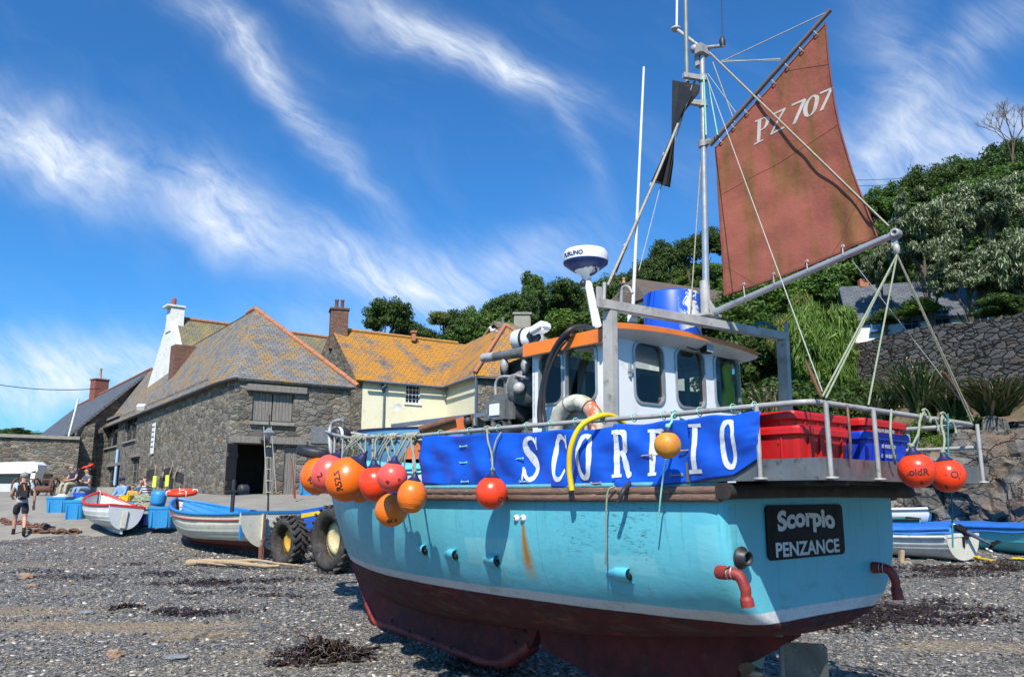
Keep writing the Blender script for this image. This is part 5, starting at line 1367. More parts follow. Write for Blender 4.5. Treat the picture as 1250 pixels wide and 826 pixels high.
# ---- gantry, mast, boom, sail, radar
MP = -.36; MS = 1.2
def rig():
    g = empty('gantry'); g.parent = B
    a = Bz(737, 371, 3.36); b = Bz(966, 409, 3.36)
    a = Bp(738, 372, 1.22); b = Vector((a.x-.25, -1.46, a.z+.01)); s_ = a.x
    m_ = MB(); m_.bar(a+Vector((0, .04, 0)), b, .085, .09, bev=.006); m_.build('cross_beam', 'alloy', g)
    for (t_, m1) in ((a+Vector((0, -.07, 0)), 'alloy'), (b+Vector((0, .06, 0)), 'alloy')):
        m_ = MB(); m_.bar((t_.x, t_.y, t_.z-.05), (t_.x+.03, t_.y, 1.55), .115, .09, (0, 1, 0), bev=.008); m_.build('gantry_post', m1, g)
    m_ = MB(); q = a+Vector((0, .05, 0)); m_.box(q+Vector((0, .02, .06)), (.03, .06, .2), None, .005); m_.build('beam_lug', 'alloy', g); m_ = MB(); m_.box(b+Vector((0, -.03, .03)), (.04, .03, .28), None, .004); m_.build('beam_lug', 'alloy', g)
    # mast
    mf = Bp(862, 386, MP); mt = Bp(857, 58, MP); mu = (mt-mf).normalized(); mast = empty('mast'); mast.parent = B
    m_ = MB(); m_.tube(mf-Vector((0, 0, .12)), mf.lerp(mt, .62), .037, .035, 14); m_.tube(mf.lerp(mt, .62), mf.lerp(mt, 1.), .034, .03, 14); m_.build('mast_tube', 'alloy_bright', mast)
    m_ = MB(); m_.box(mf+Vector((0, 0, .0)), (.22, .24, .03), None, .004); m_.tube(mf, mf+Vector((0, 0, .38)), .055, .052, 14); m_.build('mast_step', 'alloy', mast)
    gf = Bp(866, 178, MP)
    for (py, r0) in ((96, .05), (127, .05), (176, .05)):
        q = Bp(858, py, MP); m_ = MB(); m_.tube(q-Vector((0, 0, .035)), q+Vector((0, 0, .035)), r0, r0, 12); m_.bar(q, q+Vector((.10, .22, 0)) if py != 176 else q+Vector((-.1, 0, 0)), .05, .055); m_.build('mast_bracket', 'galv', mast)
    m_ = MB(); q = Bp(857, 62, MP); m_.box(q+Vector((0, .0, .0)), (.10, .16, .12), None, .01); m_.box(Bp(853, 74, MP), (.09, .07, .18), None, .02); m_.sphere(Bp(848, 60, MP+.05), .05, 10, 8); m_.build('masthead_block', 'galv', mast)
    m_ = MB(); m_.tube(Bp(863, 58, MP-.05), Bp(884, 56, MP-.05), .02); m_.build('masthead_arm', 'galv', mast)
    m_ = MB(); m_.tube(Bp(855, 58, MP), Bp(826, 36, MP), .02); m_.lathe([(.0, 0), (.05, .0), (.06, .025), (.02, .04)], Bp(825, 37, MP), 12); m_.build('antenna_arm', 'galv', mast)
    m_ = MB(); m_.tube(Bp(826, 36, MP), Bp(827, -60, MP), .014); m_.build('antenna', 'gel_white', mast)
    m_ = MB(); m_.tube(Bp(839, 125, MP+.1), Bp(836, -60, MP+.1), .028, .022, 10); m_.build('topmast_pole', 'pole_green', mast)
    m_ = MB(); m_.tube(Bp(882, 56, MP-.05), Bp(880, -50, MP-.05), .005); m_.lathe([(.03, 0), (.035, .06), (.02, .1), (.006, .12)], Bp(882, 56, MP-.05), 10); m_.build('whip_aerial', 'rubber_black', mast)
    # white whip antenna standing on the wheelhouse roof
    m_ = MB(); m_.tube(Bp(772, 390, .75), Bp(786, 82, .75), .018, .012, 8); m_.lathe([(.05, 0), (.05, .06), (.02, .12)], Bp(772, 393, .75), 12); m_.build('whip_antenna', 'gel_white', B)
    # boom and gaff
    b0 = Bp(872, 381, MP); b1 = Bp(1094, 285, MP); m_ = MB(); m_.tube(b0, b1, .034, .032, 14); bo = bb(m_, 'boom', 'alloy_bright')
    m_ = MB(); m_.lathe([(.036, -.045), (.042, -.03), (.042, .03), (.036, .045), (.018, .045), (.018, -.045)], b1, 14, (0, 1, 0)); m_.box(b1+Vector((.02, 0, -.06)), (.05, .03, .1)); m_.build('boom_end', 'galv', bo)
    m_ = MB(); m_.bar(b0, mf+Vector((-.0, 0, .2)), .05, .05); m_.build('gooseneck', 'galv', bo)
    g0 = Bp(867, 177, MP); g1 = Bp(1014, 12, MP); m_ = MB(); m_.tube(g0, g1, .026, .022, 12); ga = bb(m_, 'gaff', 'gaff_dark')
    # sail
    c = {(0, 0): Bp(884, 361, MP), (0, 1): Bp(873, 180, MP), (1, 1): Bp(1008, 27, MP), (1, 0): Bp(1072, 289, MP)}
    def sail(u, v, k=0.):
        a = c[0, 0].lerp(c[0, 1], v); b = c[1, 0].lerp(c[1, 1], v)
        q = a.lerp(b, u); uu = min(max(u, 0), 1); vv = min(max(v, 0), 1)
        q = q+Vector((.10*math.sin(PI*vv)*uu**3, 0, 0))      # hollow leech
        q.z += .03*math.sin(PI*uu)*(1-vv)*-1
        belly = .05*math.sin(PI*uu)*math.sin(PI*vv)
        cr = .012*math.sin(26*(uu*.5+vv*.3)+3*noise.noise(Vector((uu*3, vv*3, 4))))*math.sin(PI*uu)*math.sin(PI*vv)+.014*noise.noise(Vector((uu*3, vv*9, 7)))
        cl = max(0, 1-math.hypot((1-uu)*2.6, vv*3.2)); cr += .03*cl*math.sin(38*(uu-vv*.2))*max(0, min(1, cl*2))
        cr += .006*noise.noise(Vector((uu*6, vv*6, 1)))
        q.y += -belly+cr+k
        return q
    m_ = MB(); m_.grid(lambda u, v: sail(u, v), 60, 60); so = bb(m_, 'sail', 'sail_cloth', fixn=False); 
    md = so.modifiers.new('thickness', 'SOLIDIFY'); md.thickness = .004; md.offset = 0
    # number on the sail
    def P2(px, py):
        """picture point to sail parameters by search"""
        best = None; u0, v0, st = .5, .5, .25
        tgt = (px, py)
        def proj(q):
            w = W(*q)-Vector((0, 0, CAMZ)); cc, ss = math.cos(PITCH), math.sin(PITCH); y = w.y*cc+w.z*ss; z = -w.y*ss+w.z*cc; return (625+FPX*w.x/y, 413-FPX*z/y)
        for _ in range(40):
            cand = [(u0+i*st, v0+j*st) for i in (-1, 0, 1) for j in (-1, 0, 1)]
            d_ = [(math.hypot(proj(sail(a, b))[0]-px, proj(sail(a, b))[1]-py), a, b) for a, b in cand]; m0 = min(d_)
            if (m0[1], m0[2]) == (u0, v0): st *= .6
            u0, v0 = m0[1], m0[2]
        return u0, v0
    corners = [P2(921, 177), P2(1008, 133), P2(1012, 108), P2(922, 148)]   # baseline left, right, top right, top left
    def on(x, y):
        a = [corners[0][i]+(corners[1][i]-corners[0][i])*x for i in (0, 1)]; b = [corners[3][i]+(corners[2][i]-corners[3][i])*x for i in (0, 1)]
        return sail(a[0]+(b[0]-a[0])*y, a[1]+(b[1]-a[1])*y, .006)
    lt = MB(); W1, W2 = .03, .065
    def st(pts, ws, k=4):
        P = smooth_path([Vector(p) for p in pts], k); wv = [interp(i/(len(P)-1), [(j/(len(ws)-1), w) for j, w in enumerate(ws)]) for i in range(len(P))]; ribbon(lt, P, wv, on)
    def ln(a, b, w): n = 8; ribbon(lt, [Vector(a).lerp(Vector(b), i/n) for i in range(n+1)], [w]*(n+1), on)
    # P
    ln((.06, .0), (.06, 1), .05); ln((0, .02), (.13, .02), .06); ln((0, .97), (.09, .97), .06); st([(.07, .95), (.15, .93), (.18, .74), (.14, .52), (.07, .5)], [.05, .05, .06, .05, .05])
    # Z
    ln((.24, .9), (.42, .9), .09); ln((.41, .9), (.24, .06), .035); ln((.24, .07), (.43, .07), .09)
    # 7
    ln((.50, .93), (.68, .93), .10); ln((.675, .93), (.56, 0), .055)
    # 0
    st([(.78, .97), (.715, .75), (.70, .45), (.725, .15), (.775, .03), (.83, .15), (.85, .5), (.84, .82), (.78, .97)], [.04, .055, .06, .055, .04, .055, .06, .055, .04])
    # 7
    ln((.88, .93), (1.05, .93), .10); ln((1.045, .93), (.94, 0), .055)
    lt.build('sail_number', 'number_paint', so, fixn=False)
    # reef seam, hem and eyelets
    for (A_, B_) in (((.62, 1), (1, .80)), ((0, .20), (.24, 0)), ((0, .66), (1, .52)), ((.72, 0), (1, .2))):
        sm_ = MB(); sm_.sweep([sail(lerp(A_[0], B_[0], i/30), lerp(A_[1], B_[1], i/30), .002) for i in range(31)], .0035, 5); sm_.build('seam', 'sail_hem', so)
    hm = MB()
    for (A_, B_) in (((0, .004), (1, .004)), ((.996, 0), (.996, 1)), ((.004, 0), (.004, 1)), ((0, .992), (1, .992))):
        hm.sweep([sail(lerp(A_[0], B_[0], i/24), lerp(A_[1], B_[1], i/24), 0) for i in range(25)], .009, 6)
    hm.build('bolt_rope', 'sail_hem', so)
    for i, u in enumerate(np.linspace(.06, .92, 8)):
        e = MB(); q = sail(u, 1, 0); t_ = (g1-g0).normalized(); r = .034
        pts = [q+Vector((0, math.cos(a)*r, 0))+Vector((-t_.z, 0, t_.x))*(math.sin(a)*r+.01) for a in np.linspace(0, 2*PI, 12)]; e.sweep(pts, .005, 5); e.build('lacing', 'rope_grey', ga)
    for u in (.15, .36, .58, .8):
        e = MB(); q = sail(u, 0, 0); t_ = (b1-b0).normalized(); qq = b0+t_*((q-b0).dot(t_)); e.tube(q+Vector((0, .02, .03)), qq+Vector((0, .035, 0)), .006); e.lathe([(.018, 0), (.018, .008), (.008, .008)], q+Vector((0, .01, .05)), 10, (0, 1, 0)); e.build('lacing', 'galv', bo)
    # rigging lines that belong to the rig
    def line(pts, r, m1, name='stay', sg=0.): 
        e = MB(); P = sag(pts[0], pts[1], sg, 8) if len(pts) == 2 else smooth_path(pts, 4); e.sweep(P, r, 6); return bb(e, name, m1)
    tp = Bp(866, 64, MP+.0)
    line([tp, Bp(1085, 276, MP+.06)], .0085, 'rope_tan', 'topping_lift'); line([tp+Vector((0, .01, -.01)), Bp(1084, 277, MP+.05)], .006, 'wire_dark', 'topping_lift')
    line([Bp(880, 76, MP), Bp(1012, 14, MP)], .006, 'rope_grey', 'peak_halyard')
    line([Bp(880, 76, MP), Bp(953, 72, MP)], .006, 'rope_grey'); line([Bp(880, 74, MP), Bp(953, 74, MP)], .004, 'rope_grey', 'stay')
    line([Bp(870, 76, MP), Bp(897, 150, MP)], .006, 'rope_tan'); line([Bp(864, 90, MP), Bp(900, 140, MP)], .004, 'rope_grey')
    line([Bp(859, 95, MP+.03), Bp(862, 165, MP+.03)], .012, 'rope_mint', 'halyard'); line([Bp(864, 100, MP+.03), Bp(876, 165, MP+.03)], .008, 'rope_mint', 'halyard')
    # masthead to aft rail, bow and port side
    line([Bp(862, 92, MP), Bp(1004, 478, 1.44)], .0045, 'rope_grey'); 
    e = MB(); a_ = Bp(984, 442, 1.42); b_ = Bp(1003, 485, 1.44); e.tube(a_, b_, .011); bb(e, 'bottle_screw', 'rusty_iron')
    line([Bp(1040, 318, MP+.1), Bp(1172, 488, -1.3)], .0045, 'rope_grey'); e = MB(); e.tube(Bp(1153, 455, -1.1), Bp(1188, 505, -1.4), .012); bb(e, 'bottle_screw', 'rusty_iron')
    bl = Bp(1094, 300, MP); e = MB(); e.lathe([(.012, 0), (.026, .02), (.03, .05), (.026, .08), (.012, .10)], bl-Vector((0, 0, .08)), 10); bb(e, 'block', 'galv')
    for (px, py, p) in ((1004, 484, 1.44), (1008, 486, 1.40), (1060, 494, .55)): line([bl-Vector((0, 0, .08)), Bs(px, py, -.84)], .008, 'rope_green', 'sheet_rope')
    line([bl-Vector((0, 0, .08)), Bs(1188, 513, -.84)], .008, 'rope_tan', 'sheet_rope'); line([bl-Vector((0, 0, .10)), Bs(1186, 515, -.84)], .006, 'rope_green', 'sheet_rope')
    st_t = Bp(848, 100, MP+.05)
    line([st_t, Bp(812, 190, .3), Bp(775, 275, .8), Bp(742, 348, 1.22)], .013, 'rope_tan', 'cable_stay'); line([Bp(846, 104, MP+.05), Bp(808, 196, .3), Bp(772, 283, .8), Bp(744, 352, 1.2)], .008, 'rubber_black', 'cable_stay')
    for t_ in (.2, .35, .5, .65, .8, .93):
        q = Bp(lerp(848, 742, t_), lerp(100, 348, t_)+3, lerp(MP, 1.22, t_)); e = MB(); e.sphere(q, .022, 8, 6, (1, 1, 1.6)); bb(e, 'cable_tie', 'rope_grey')
    line([Bp(806, 228, .3), Bp(780, 330, .8)], .004, 'rope_grey'); line([Bp(856, 190, MP), Bp(843, 378, MP+.2)], .007, 'rope_tan', 'halyard')
    line([Bp(738, 345, 1.22), Bp(737, 368, 1.24)], .02, 'galv', 'shackle')
    e = MB(); e.sweep(smooth_path([Bp(758, 371, .9), Bp(760, 352, .9), Bp(767, 350, .9), Bp(772, 358, .9)], 4), .016, 8); bb(e, 'grab_hoop', 'galv')
    # coil of teal rope on the gantry beam
    e = MB(); cx, cy = Bs(930, 402, MS-.1), None
    P = []; rr = random.Random(2)
    for i in range(150):
        a = i*.42; P.append(cx+Vector((rr.uniform(-.02, .02)-.05, math.cos(a)*(.20+rr.uniform(-.03, .03)), math.sin(a)*(.055+rr.uniform(-.015, .02)))))
    e.sweep(smooth_path(P, 2), .007, 5); o = e.build('rope_coil', 'rope_teal'); 
    o.location = S0; o.rotation_euler = (0, 0, BROT); tag(o, 'coil of teal rope hanging on the alloy gantry beam', 'rope')
    # day shape: black cones
    q1 = Bp(833, 103, .05); 
    for (pts, nm) in (([(821, 98), (855, 103), (843, 140), (822, 163)], 1), ([(819, 168), (826, 163), (819, 229), (795, 223)], 2)):
        pass
    ds_ = thing('day_shape', 'black folding day shape signal of crossed canvas plates hoisted beside the mast', 'signal shape', S0, BROT)
    P = lambda px, py, p=.0: Bp(px, py, p)
    m_ = MB(); m_.prism([P(821, 98), P(836, 101), P(832, 140), P(820, 165)], (0, .006, 0)); m_.prism([P(836, 101), P(855, 104, -.12), P(853, 114, -.12), P(833, 140), P(822, 165)], (0, .006, 0)); m_.prism([P(830, 100), P(845, 112, .2), P(821, 163)], (0, .006, 0)); m_.build('upper_cone', 'canvas_black', ds_)
    m_ = MB(); m_.prism([P(824, 160), P(795, 222), P(818, 229), P(822, 200)], (0, .006, 0)); m_.prism([P(824, 160), P(800, 220, .2), P(813, 226, -.15)], (0, .006, 0)); m_.build('lower_cone', 'canvas_black', ds_)
    m_ = MB(); m_.sweep(sag(P(845, 104), P(806, 232), 0, 4), .006, 6); m_.build('hoist_line', 'rope_grey', ds_)
    # radar
    rd = empty('radar'); rd.parent = B
    PR = .55; f = Bp(729, 398, PR); t2 = Bp(717, 341, PR); m_ = MB(); m_.tube(f, t2, .048, .04, 14); m_.lathe([(.04, -.12), (.06, -.02), (.13, .03), (.15, .05)], Bp(716, 334, PR), 14); m_.box(Bp(716, 345, PR), (.10, .06, .10), None, .01); m_.build('radar_post', 'gel_white', rd)
    cc = Bp(715, 331, PR); rr_ = abs(Bp(744, 318, PR).x-Bp(687, 318, PR).x)/2*.78
    rr_ = 28.5/FPX*(W(*cc).y*math.cos(PITCH)+1.2*math.sin(PITCH))
    m_ = MB(); m_.lathe([(.0, .0), (rr_*.55, .0), (rr_*.72, .03), (rr_*.97, .075), (rr_*.985, .10)], cc, 32); m_.build('radar_base', 'radar_blue', rd)
    m_ = MB(); m_.lathe([(rr_*.985, .098), (rr_, .12), (rr_, .155), (rr_*.98, .19), (rr_*.9, .222), (rr_*.6, .245), (0, .25)], cc, 40); dome = m_.build('radar_dome', 'gel_white', rd)
    vs, fs = text_mesh('FURUNO', .062, .003); m_ = MB(); V = []
    a0 = math.atan2(*( (Vector((0, 0, 0))-Vector((W(*cc).x, W(*cc).y, 0))).to_2d().yx ))-BROT
    for v in vs: a = a0-.62+v.x/rr_; V.append(cc+Vector((math.cos(a)*(rr_+.003), math.sin(a)*(rr_+.003), .142+v.y)))
    m_.add(V, fs); m_.build('radar_lettering', 'radar_blue', dome, fixn=False)
    m_ = MB(); m_.sweep(smooth_path([cc+Vector((-.12, .0, .02)), cc+Vector((-.16, .0, -.02)), cc+Vector((-.12, 0, -.05)), cc+Vector((-.03, 0, -.06))], 4), .012, 8); m_.sphere(Bp(712, 346, PR+.04), .04, 10, 8); m_.build('radar_cable', 'rubber_black', rd)
pm('number_paint', (.56, .50, .45), (.42, .34, .29), .8, scale=8)
pm('pole_green', (.24, .27, .24), (.18, .2, .18), .5, .3, scale=5); pm('gaff_dark', (.13, .10, .09), (.20, .14, .11), .6, scale=5, bump=.2); pm('radar_blue', (.008, .03, .13), (.010, .035, .16), .35, scale=3)
pm('sail_hem', (.22, .055, .04), (.16, .045, .035), .85, scale=6, bump=.3)
def sail_mat():
    m, nb, bs = new_mat('sail_cloth'); o = nb.obj(); s, p, z = nb.sep(o)[:3]
    n = nb.noise(o, 1.6, 7, .65); st = nb.noise(nb.vm('MULTIPLY', o, (3.2, 3.2, .55)), 1.6, 6, .6)
    col = nb.mix(nb.map(n, .35, .7), (.39, .125, .085), (.31, .10, .075))
    col = nb.mix(nb.map(st, .46, .62, 0., .75), col, (.20, .115, .035))
    col = nb.mix(nb.m('MULTIPLY', nb.map(nb.noise(o, 5, 6, .7), .55, .7), nb.m('MULTIPLY', nb.map(z, 5.0, 5.8), .6)), col, (.07, .05, .04))
    spk = nb.vor(o, 26, 'F1', 'Distance'); col = nb.mix(nb.map(spk, .05, .12, .5, 0.), col, (.05, .02, .02))
    col = nb.mix(nb.map(nb.noise(o, 14, 4, .6), .5, .8, 0., .3), col, (.45, .17, .12))
    w = nb.noise(nb.vm('MULTIPLY', o, (260, 260, 260)), 1., 2)
    setc(nb, bs, col, .85, 0, nb.bump(nb.m('ADD', nb.noise(o, 5, 5, .6), nb.m('MULTIPLY', w, .08)), .5, .03), .15)
    tr = nb.n.new('ShaderNodeBsdfTranslucent'); nb.put(tr.inputs[0], col); mx = nb.n.new('ShaderNodeMixShader'); mx.inputs[0].default_value = .18
    nb.link(bs.outputs[0], mx.inputs[1]); nb.link(tr.outputs[0], mx.inputs[2]); nb.link(mx.outputs[0], nb.n['Material Output'].inputs[0]); M['sail_cloth'] = m
sail_mat(); rig()
# ---------------------------------------------------------------- banner along the port rail
pm('banner_blue', (.005, .075, .50), (.006, .09, .56), .40, scale=3, bump=.12, bscale=12, bdist=.02, c3=(.008, .065, .42))
pm('banner_white', (.72, .74, .76), (.62, .65, .68), .5, scale=5, c3=(.5, .54, .62))
pm('buoy_orange', (.92, .15, .006), (.86, .125, .006), .30, scale=4, bump=.08, c3=(.70, .19, .05))
pm('buoy_orange_pale', (.86, .19, .012), (.78, .15, .010), .34, scale=4, bump=.08, c3=(.6, .15, .03))
pm('buoy_red', (.86, .055, .012), (.80, .045, .01), .27, scale=4, bump=.08, c3=(.66, .08, .03))
pm('buoy_pink', (.86, .10, .075), (.80, .085, .06), .3, scale=4, bump=.05)
pm('buoy_ochre', (.72, .29, .02), (.55, .20, .03), .5, scale=7, bump=.35, c3=(.35, .14, .03))
pm('buoy_cap', (.010, .014, .07), (.02, .02, .06), .5, scale=9)
pm('ink', (.015, .012, .015), (.03, .02, .02), .6, scale=9)
def edge_pts(lst): return lst
B1 = [(8, 0)]
def banner_surface(i):
    """panel i: (s, z) limits along the rail and the surface function of (u 0..1 forward to aft, v 0..1 bottom to top)"""
    if i == 0: tp = [(517, 533), (570, 531), (640, 527), (700, 524), (752, 520)]; bt = [(517, 590), (570, 592), (640, 593), (700, 596), (752, 598)]
    else: tp = [(744, 518), (790, 515), (840, 509), (885, 505), (923, 501)]; bt = [(746, 597), (790, 593), (840, 588), (888, 580), (918, 560)]
    pt = lambda L: [Bp(x, y, 1.55 if x > 600 else 1.50) for x, y in L]
    T = pt(tp); Bo = pt(bt)
    def fn(u, v, k=0.):
        q = u*4; a = min(int(q), 3); f = q-a
        t = T[a].lerp(T[a+1], f); b = Bo[a].lerp(Bo[a+1], f); w = b.lerp(t, v)
        p = rail_p(w.x)+.035
        h = .030*math.sin(w.x*5.2+v*2.6+i)*math.sin(PI*min(max(v, 0), 1))+.014*math.sin(w.x*13-v*5+i*2)*(.3+math.sin(PI*min(max(v, 0), 1)))
        h += .020*noise.noise(Vector((w.x*2.2, v*1.6, i*5)))
        h += .009*noise.noise(Vector((w.x*7, v*2.5, i*3)))+.005*noise.noise(Vector((w.x*3+v*9, v*4-w.x*6, i)))
        for (uc, sp) in ((0., .3), (1., .3)):
            d = abs(u-uc); 
            if d < sp: h += .005*math.sin(v*16+d*22)*(1-d/sp)
        # tied corners pull diagonal creases
        return Vector((w.x, p+h+.012*i+k, w.z+.008*math.sin(u*21+i)*(v > .9)))
    return fn
BN = thing('banner', 'long blue banner with white letters SCORPIO laced along the port rail', 'banner', S0, BROT)
BF = [banner_surface(0), banner_surface(1)]
for i in (0, 1):
    m_ = MB(); m_.grid(lambda u, v: BF[i](u, v), 110, 26); o = m_.build('banner_cloth', 'banner_blue', BN, fixn=False)
    md = o.modifiers.new('thickness', 'SOLIDIFY'); md.thickness = .003; md.offset = -1
def banner_letters():
    def inv(i, px, py):
        fn = BF[i]; u0, v0, st = .5, .5, .25; cc, ss = math.cos(PITCH), math.sin(PITCH)
        def er(a, b):
            w = W(*fn(a, b))-Vector((0, 0, CAMZ)); y = w.y*cc+w.z*ss; z = -w.y*ss+w.z*cc; return math.hypot(625+FPX*w.x/y-px, 413-FPX*z/y-py)
        for _ in range(60):
            c_ = [(er(u0+a*st, v0+b*st), u0+a*st, v0+b*st) for a in (-1, 0, 1) for b in (-1, 0, 1)]; m0 = min(c_)
            if (m0[1], m0[2]) == (u0, v0): st *= .6
            u0, v0 = m0[1], m0[2]
        return u0, v0
    def st(pts, ws, k=6):
        P = smooth_path([Vector(p) for p in pts], k); return P, [interp(i/(len(P)-1), [(j/(len(ws)-1), w) for j, w in enumerate(ws)]) for i in range(len(P))]
    def ln(a, b, w): n = 12; return [Vector(a).lerp(Vector(b), i/n) for i in range(n+1)], [w]*(n+1)
    T, t = .29, .10
    G = {
     'S': [st([(.86, .76), (.80, .88), (.58, .975), (.30, .93), (.17, .76), (.30, .60), (.52, .50), (.78, .38), (.85, .20), (.68, .05), (.42, .02), (.20, .10), (.10, .24)], [t, .10, t, .14, T, .26, .28, .26, T, .14, t, .10, t]), ln((.88, .99), (.88, .70), .07), ln((.08, .30), (.08, .0), .07)],
     'C': [st([(.90, .74), (.82, .90), (.60, .98), (.34, .90), (.17, .62), (.17, .36), (.34, .08), (.60, .02), (.80, .08), (.93, .24)], [t, .09, t, .16, T, T, .16, t, .09, t]), ln((.92, 1.0), (.92, .70), .07)],
     'O': [st([(.5, .97), (.26, .86), (.16, .5), (.26, .14), (.5, .03), (.74, .14), (.84, .5), (.74, .86), (.5, .97)], [t, .2, .27, .2, t, .2, .27, .2, t])],
     'R': [ln((.27, .02), (.27, .98), T), ln((.02, .035), (.50, .035), .07), ln((.02, .965), (.4, .965), .07), st([(.3, .95), (.62, .94), (.80, .84), (.80, .64), (.62, .53), (.3, .51)], [.07, .1, T, T, .1, .07]), st([(.45, .51), (.64, .45), (.76, .25), (.86, .06), (1.02, .04)], [.08, .2, T, .2, .07])],
     'P': [ln((.27, .02), (.27, .98), T), ln((.02, .035), (.52, .035), .07), ln((.02, .965), (.4, .965), .07), st([(.3, .95), (.66, .94), (.86, .84), (.86, .62), (.66, .50), (.3, .48)], [.07, .1, T, T, .1, .07])],
     'I': [ln((.5, .02), (.5, .98), .30), ln((.12, .035), (.88, .035), .08), ln((.12, .965), (.88, .965), .08)]}
    for ch, i, bl, br, tr_, tl in (('S', 0, (636, 586), (656, 586), (657, 533), (637, 533)), ('C', 0, (673, 586), (690, 586), (692, 531), (674, 532)), ('O', 0, (705, 585), (726, 584), (727, 529), (706, 530)),
                               ('R', 1, (747, 583), (771, 581), (769, 524), (747, 526)), ('P', 1, (791, 581), (812, 579), (812, 522), (791, 524)), ('I', 1, (841, 578), (861, 577), (858, 517), (840, 518)), ('O', 1, (879, 571), (903, 569), (901, 510), (877, 513))):
        c = [inv(i, *q) for q in (bl, br, tr_, tl)]; lt = MB(); n_ = [0]
        for P, ws in G[ch]:
            n_[0] += 1; k = .005+.0008*n_[0]
            def on(x, y, k=k):
                a0 = c[0][0]+(c[1][0]-c[0][0])*x; a1 = c[0][1]+(c[1][1]-c[0][1])*x; b0 = c[3][0]+(c[2][0]-c[3][0])*x; b1 = c[3][1]+(c[2][1]-c[3][1])*x
                return BF[i](a0+(b0-a0)*y, a1+(b1-a1)*y, k)
            asp = 1.
            ribbon(lt, P, ws, on)
        lt.build('letter', 'banner_white', BN, fixn=False)
    # cord lacing, eyelets
    for (px, py, i) in ((534, 533, 0), (570, 531, 0), (606, 529, 0), (640, 527, 0), (670, 526, 0), (700, 524, 0), (735, 521, 0), (770, 516, 1), (806, 513, 1), (850, 509, 1), (890, 505, 1), (917, 502, 1)):
        u, v = inv(i, px, py); q = BF[i](u, .965); e = MB(); c_ = Vector((q.x, rail_p(q.x), interp(q.x, [(.2, ZR), (4, 2.26)])))
        pts = [c_+Vector((.004*math.sin(a*2), math.cos(a)*.036, math.sin(a)*.036)) for a in np.linspace(0, 2*PI, 12)]; e.sweep(pts, .004, 5); e.sphere(pts[0], .011, 6, 5)
        e.build('lacing', 'rope_mint', BN)
    for (px, py, i) in ((566, 565, 0), (568, 588, 0), (634, 560, 0), (640, 588, 0), (730, 556, 1), (728, 590, 0), (826, 580, 1), (790, 556, 1), (838, 550, 1), (566, 545, 0)):
        u, v = inv(i, px, py)
        if not (0 <= u <= 1): continue
        q = BF[i](u, v, .008); e = MB(); e.sweep([q+Vector((.05, 0, .0)), q+Vector((0, .006, .002)), q+Vector((-.05, 0, .004))], .006, 6)
        for k in (-.055, .055): e.lathe([(.006, 0), (.013, .002), (.014, .005), (.008, .006)], q+Vector((k, -.004, .003)), 10, (0, 1, 0))
        e.build('lacing', 'rope_tan' if px > 650 else 'rope_mint', BN)
banner_letters()

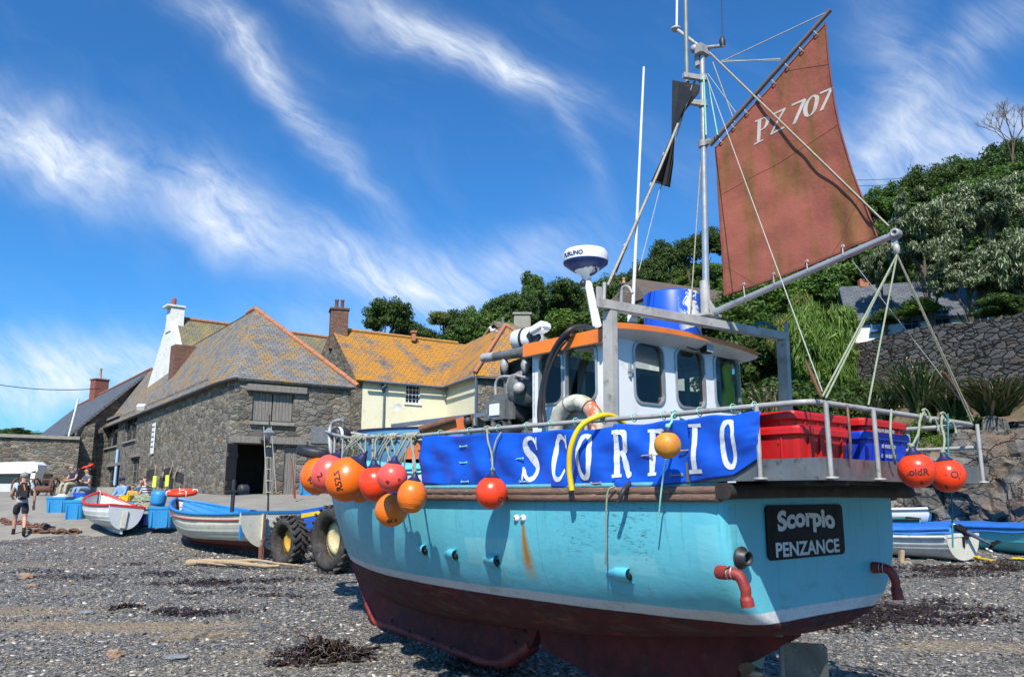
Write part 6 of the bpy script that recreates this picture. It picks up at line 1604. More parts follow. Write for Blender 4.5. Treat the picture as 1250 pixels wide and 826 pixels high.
# ---------------------------------------------------------------- buoys
def buoy(px, py, r, off, matn, label, group, up=(0, 0, 1), text=None, to=None, rope='rope_green', squash=1.08, tsz=.45, twist=0., trot=0., rings=0, lay=None, roll=0):
    """r is the picture radius; off the distance outside the hull or the rail"""
    if lay is not None: q = Bs(px, py, lay)
    else:
        p = 1.4
        for _ in range(30): q = Bp(px, py, p); p = lerp(p, rail_p(min(max(q.x, .2), 8.45)) if q.z > 1.75 else hull_p(q.x, q.z)+.03, .5)+0
        q = Bp(px, py, p+off)
    w = W(*q); rad = r/FPX*(w.y*math.cos(PITCH)+(w.z-CAMZ)*math.sin(PITCH))
    t = thing('buoy', label, 'buoy', w, 0, group); upv = Vector(up).normalized(); rot = upv.to_track_quat('Z', 'Y').to_matrix()
    prof = [(0, -1.0*squash)]+[(math.sin(a), -math.cos(a)*squash) for a in np.linspace(.12, PI-.42, 20)]+[(.30, .98*squash), (.20, 1.06*squash), (.13, 1.16*squash), (.0, 1.18*squash)]
    m_ = MB(); m_.lathe([(a*rad, b*rad) for a, b in prof], (0, 0, 0), 32, upv); m_.v = [tuple(Vector(v)*(1+.030*noise.noise(Vector(v)/rad*1.1+Vector((px, py, 0)))+.006*noise.noise(Vector(v)/rad*4))) for v in m_.v]; b_ = m_.build('float', matn, t)
    m_ = MB(); m_.lathe([(.50*rad, .90*squash*rad), (.36*rad, 1.0*squash*rad), (.24*rad, 1.10*squash*rad), (.17*rad, 1.28*squash*rad), (.10*rad, 1.36*squash*rad), (0, 1.37*squash*rad)], (0, 0, 0), 16, upv)
    side = rot @ Vector((1, 0, 0)); eye = upv*(1.34*squash*rad)
    m_.sweep([eye+side*math.cos(a)*.12*rad+upv*math.sin(a)*.15*rad for a in np.linspace(0, 2*PI, 12)], .055*rad, 6); m_.build('eye', 'buoy_cap', t)
    for k in range(rings):
        m_ = MB(); zz = (-.75+1.5*k/(rings-1))*.9; rr = math.sqrt(1-zz*zz)*rad*1.004; m_.lathe([(rr*.995, (zz*squash-.012)*rad), (rr+.006*rad, zz*squash*rad), (rr*.995, (zz*squash+.012)*rad)], (0, 0, 0), 32, upv); m_.build('moulded_ring', matn, b_)
    if text:
        cam_v = (Vector((0, 0, CAMZ))-w).normalized(); f = cam_v
        rt = Vector((0, 0, 1)).cross(f).normalized(); uu = f.cross(rt)
        for (txt, ax, ay, ang, sz) in text:
            vs, fs = text_mesh(txt, sz, .012); e = MB(); V = []; ca, sa = math.cos(ang), math.sin(ang)
            for v in vs:
                x = (v.x*ca-v.y*sa)+ax; y = (v.x*sa+v.y*ca)+ay
                d = f*math.cos(math.hypot(x, y))+(rt*x+uu*y)*(math.sin(math.hypot(x, y))/max(math.hypot(x, y), 1e-6))
                ld = rot.transposed() @ d; q3 = rot @ Vector((ld.x*rad, ld.y*rad, ld.z*rad*squash)); V.append(q3*(1.008+.030*noise.noise(q3/rad*1.1+Vector((px, py, 0)))))
            e.add(V, fs); e.build('lettering', 'ink', b_, fixn=False)
    if to is not None:
        tw = W(*to)-w; m_ = MB(); d = tw-eye
        m_.sweep(smooth_path([eye, eye+d*.35+Vector((.01, -.01, 0)), eye+d*.7+Vector((-.008, 0, 0)), tw], 3), .010, 6)
        m_.sweep([tw+Vector((.006*k, 0, -.008*k))+AX*(.0)+Vector((0, 0, 1))*math.sin(a)*.035+PT*math.cos(a)*.035 for k, a in enumerate(np.linspace(0, 4*PI, 20))], .010, 6)
        m_.sphere(eye+upv*.05*rad, .022, 8, 6); m_.sphere(tw-Vector((0, 0, .03)), .02, 8, 6); m_.build('rope', rope, t)
    return t
def railpt(px):
    p = 1.2
    for _ in range(30):
        q = Bp(px, 535, p); p = lerp(p, rail_p(min(max(q.x, .2), 8.3)), .5)
    s = q.x; return Vector((s, rail_p(min(s, 8.3)), interp(s, [(.2, ZR), (4, 2.26), (6, 2.36), (8.4, 2.62)])-.0))
GB = 'fender buoys slung from the port bow rail'
buoy(389, 580, 22, .10, 'buoy_orange', 'orange bow buoy lettered RR, outermost to the left of the cluster', GB, (.5, .2, .9), [('RR', -.35, -.3, -.6, .42)], railpt(412), squash=1.05)
buoy(403, 578, 22, .34, 'buoy_pink', 'coral red bow buoy between the leftmost orange one and the big one lettered R52S', GB, (.4, .1, 1), [('2.', -.55, -.15, -1., .5)], railpt(420))
buoy(424, 585, 26, .58, 'buoy_orange', 'biggest orange bow buoy, lettered R52S on its left side', GB, (.6, .0, .9), [('R52.S', -.42, -.05, 1.85, .42)], railpt(432), squash=1.06)
buoy(440, 596, 16, .16, 'buoy_orange_pale', 'small orange bow buoy half hidden below and right of the biggest one', GB, (.2, 0, 1), None, railpt(447))
buoy(458, 590, 20, .30, 'buoy_red', 'deep red bow buoy tucked behind the coral pink one', GB, (-.1, 0, 1), None, railpt(460))
buoy(479, 582, 18.5, .62, 'buoy_pink', 'coral pink round bow buoy right of the deep red one', GB, (.1, 0, 1), [('SI', -.3, -.35, .9, .34), ('o', .45, -.15, 0, .34)], railpt(478), squash=1.0)
buoy(478, 622, 20, .34, 'buoy_orange_pale', 'lowest orange bow buoy, lettered BK and S on its underside', GB, (.15, .1, 1), [('BK S', .05, -.72, .15, .34)], railpt(470), squash=1.02)
buoy(503, 605, 18, .46, 'buoy_orange_pale', 'ribbed egg shaped orange bow buoy nearest the end of the blue banner', GB, (.12, 0, 1), None, railpt(502), squash=1.16, rings=6)
q_ = Bp(597, 531, 1.5)
buoy(600, 601, 19.5, .20, 'buoy_red', 'single bright red buoy hanging over the blue banner and wooden strake', None, (.05, 0, 1), [('O', .62, -.45, .9, .5), ('.', -.35, -.55, 0, .6)], Vector((q_.x, rail_p(q_.x)+.02, 2.26)), squash=1.02)
q_ = Bp(817, 512, 1.5)
buoy(815, 543, 16.5, .26, 'buoy_ochre', 'weathered ochre buoy hanging in front of the banner lettering', None, (.05, 0, 1), None, Vector((q_.x, rail_p(q_.x)+.02, 2.25)), rope='rope_mint', squash=1.0)
GS = 'red buoys slung from the stern rail'
buoy(1119, 574, 21.5, 0, 'buoy_red', 'left one of the two orange red stern buoys, lettered RPIO', GS, (-.12, 0, 1), [('.oidR', .05, -.1, .0, .56), ('S.', .25, -.78, 0, .34)], Bs(1128, 502, -.86), lay=-1.06, squash=1.0)
buoy(1157, 580, 20.5, 0, 'buoy_red', 'right one of the two orange red stern buoys, lettered IO', GS, (-.12, 0, 1), [('. OI', .30, .05, -.3, .56), ('S', -.15, -.75, .2, .34)], Bs(1150, 506, -.86), lay=-1.02, squash=1.0)
# the tangle of mooring ropes on the bow rail
def bow_ropes():
    rr = random.Random(4)
    mats = ['rope_green', 'rope_tan', 'rope_green', 'rope_grey']
    for i in range(16):
        px = rr.uniform(418, 515); a = railpt(px); b = railpt(px-rr.uniform(2, 26)); z1 = a.z-rr.uniform(.25, .55)
        m_ = MB(); P = [a+Vector((0, .03, .02)), Vector(((a.x+b.x)/2, a.y+.06, lerp(a.z, z1, .5))), Vector((b.x, b.y+.05, z1)), Vector((b.x-.05, b.y+.02, z1-.1))]
        m_.sweep(smooth_path(P, 5), .0095, 6)
        m_.sweep([a+Vector((.012*k, math.cos(t)*.036, math.sin(t)*.036)) for k, t in enumerate(np.linspace(0, 6*PI, 26))] if False else [a+Vector((.004*k-.05, math.cos(t)*.036, math.sin(t)*.036)) for k, t in enumerate(np.linspace(0, 6*PI, 26))], .009, 5)
        o = m_.build('mooring_rope', mats[i % 4]); o.location = S0; o.rotation_euler = (0, 0, BROT)
        tag(o, 'green and tan mooring rope knotted round the bow rail above the buoys', 'rope', 'ropes knotted to the bow rail')
bow_ropes()
def loose_rope(label, pts, r, m1, cat='rope', name='rope', grp=None):
    m_ = MB(); m_.sweep(smooth_path(pts, 5), r, 7); o = m_.build(name, m1); o.location = S0; o.rotation_euler = (0, 0, BROT); return tag(o, label, cat, grp)
P_ = Bp
loose_rope('thin green rope trailing from the gunwale down to the largest scupper', [P_(751, 593, 1.57), P_(742, 600, 1.60), P_(740, 630, 1.60), P_(740, 665, 1.59), P_(739, 689, 1.56)], .008, 'rope_green')
loose_rope('mint green cord dangling below the ochre buoy over the side', [P_(813, 560, 1.72), P_(809, 585, 1.64), P_(806, 610, 1.63), P_(804, 632, 1.60)], .007, 'rope_mint')
loose_rope('black rubber strap end poking out over the wooden strake', [P_(770, 588, 1.45), P_(762, 597, 1.62), P_(754, 613, 1.66)], .020, 'rubber_black', 'strap', 'rubber_strap')
loose_rope('loop of green rope hanging from the rail left of the single red buoy', [P_(612, 527, 1.56), P_(606, 537, 1.60), P_(603, 548, 1.62), P_(599, 562, 1.62)], .009, 'rope_green')
loose_rope('black rope hanging from the stern rail in front of the blue crate', [Bs(1034, 494, -.88), Bs(1036, 515, -.9), Bs(1038, 540, -.9), Bs(1038, 560, -.88)], .010, 'wire_dark')
loose_rope('pale rope hanging in a slack loop from the stern rail in front of the crate', [Bs(1088, 500, -.88), Bs(1087, 530, -.92), Bs(1091, 555, -.92), Bs(1093, 566, -.90)], .010, 'rope_green')
loose_rope('pale rope from the stern rail to the collar of the left stern buoy', [Bs(1124, 505, -.88), Bs(1121, 530, -.92), Bs(1117, 552, -.98)], .010, 'rope_green')
loose_rope('dark green rope hanging from the stern rail down behind the buoys to the beach', [Bs(1157, 505, -.90), Bs(1158, 560, -.93), Bs(1162, 615, -.95), Bs(1163, 668, -.95)], .007, 'rope_teal')
pm('hose_yellow', (.80, .58, .015), (.70, .48, .015), .35, scale=4, bump=.08)
loose_rope('yellow hose arching out of the boat and down over the banner', [P_(762, 517, 1.2), P_(748, 508, 1.35), P_(730, 508, 1.55), P_(709, 520, 1.66), P_(697, 545, 1.70), P_(695, 572, 1.69), P_(698, 598, 1.67)], .025, 'hose_yellow', 'hose', 'hose')

# ---------------------------------------------------------------- fish crates on the platform
pm('crate_red', (.54, .012, .012), (.48, .012, .012), .38, scale=3, bump=.08, c3=(.48, .03, .02))
pm('crate_blue', (.008, .045, .48), (.010, .04, .42), .38, scale=3, bump=.08, c3=(.03, .09, .45))
def crate(label, c, rz, matn, text=None, grp=None, L=.80, Wd=.50, H=.25, tmat='letter_grey'):
    t = thing('fish_crate', label, 'crate', c, rz, grp); m_ = MB()
    def ring(l, w, z, r=.045): return [(x, y, z) for x, y in rounded_rect(0, 0, l, w, r, 3)]
    lv = [ring(L*.88, Wd*.86, 0), ring(L*.94, Wd*.93, H*.72), ring(L*.955, Wd*.945, H*.74), ring(L, Wd, H*.78), ring(L, Wd, H*.93), ring(L*.985, Wd*.98, H), ring(L*.92, Wd*.90, H), ring(L*.90, Wd*.88, H*.8), ring(L*.84, Wd*.82, .02)]
    n = len(lv[0]); V = [p for l in lv for p in l]; F = [(i*n+j, i*n+(j+1) % n, (i+1)*n+(j+1) % n, (i+1)*n+j) for i in range(len(lv)-1) for j in range(n)]+[tuple(range(n))[::-1], tuple(range((len(lv)-1)*n, len(lv)*n))]
    m_.add(V, F); r_ = m_
    for x in (-.3, -.1, .1, .3):
        for sg in (-1, 1): r_.box((x*L, sg*Wd*.45, H*.40), (.014, .03, H*.62))
    for y in (-.2, .2):
        for sg in (-1, 1): r_.box((sg*L*.458, y*Wd, H*.40), (.03, .014, H*.62))
    b = m_.build('tub', matn, t)
    if text:
        for (txt, sz, y, z, side) in text:
            vs, fs = text_mesh(txt, sz, .003); e = MB(); e.add([(sd_x(v, side, L, Wd, y, z)) for v in vs], fs); e.build('lettering', tmat, b, fixn=False)
    return t
def sd_x(v, side, L, Wd, y, z):
    if side == 'aft': return (-L*.503, -(v.x+y), v.y+z)
    return (v.x+y, -Wd*.5-.003, v.y+z)
def put_crates():
    a = Bz(925, 563, ZP); 
    GR = None
    def loc(s, p, z): return W(s, p, z)
    # crate length runs athwart for the stacks: boat-local x (fore-aft) is the short side here
    H = .27
    def st(label, s, p, k, matn, rz=0., z=None, **kw): return crate(label, loc(s, p, ZP+.002+(k*.105 if z is None else z)), BROT+PI/2+rz, matn, **kw)
    st('lower red fish crate at the port end of the stern platform', -.42, 1.0, 0, 'crate_red', .02)
    st('upper red fish crate nested on the lower one at the port end of the platform', -.41, .99, 1, 'crate_red', -.03)
    st('blue fish crate with two lines of white lettering on the stern platform', -.48, .12, 0, 'crate_blue', .0, H=.25, text=None)
    st('red fish crate with white lettering standing on the blue one', -.46, .10, 1, 'crate_red', .02, z=.105)
    st('red fish crate at the inner end of the platform, behind the port stack', .10, .55, 0, 'crate_red', .05)
    st('red fish crate nested on the inner red one', .10, .55, 1, 'crate_red', .0)
    st('blue fish crate at the starboard end of the platform', .02, -.45, 0, 'crate_blue', .0)
    # lettering on the aft faces, laid on the crates themselves
    for par, txt, sz, dz, dx in (('red fish crate with white', 'ORDAN SEAFOOD', .04, .165, -.02), ('blue fish crate with two', 'SEAFOOD LTD', .036, .145, .0), ('blue fish crate with two', 'URBAN BLOOM', .036, .07, .0)):
        t = next(o for o in bpy.data.objects if o.get('label', '').startswith(par)); tub = next(c for c in bpy.data.objects if c.parent is t and c.name.startswith('tub'))
        vs, fs = text_mesh(txt, sz, .002); e = MB()
        # aft face is local +y or -y: pick the one towards the stern
        ax_l = Matrix.Rotation(-t.rotation_euler.z, 3, 'Z') @ (-AX); sg = 1 if ax_l.y > 0 else -1
        yy = lambda z: sg*(.25*(.86+.07*min(z/.20, 1)/.72*.72)+.006) if z < .2 else sg*.254
        e.add([(-(v.x+dx)*sg, yy(dz+v.y)+sg*.004, dz+v.y) for v in vs], fs); e.build('lettering', 'letter_grey', tub, fixn=False)
put_crates()

# ---------------------------------------------------------------- things on deck
def deck_gear():
    # arched fender ring
    t = thing('ring_fender', 'weathered white and orange ring fender standing behind the banner', 'fender', S0, BROT); q = Bp(703, 527, 1.16)
    rr_ = 34/FPX*8.1; m_ = MB(); m_.sweep([q+Vector((-math.cos(a)*rr_, 0, math.sin(a)*rr_)) for a in np.linspace(0, 2*PI, 40)[:-1]], .075, 14, closed=True); fo = m_.build('ring', 'fender_skin', t)
    for a in (.9, 1.9): 
        m_ = MB(); c = q+Vector((-math.cos(a)*rr_, 0, math.sin(a)*rr_)); tn = Vector((math.sin(a), 0, math.cos(a))); x = Vector((0, 1, 0)); y = tn.cross(x)
        m_.sweep([c+x*math.cos(k)*.078+y*math.sin(k)*.078 for k in np.linspace(0, 2*PI, 16)], .006, 5); m_.build('binding_cord', 'wire_dark', fo)
    # grey panel behind it
    m_ = MB(); m_.lathe([(0, 0), (.22, .0), (.23, .01), (.23, .03)], Bp(703, 520, 1.07), 24, (0, 1, 0)); m_.build('vent_cover', 'gel_grey', B)
    # black hose looping down the port side of the wheelhouse
    loose_rope('thick black hose looping over the roof edge and down the port side of the wheelhouse', [P_(725, 402, .9), P_(712, 399, 1.0), P_(694, 404, 1.18), P_(675, 430, 1.2), P_(663, 470, 1.2), P_(659, 500, 1.2), P_(660, 522, 1.2)], .030, 'rubber_black', 'hose', 'hose')
    loose_rope('thinner black hose branching beside the thick one on the wheelhouse side', [P_(700, 402, .95), P_(692, 414, 1.16), P_(680, 430, 1.2), P_(668, 460, 1.22), P_(664, 490, 1.22), P_(666, 520, 1.2)], .016, 'rubber_black', 'hose', 'hose')
    # pot hauler
    h = thing('pot_hauler', 'grey hydraulic pot hauler with pipes forward of the wheelhouse', 'hauler', S0, BROT)
    pp = .95; A = lambda x, y, p=pp: Bp(x, y, p)
    m_ = MB(); m_.tube(A(592, 437), A(650, 428), .045, .06, 14); m_.tube(A(640, 430), A(652, 428), .075, .075, 14); m_.build('ram_tube', 'machine_grey', h)
    m_ = MB(); m_.tube(A(590, 437), A(604, 435), .052, .052, 14); m_.build('ram_cap', 'galv', h)
    for x in (616, 641):
        m_ = MB(); q = A(x, 438); m_.lathe([(0, -.16), (.04, -.13), (.05, -.06), (.03, 0)], q, 10); m_.build('counterweight', 'galv', h)
    m_ = MB(); a = A(596, 484); b = A(626, 518); c = (a+b)/2
    m_.box(c, (abs(a.x-b.x)*1.1, .16, (a.z-b.z)), None, .06); hb = m_.build('gearbox', 'machine_grey', h)
    m_ = MB(); m_.box(c+Vector((0, .085, .0)), (.17, .012, .13), None, .02); m_.build('worn_plate', 'gel_white', hb)
    m_ = MB(); m_.lathe([(0, -.05), (.13, -.05), (.16, -.03), (.16, .03), (.12, .05), (.12, .10), (.07, .12), (0, .12)], A(633, 502, .80), 24, (-1, .3, 0)); m_.build('drum', 'machine_dark', h)
    m_ = MB(); m_.lathe([(0, -.04), (.17, -.04), (.19, -.06), (.19, -.04), (.11, 0), (.19, .04), (.19, .06), (0, .05)], A(641, 474, .85), 26, (-.6, .8, 0)); m_.build('sheave', 'machine_grey', h)
    m_ = MB(); m_.lathe([(0, 0), (.07, 0), (.06, .05), (.03, .07), (0, .07)], A(634, 474, .95), 14, (-.6, .8, 0)); m_.build('sheave_hub', 'galv', h)
    m_ = MB(); m_.bar(A(652, 440, .8), A(615, 455, .8), .10, .14); m_.bar(A(650, 455, .8), A(622, 452, .8), .14, .12); m_.build('head_bracket', 'machine_dark', h)
    for (x0, y0, x1, y1) in ((605, 482, 630, 460), (620, 480, 646, 462)):
        m_ = MB(); m_.sweep(smooth_path([A(x0, y0), A(x0+.5, y0-14), A(x0+7, y0-22), A(x1, y1)], 5), .018, 8); m_.build('hydraulic_pipe', 'galv', h)
    m_ = MB(); m_.tube(A(618, 516), A(618, 548), .03); m_.build('post', 'machine_grey', h); m_ = MB(); m_.tube(A(618, 445, .9), A(618, 490, .9), .03); m_.build('post', 'machine_grey', h)
    for (x, y, m1) in ((628, 520, 'rubber_black'), (640, 490, 'machine_dark'), (648, 515, 'machine_dark')):
        m_ = MB(); q = A(x, y, .7); m_.sphere(q, .11, 12, 8, (1.2, .8, .8)); m_.build('motor', m1, h)
    for (x0, y0, x1, y1) in ((560, 528, 650, 517), (596, 523, 655, 522)):
        m_ = MB(); m_.tube(A(x0, y0, .8), A(x1, y1, .8), .018); m_.build('guard_rail', 'galv', h)
    # black hose drums behind the rail
    for (x, y, lab) in ((594, 522, 'black open ended rubber pipe lying forward of the hauler, left one'), (608, 525, 'black open ended rubber pipe lying beside the other pipe, right one')):
        m_ = MB(); q = A(x, y, 1.05); m_.lathe([(.09, -.22), (.115, -.22), (.12, .0), (.10, .01), (.085, -.02), (.085, -.2)], q, 20, (.25, 1, .3)); o = m_.build('rubber_pipe', 'rubber_black'); o.location = S0; o.rotation_euler = (0, 0, BROT); tag(o, lab, 'pipe')
    # white canister with black strap and white lamp at the front corner of the roof
    t = thing('liferaft_canister', 'white plastic canister strapped at the front of the wheelhouse roof', 'canister', S0, BROT)
    q = Bp(643, 414, .8); m_ = MB(); m_.lathe([(0, -.16), (.10, -.16), (.125, -.14), (.125, .14), (.10, .16), (0, .16)], q, 20, (1, .1, 0)); bd = m_.build('shell', 'gel_white', t)
    m_ = MB(); m_.lathe([(.128, -.02), (.131, -.015), (.131, .015), (.128, .02)], q, 20, (1, .1, 0)); m_.build('strap', 'rubber_black', bd)
    t = thing('floodlamp', 'white and black floodlamp tilted on the front corner of the wheelhouse roof', 'lamp', S0, BROT); q = Bp(653, 407, .95)
    m_ = MB(); m_.box(q+Vector((.02, 0, -.03)), (.16, .04, .2), Matrix.Rotation(.7, 3, 'Y'), .02); m_.build('bracket', 'rubber_black', t); m_ = MB(); m_.box(q+Vector((-.08, 0, .04)), (.22, .16, .10), Matrix.Rotation(.25, 3, 'Y'), .03); m_.build('housing', 'gel_white', t)
    # blue half barrel on the roof
    t = thing('blue_barrel', 'blue plastic barrel with flaking white paint on the wheelhouse roof', 'barrel', S0, BROT); q = Bz(820, 398, 3.19); q = Vector((HS0+.62, -.22, 3.19)); 
    c = Bp(821, 396, -.30); c.z = 3.17; rb = 36/FPX*8.3; m_ = MB(); H = (Bp(821, 353, -.30).z-3.17)*.90
    m_.lathe([(0, 0), (rb*.97, 0), (rb, .02), (rb, H*.5), (rb*1.01, H*.52), (rb, H*.54), (rb, H-.02), (rb*.97, H), (rb*.93, H-.01), (rb*.93, .05), (0, .05)], c, 40); m_.build('drum', 'barrel_paint', t)
    # turquoise hatch boards and blue tubs seen over the bow rail are built with the small boats
def extra_mats():
    BC = Bp(821, 396, -.30)
    m, nb, bs = new_mat('fender_skin'); o = nb.obj(); n = nb.noise(o, 7, 7, .7); s = nb.sep(o)[0]
    col = nb.mix(nb.map(n, .4, .62), (.66, .63, .55), (.40, .38, .30)); col = nb.mix(nb.map(nb.noise(o, 5, 6), .52, .6), col, (.22, .27, .10))
    k = nb.m('MULTIPLY', nb.map(nb.m('ADD', s, nb.m('MULTIPLY', n, .2)), Bp(708, 510, 1.16).x, Bp(716, 510, 1.16).x), nb.map(nb.noise(o, 9, 5, .7), .42, .52)); col = nb.mix(k, col, (.50, .11, .04))
    setc(nb, bs, col, .7, 0, nb.bump(n, .6, .02)); M['fender_skin'] = m
    m, nb, bs = new_mat('barrel_paint'); o = nb.obj(); s, p, z = nb.sep(o)[:3]; n = nb.noise(o, 6.5, 5, .6, dist=.6)
    k = nb.m('MULTIPLY', nb.map(n, .47, .49), nb.m('MULTIPLY', nb.map(p, BC.y+.20, BC.y+.12), nb.map(s, BC.x+.15, BC.x+.05)))
    col = nb.mix(k, nb.mix(nb.noise(o, 3), (.008, .07, .50), (.012, .10, .60)), (.62, .62, .55)); setc(nb, bs, col, .4, 0, nb.bump(k, .3, .005)); M['barrel_paint'] = m
extra_mats(); pm('gel_grey', (.55, .56, .57), (.5, .5, .5), .4, scale=4)
deck_gear()
# ---------------------------------------------------------------- small boats
pm('cream_paint', (.62, .59, .49), (.54, .52, .42), .45, scale=3, bump=.1, c3=(.42, .40, .32))
pm('boat_white', (.66, .66, .63), (.56, .56, .53), .45, scale=3, bump=.12, c3=(.42, .42, .38))
pm('boat_blue', (.02, .20, .50), (.03, .22, .48), .45, scale=3, bump=.1, c3=(.05, .2, .36))
pm('boat_red', (.62, .03, .02), (.5, .03, .02), .45, scale=3, bump=.1)
pm('boat_turq', (.10, .50, .60), (.12, .55, .62), .4, scale=3, bump=.1)
pm('boat_teal', (.02, .38, .42), (.03, .33, .38), .45, scale=3, bump=.1)
pm('cover_blue', (.012, .11, .42), (.016, .14, .5), .7, scale=3, bump=.3, bscale=8, bdist=.03)
pm('boat_blue_pale', (.08, .24, .44), (.10, .28, .46), .5, scale=2, bump=.05); pm('boat_navy', (.01, .02, .06), (.02, .03, .08), .5)
pm('antifoul', (.16, .02, .018), (.09, .018, .016), .7, scale=4, bump=.3)
pm('red_line', (.36, .06, .03), (.3, .06, .04), .5, scale=5)
pm('thwart', (.62, .60, .54), (.5, .48, .42), .6, scale=4, bump=.2)
def small_boat(name, label, loc, rz, L, Bm, H, hull, gun, inner, bottom=None, line=None, tilt=0., trim=0., planks=7, cat='rowing boat', sheer=.22, transom=.62, waterline=.25, cover=None, thwarts=3, tr_m=None, cover_h=.2, keel=True):
    """open boat: x forward from the transom, z up from the keel"""
    t = thing(name, label, cat, loc, rz); t.rotation_euler = (tilt, trim, rz)
    bm_ = [(0, transom), (.2, .88), (.42, 1.), (.62, .94), (.8, .66), (.92, .34), (1, .02)]
    def hb(x): return Bm/2*sinterp(x/L, bm_)
    def zs(x): f = x/L; return H*(1+sheer*(2*abs(f-.38))**2*(1 if f > .38 else .5))
    def zk(x): f = x/L; return H*(.0 if f < .72 else .75*((f-.72)/.28)**2.4)
    def ring(x, off=0., n=22):
        out = []; b = hb(x)+off; ne = interp(x/L, [(0, 2.2), (.5, 2.5), (.85, 1.5), (1, 1.1)])
        for i in range(n+1):
            th = PI/2*i/n; p = b*math.sin(th)**(2/ne); z = zs(x)-(zs(x)-zk(x))*max(math.cos(th), 0)**(2/ne)
            f = (i/n*planks) % 1; out.append((p+(.012*(f) if planks and i < n else 0)*(p > .03), z))
        return out
    def shell(mb, z0, z1, off=0., x0=0., x1=L):
        xs = np.linspace(x0, x1, 34)
        for sg in (1, -1):
            V = []; 
            for x in xs:
                r = ring(x, off)
                for (p, z) in r: V.append((x, sg*max(p, 0), z))
            n = 23; F = []
            for i in range(33):
                for j in range(22):
                    zc = (V[i*n+j][2]+V[(i+1)*n+j+1][2])/2/zs((xs[i]))
                    if z0 <= zc < z1: F.append((i*n+j, (i+1)*n+j, (i+1)*n+j+1, i*n+j+1))
            mb.add(V, F, False)
    m_ = MB(); shell(m_, waterline if bottom else -1, 9); h = m_.build('hull', hull, t, weld=True)
    if bottom: m_ = MB(); shell(m_, -1, waterline); m_.build('bottom', bottom, t, weld=True)
    r = ring(0); m_ = MB(); m_.prism([(0, p, z) for p, z in r]+[(0, -p, z) for p, z in r[::-1]], (-.03, 0, 0)); m_.build('transom', tr_m or hull, t)
    m_ = MB(); shell(m_, -1, 9, -.03, .02, L*.97); m_.build('lining', inner, t, weld=True, fixn=False)
    m_ = MB()
    for sg in (1, -1): m_.sweep([(x, sg*(hb(x)+.008), zs(x)) for x in np.linspace(0, L, 30)], 1., prof=[(-.035, -.05), (.03, -.05), (.03, .02), (-.035, .02)] if sg > 0 else [(.035, -.05), (-.03, -.05), (-.03, .02), (.035, .02)])
    m_.box((-.015, 0, zs(0)), (.06, 2*hb(0), .06)); m_.build('gunwale', gun, t)
    if line:
        m_ = MB()
        for sg in (1, -1):
            P = []
            for x in np.linspace(.05, L*.985, 30): r = ring(x); z = zs(x)*.80; p = next(r[i][0] for i in range(len(r)) if r[i][1] >= z); P.append((x, sg*(p+.008), z))
            m_.sweep(P, .022, 6)
        m_.build('rubbing_line', line, t)
    if keel: m_ = MB(); m_.bar((0, 0, -.05), (L*.78, 0, -.05), .06, .13); m_.sweep([(L*.76, 0, -.04), (L*.88, 0, zk(L*.88)-.03), (L*.96, 0, zk(L*.96)-.01), (L+.01, 0, zs(L)+.04)], .035, 6); m_.build('keel', bottom or hull, t)
    for k in range(thwarts):
        x = L*(.22+.24*k); m_ = MB(); m_.box((x, 0, zs(x)*.78), (.22, 2*hb(x)-.05, .03)); m_.build('thwart', 'thwart', t)
    if cover:
        def f(u, v):
            x = lerp(-.06, L*.99, u); a = (v*2-1); return Vector((x, a*(hb(max(x, 0))+.05), zs(max(x, 0))+.02-.14*max(0, abs(a)-.8)/.2+cover_h*(1-a*a)*(.5+.5*math.sin(PI*u))+.012*math.sin(u*30+a*5)))
        m_ = MB(); m_.grid(f, 50, 22); m_.build('cover', cover, t)
    return t, hb, zs
# blue and cream beach boat left
a = at(330, 655, 19.6); b = at(205, 652, 22.8); gl = gz(a.x, a.y)
d = Vector((b.x-a.x, b.y-a.y)); print('boatB', d.length, a, gl)
t, hb, zs = small_boat('beach_boat', 'cream open fishing boat with blue gunwale and outboard well, beside the tractor', (a.x, a.y, gz(0, 20.5)+.14), math.atan2(d.y, d.x), 4.6, 1.95, .78, 'cream_paint', 'boat_blue', 'boat_blue', 'antifoul', 'red_line', cat='fishing boat', sheer=.25, transom=.86, waterline=.22, trim=-.015)
m_ = MB(); m_.box((-.035, 0, .45), (.06, .62, .5), None, .04); m_.box((-.08, .25, .5), (.1, .07, .6)); m_.build('outboard_pad', 'cream_paint', t)
m_ = MB(); m_.box((.01, .78, .55), (.05, .07, .62)); m_.build('corner_trim', 'boat_blue', t)
m_ = MB(); m_.tube((2.1, -.2, .5), (2.1, -.2, 1.6), .05); m_.lathe([(0, -.12), (.11, -.12), (.13, -.08), (.13, .08), (.11, .12), (0, .12)], (2.05, -.45, 1.35), 14, (0, 1, 0)); m_.box((2.1, -.2, 1.3), (.1, .5, .06)); m_.build('hauler_davit', 'machine_dark', t)
# red and white dinghy
a = at(150, 636, 22.6); b = at(115, 625, 25.2); d = Vector((b.x-a.x, b.y-a.y))
t, hb, zs = small_boat('dinghy', 'small white clinker dinghy with red gunwale and pale grey transom by the slipway', (a.x, a.y, gz(0, 22.6)+.20), math.atan2(d.y, d.x), 3.3, 1.45, .58, 'boat_white', 'boat_red', 'boat_white', None, None, sheer=.35, tr_m='gel_grey', tilt=.10, trim=-.04)
m_ = MB(); m_.box((-.06, .02, .28), (.05, .17, .5), None, .03); m_.build('skeg_bracket', 'cream_paint', t)
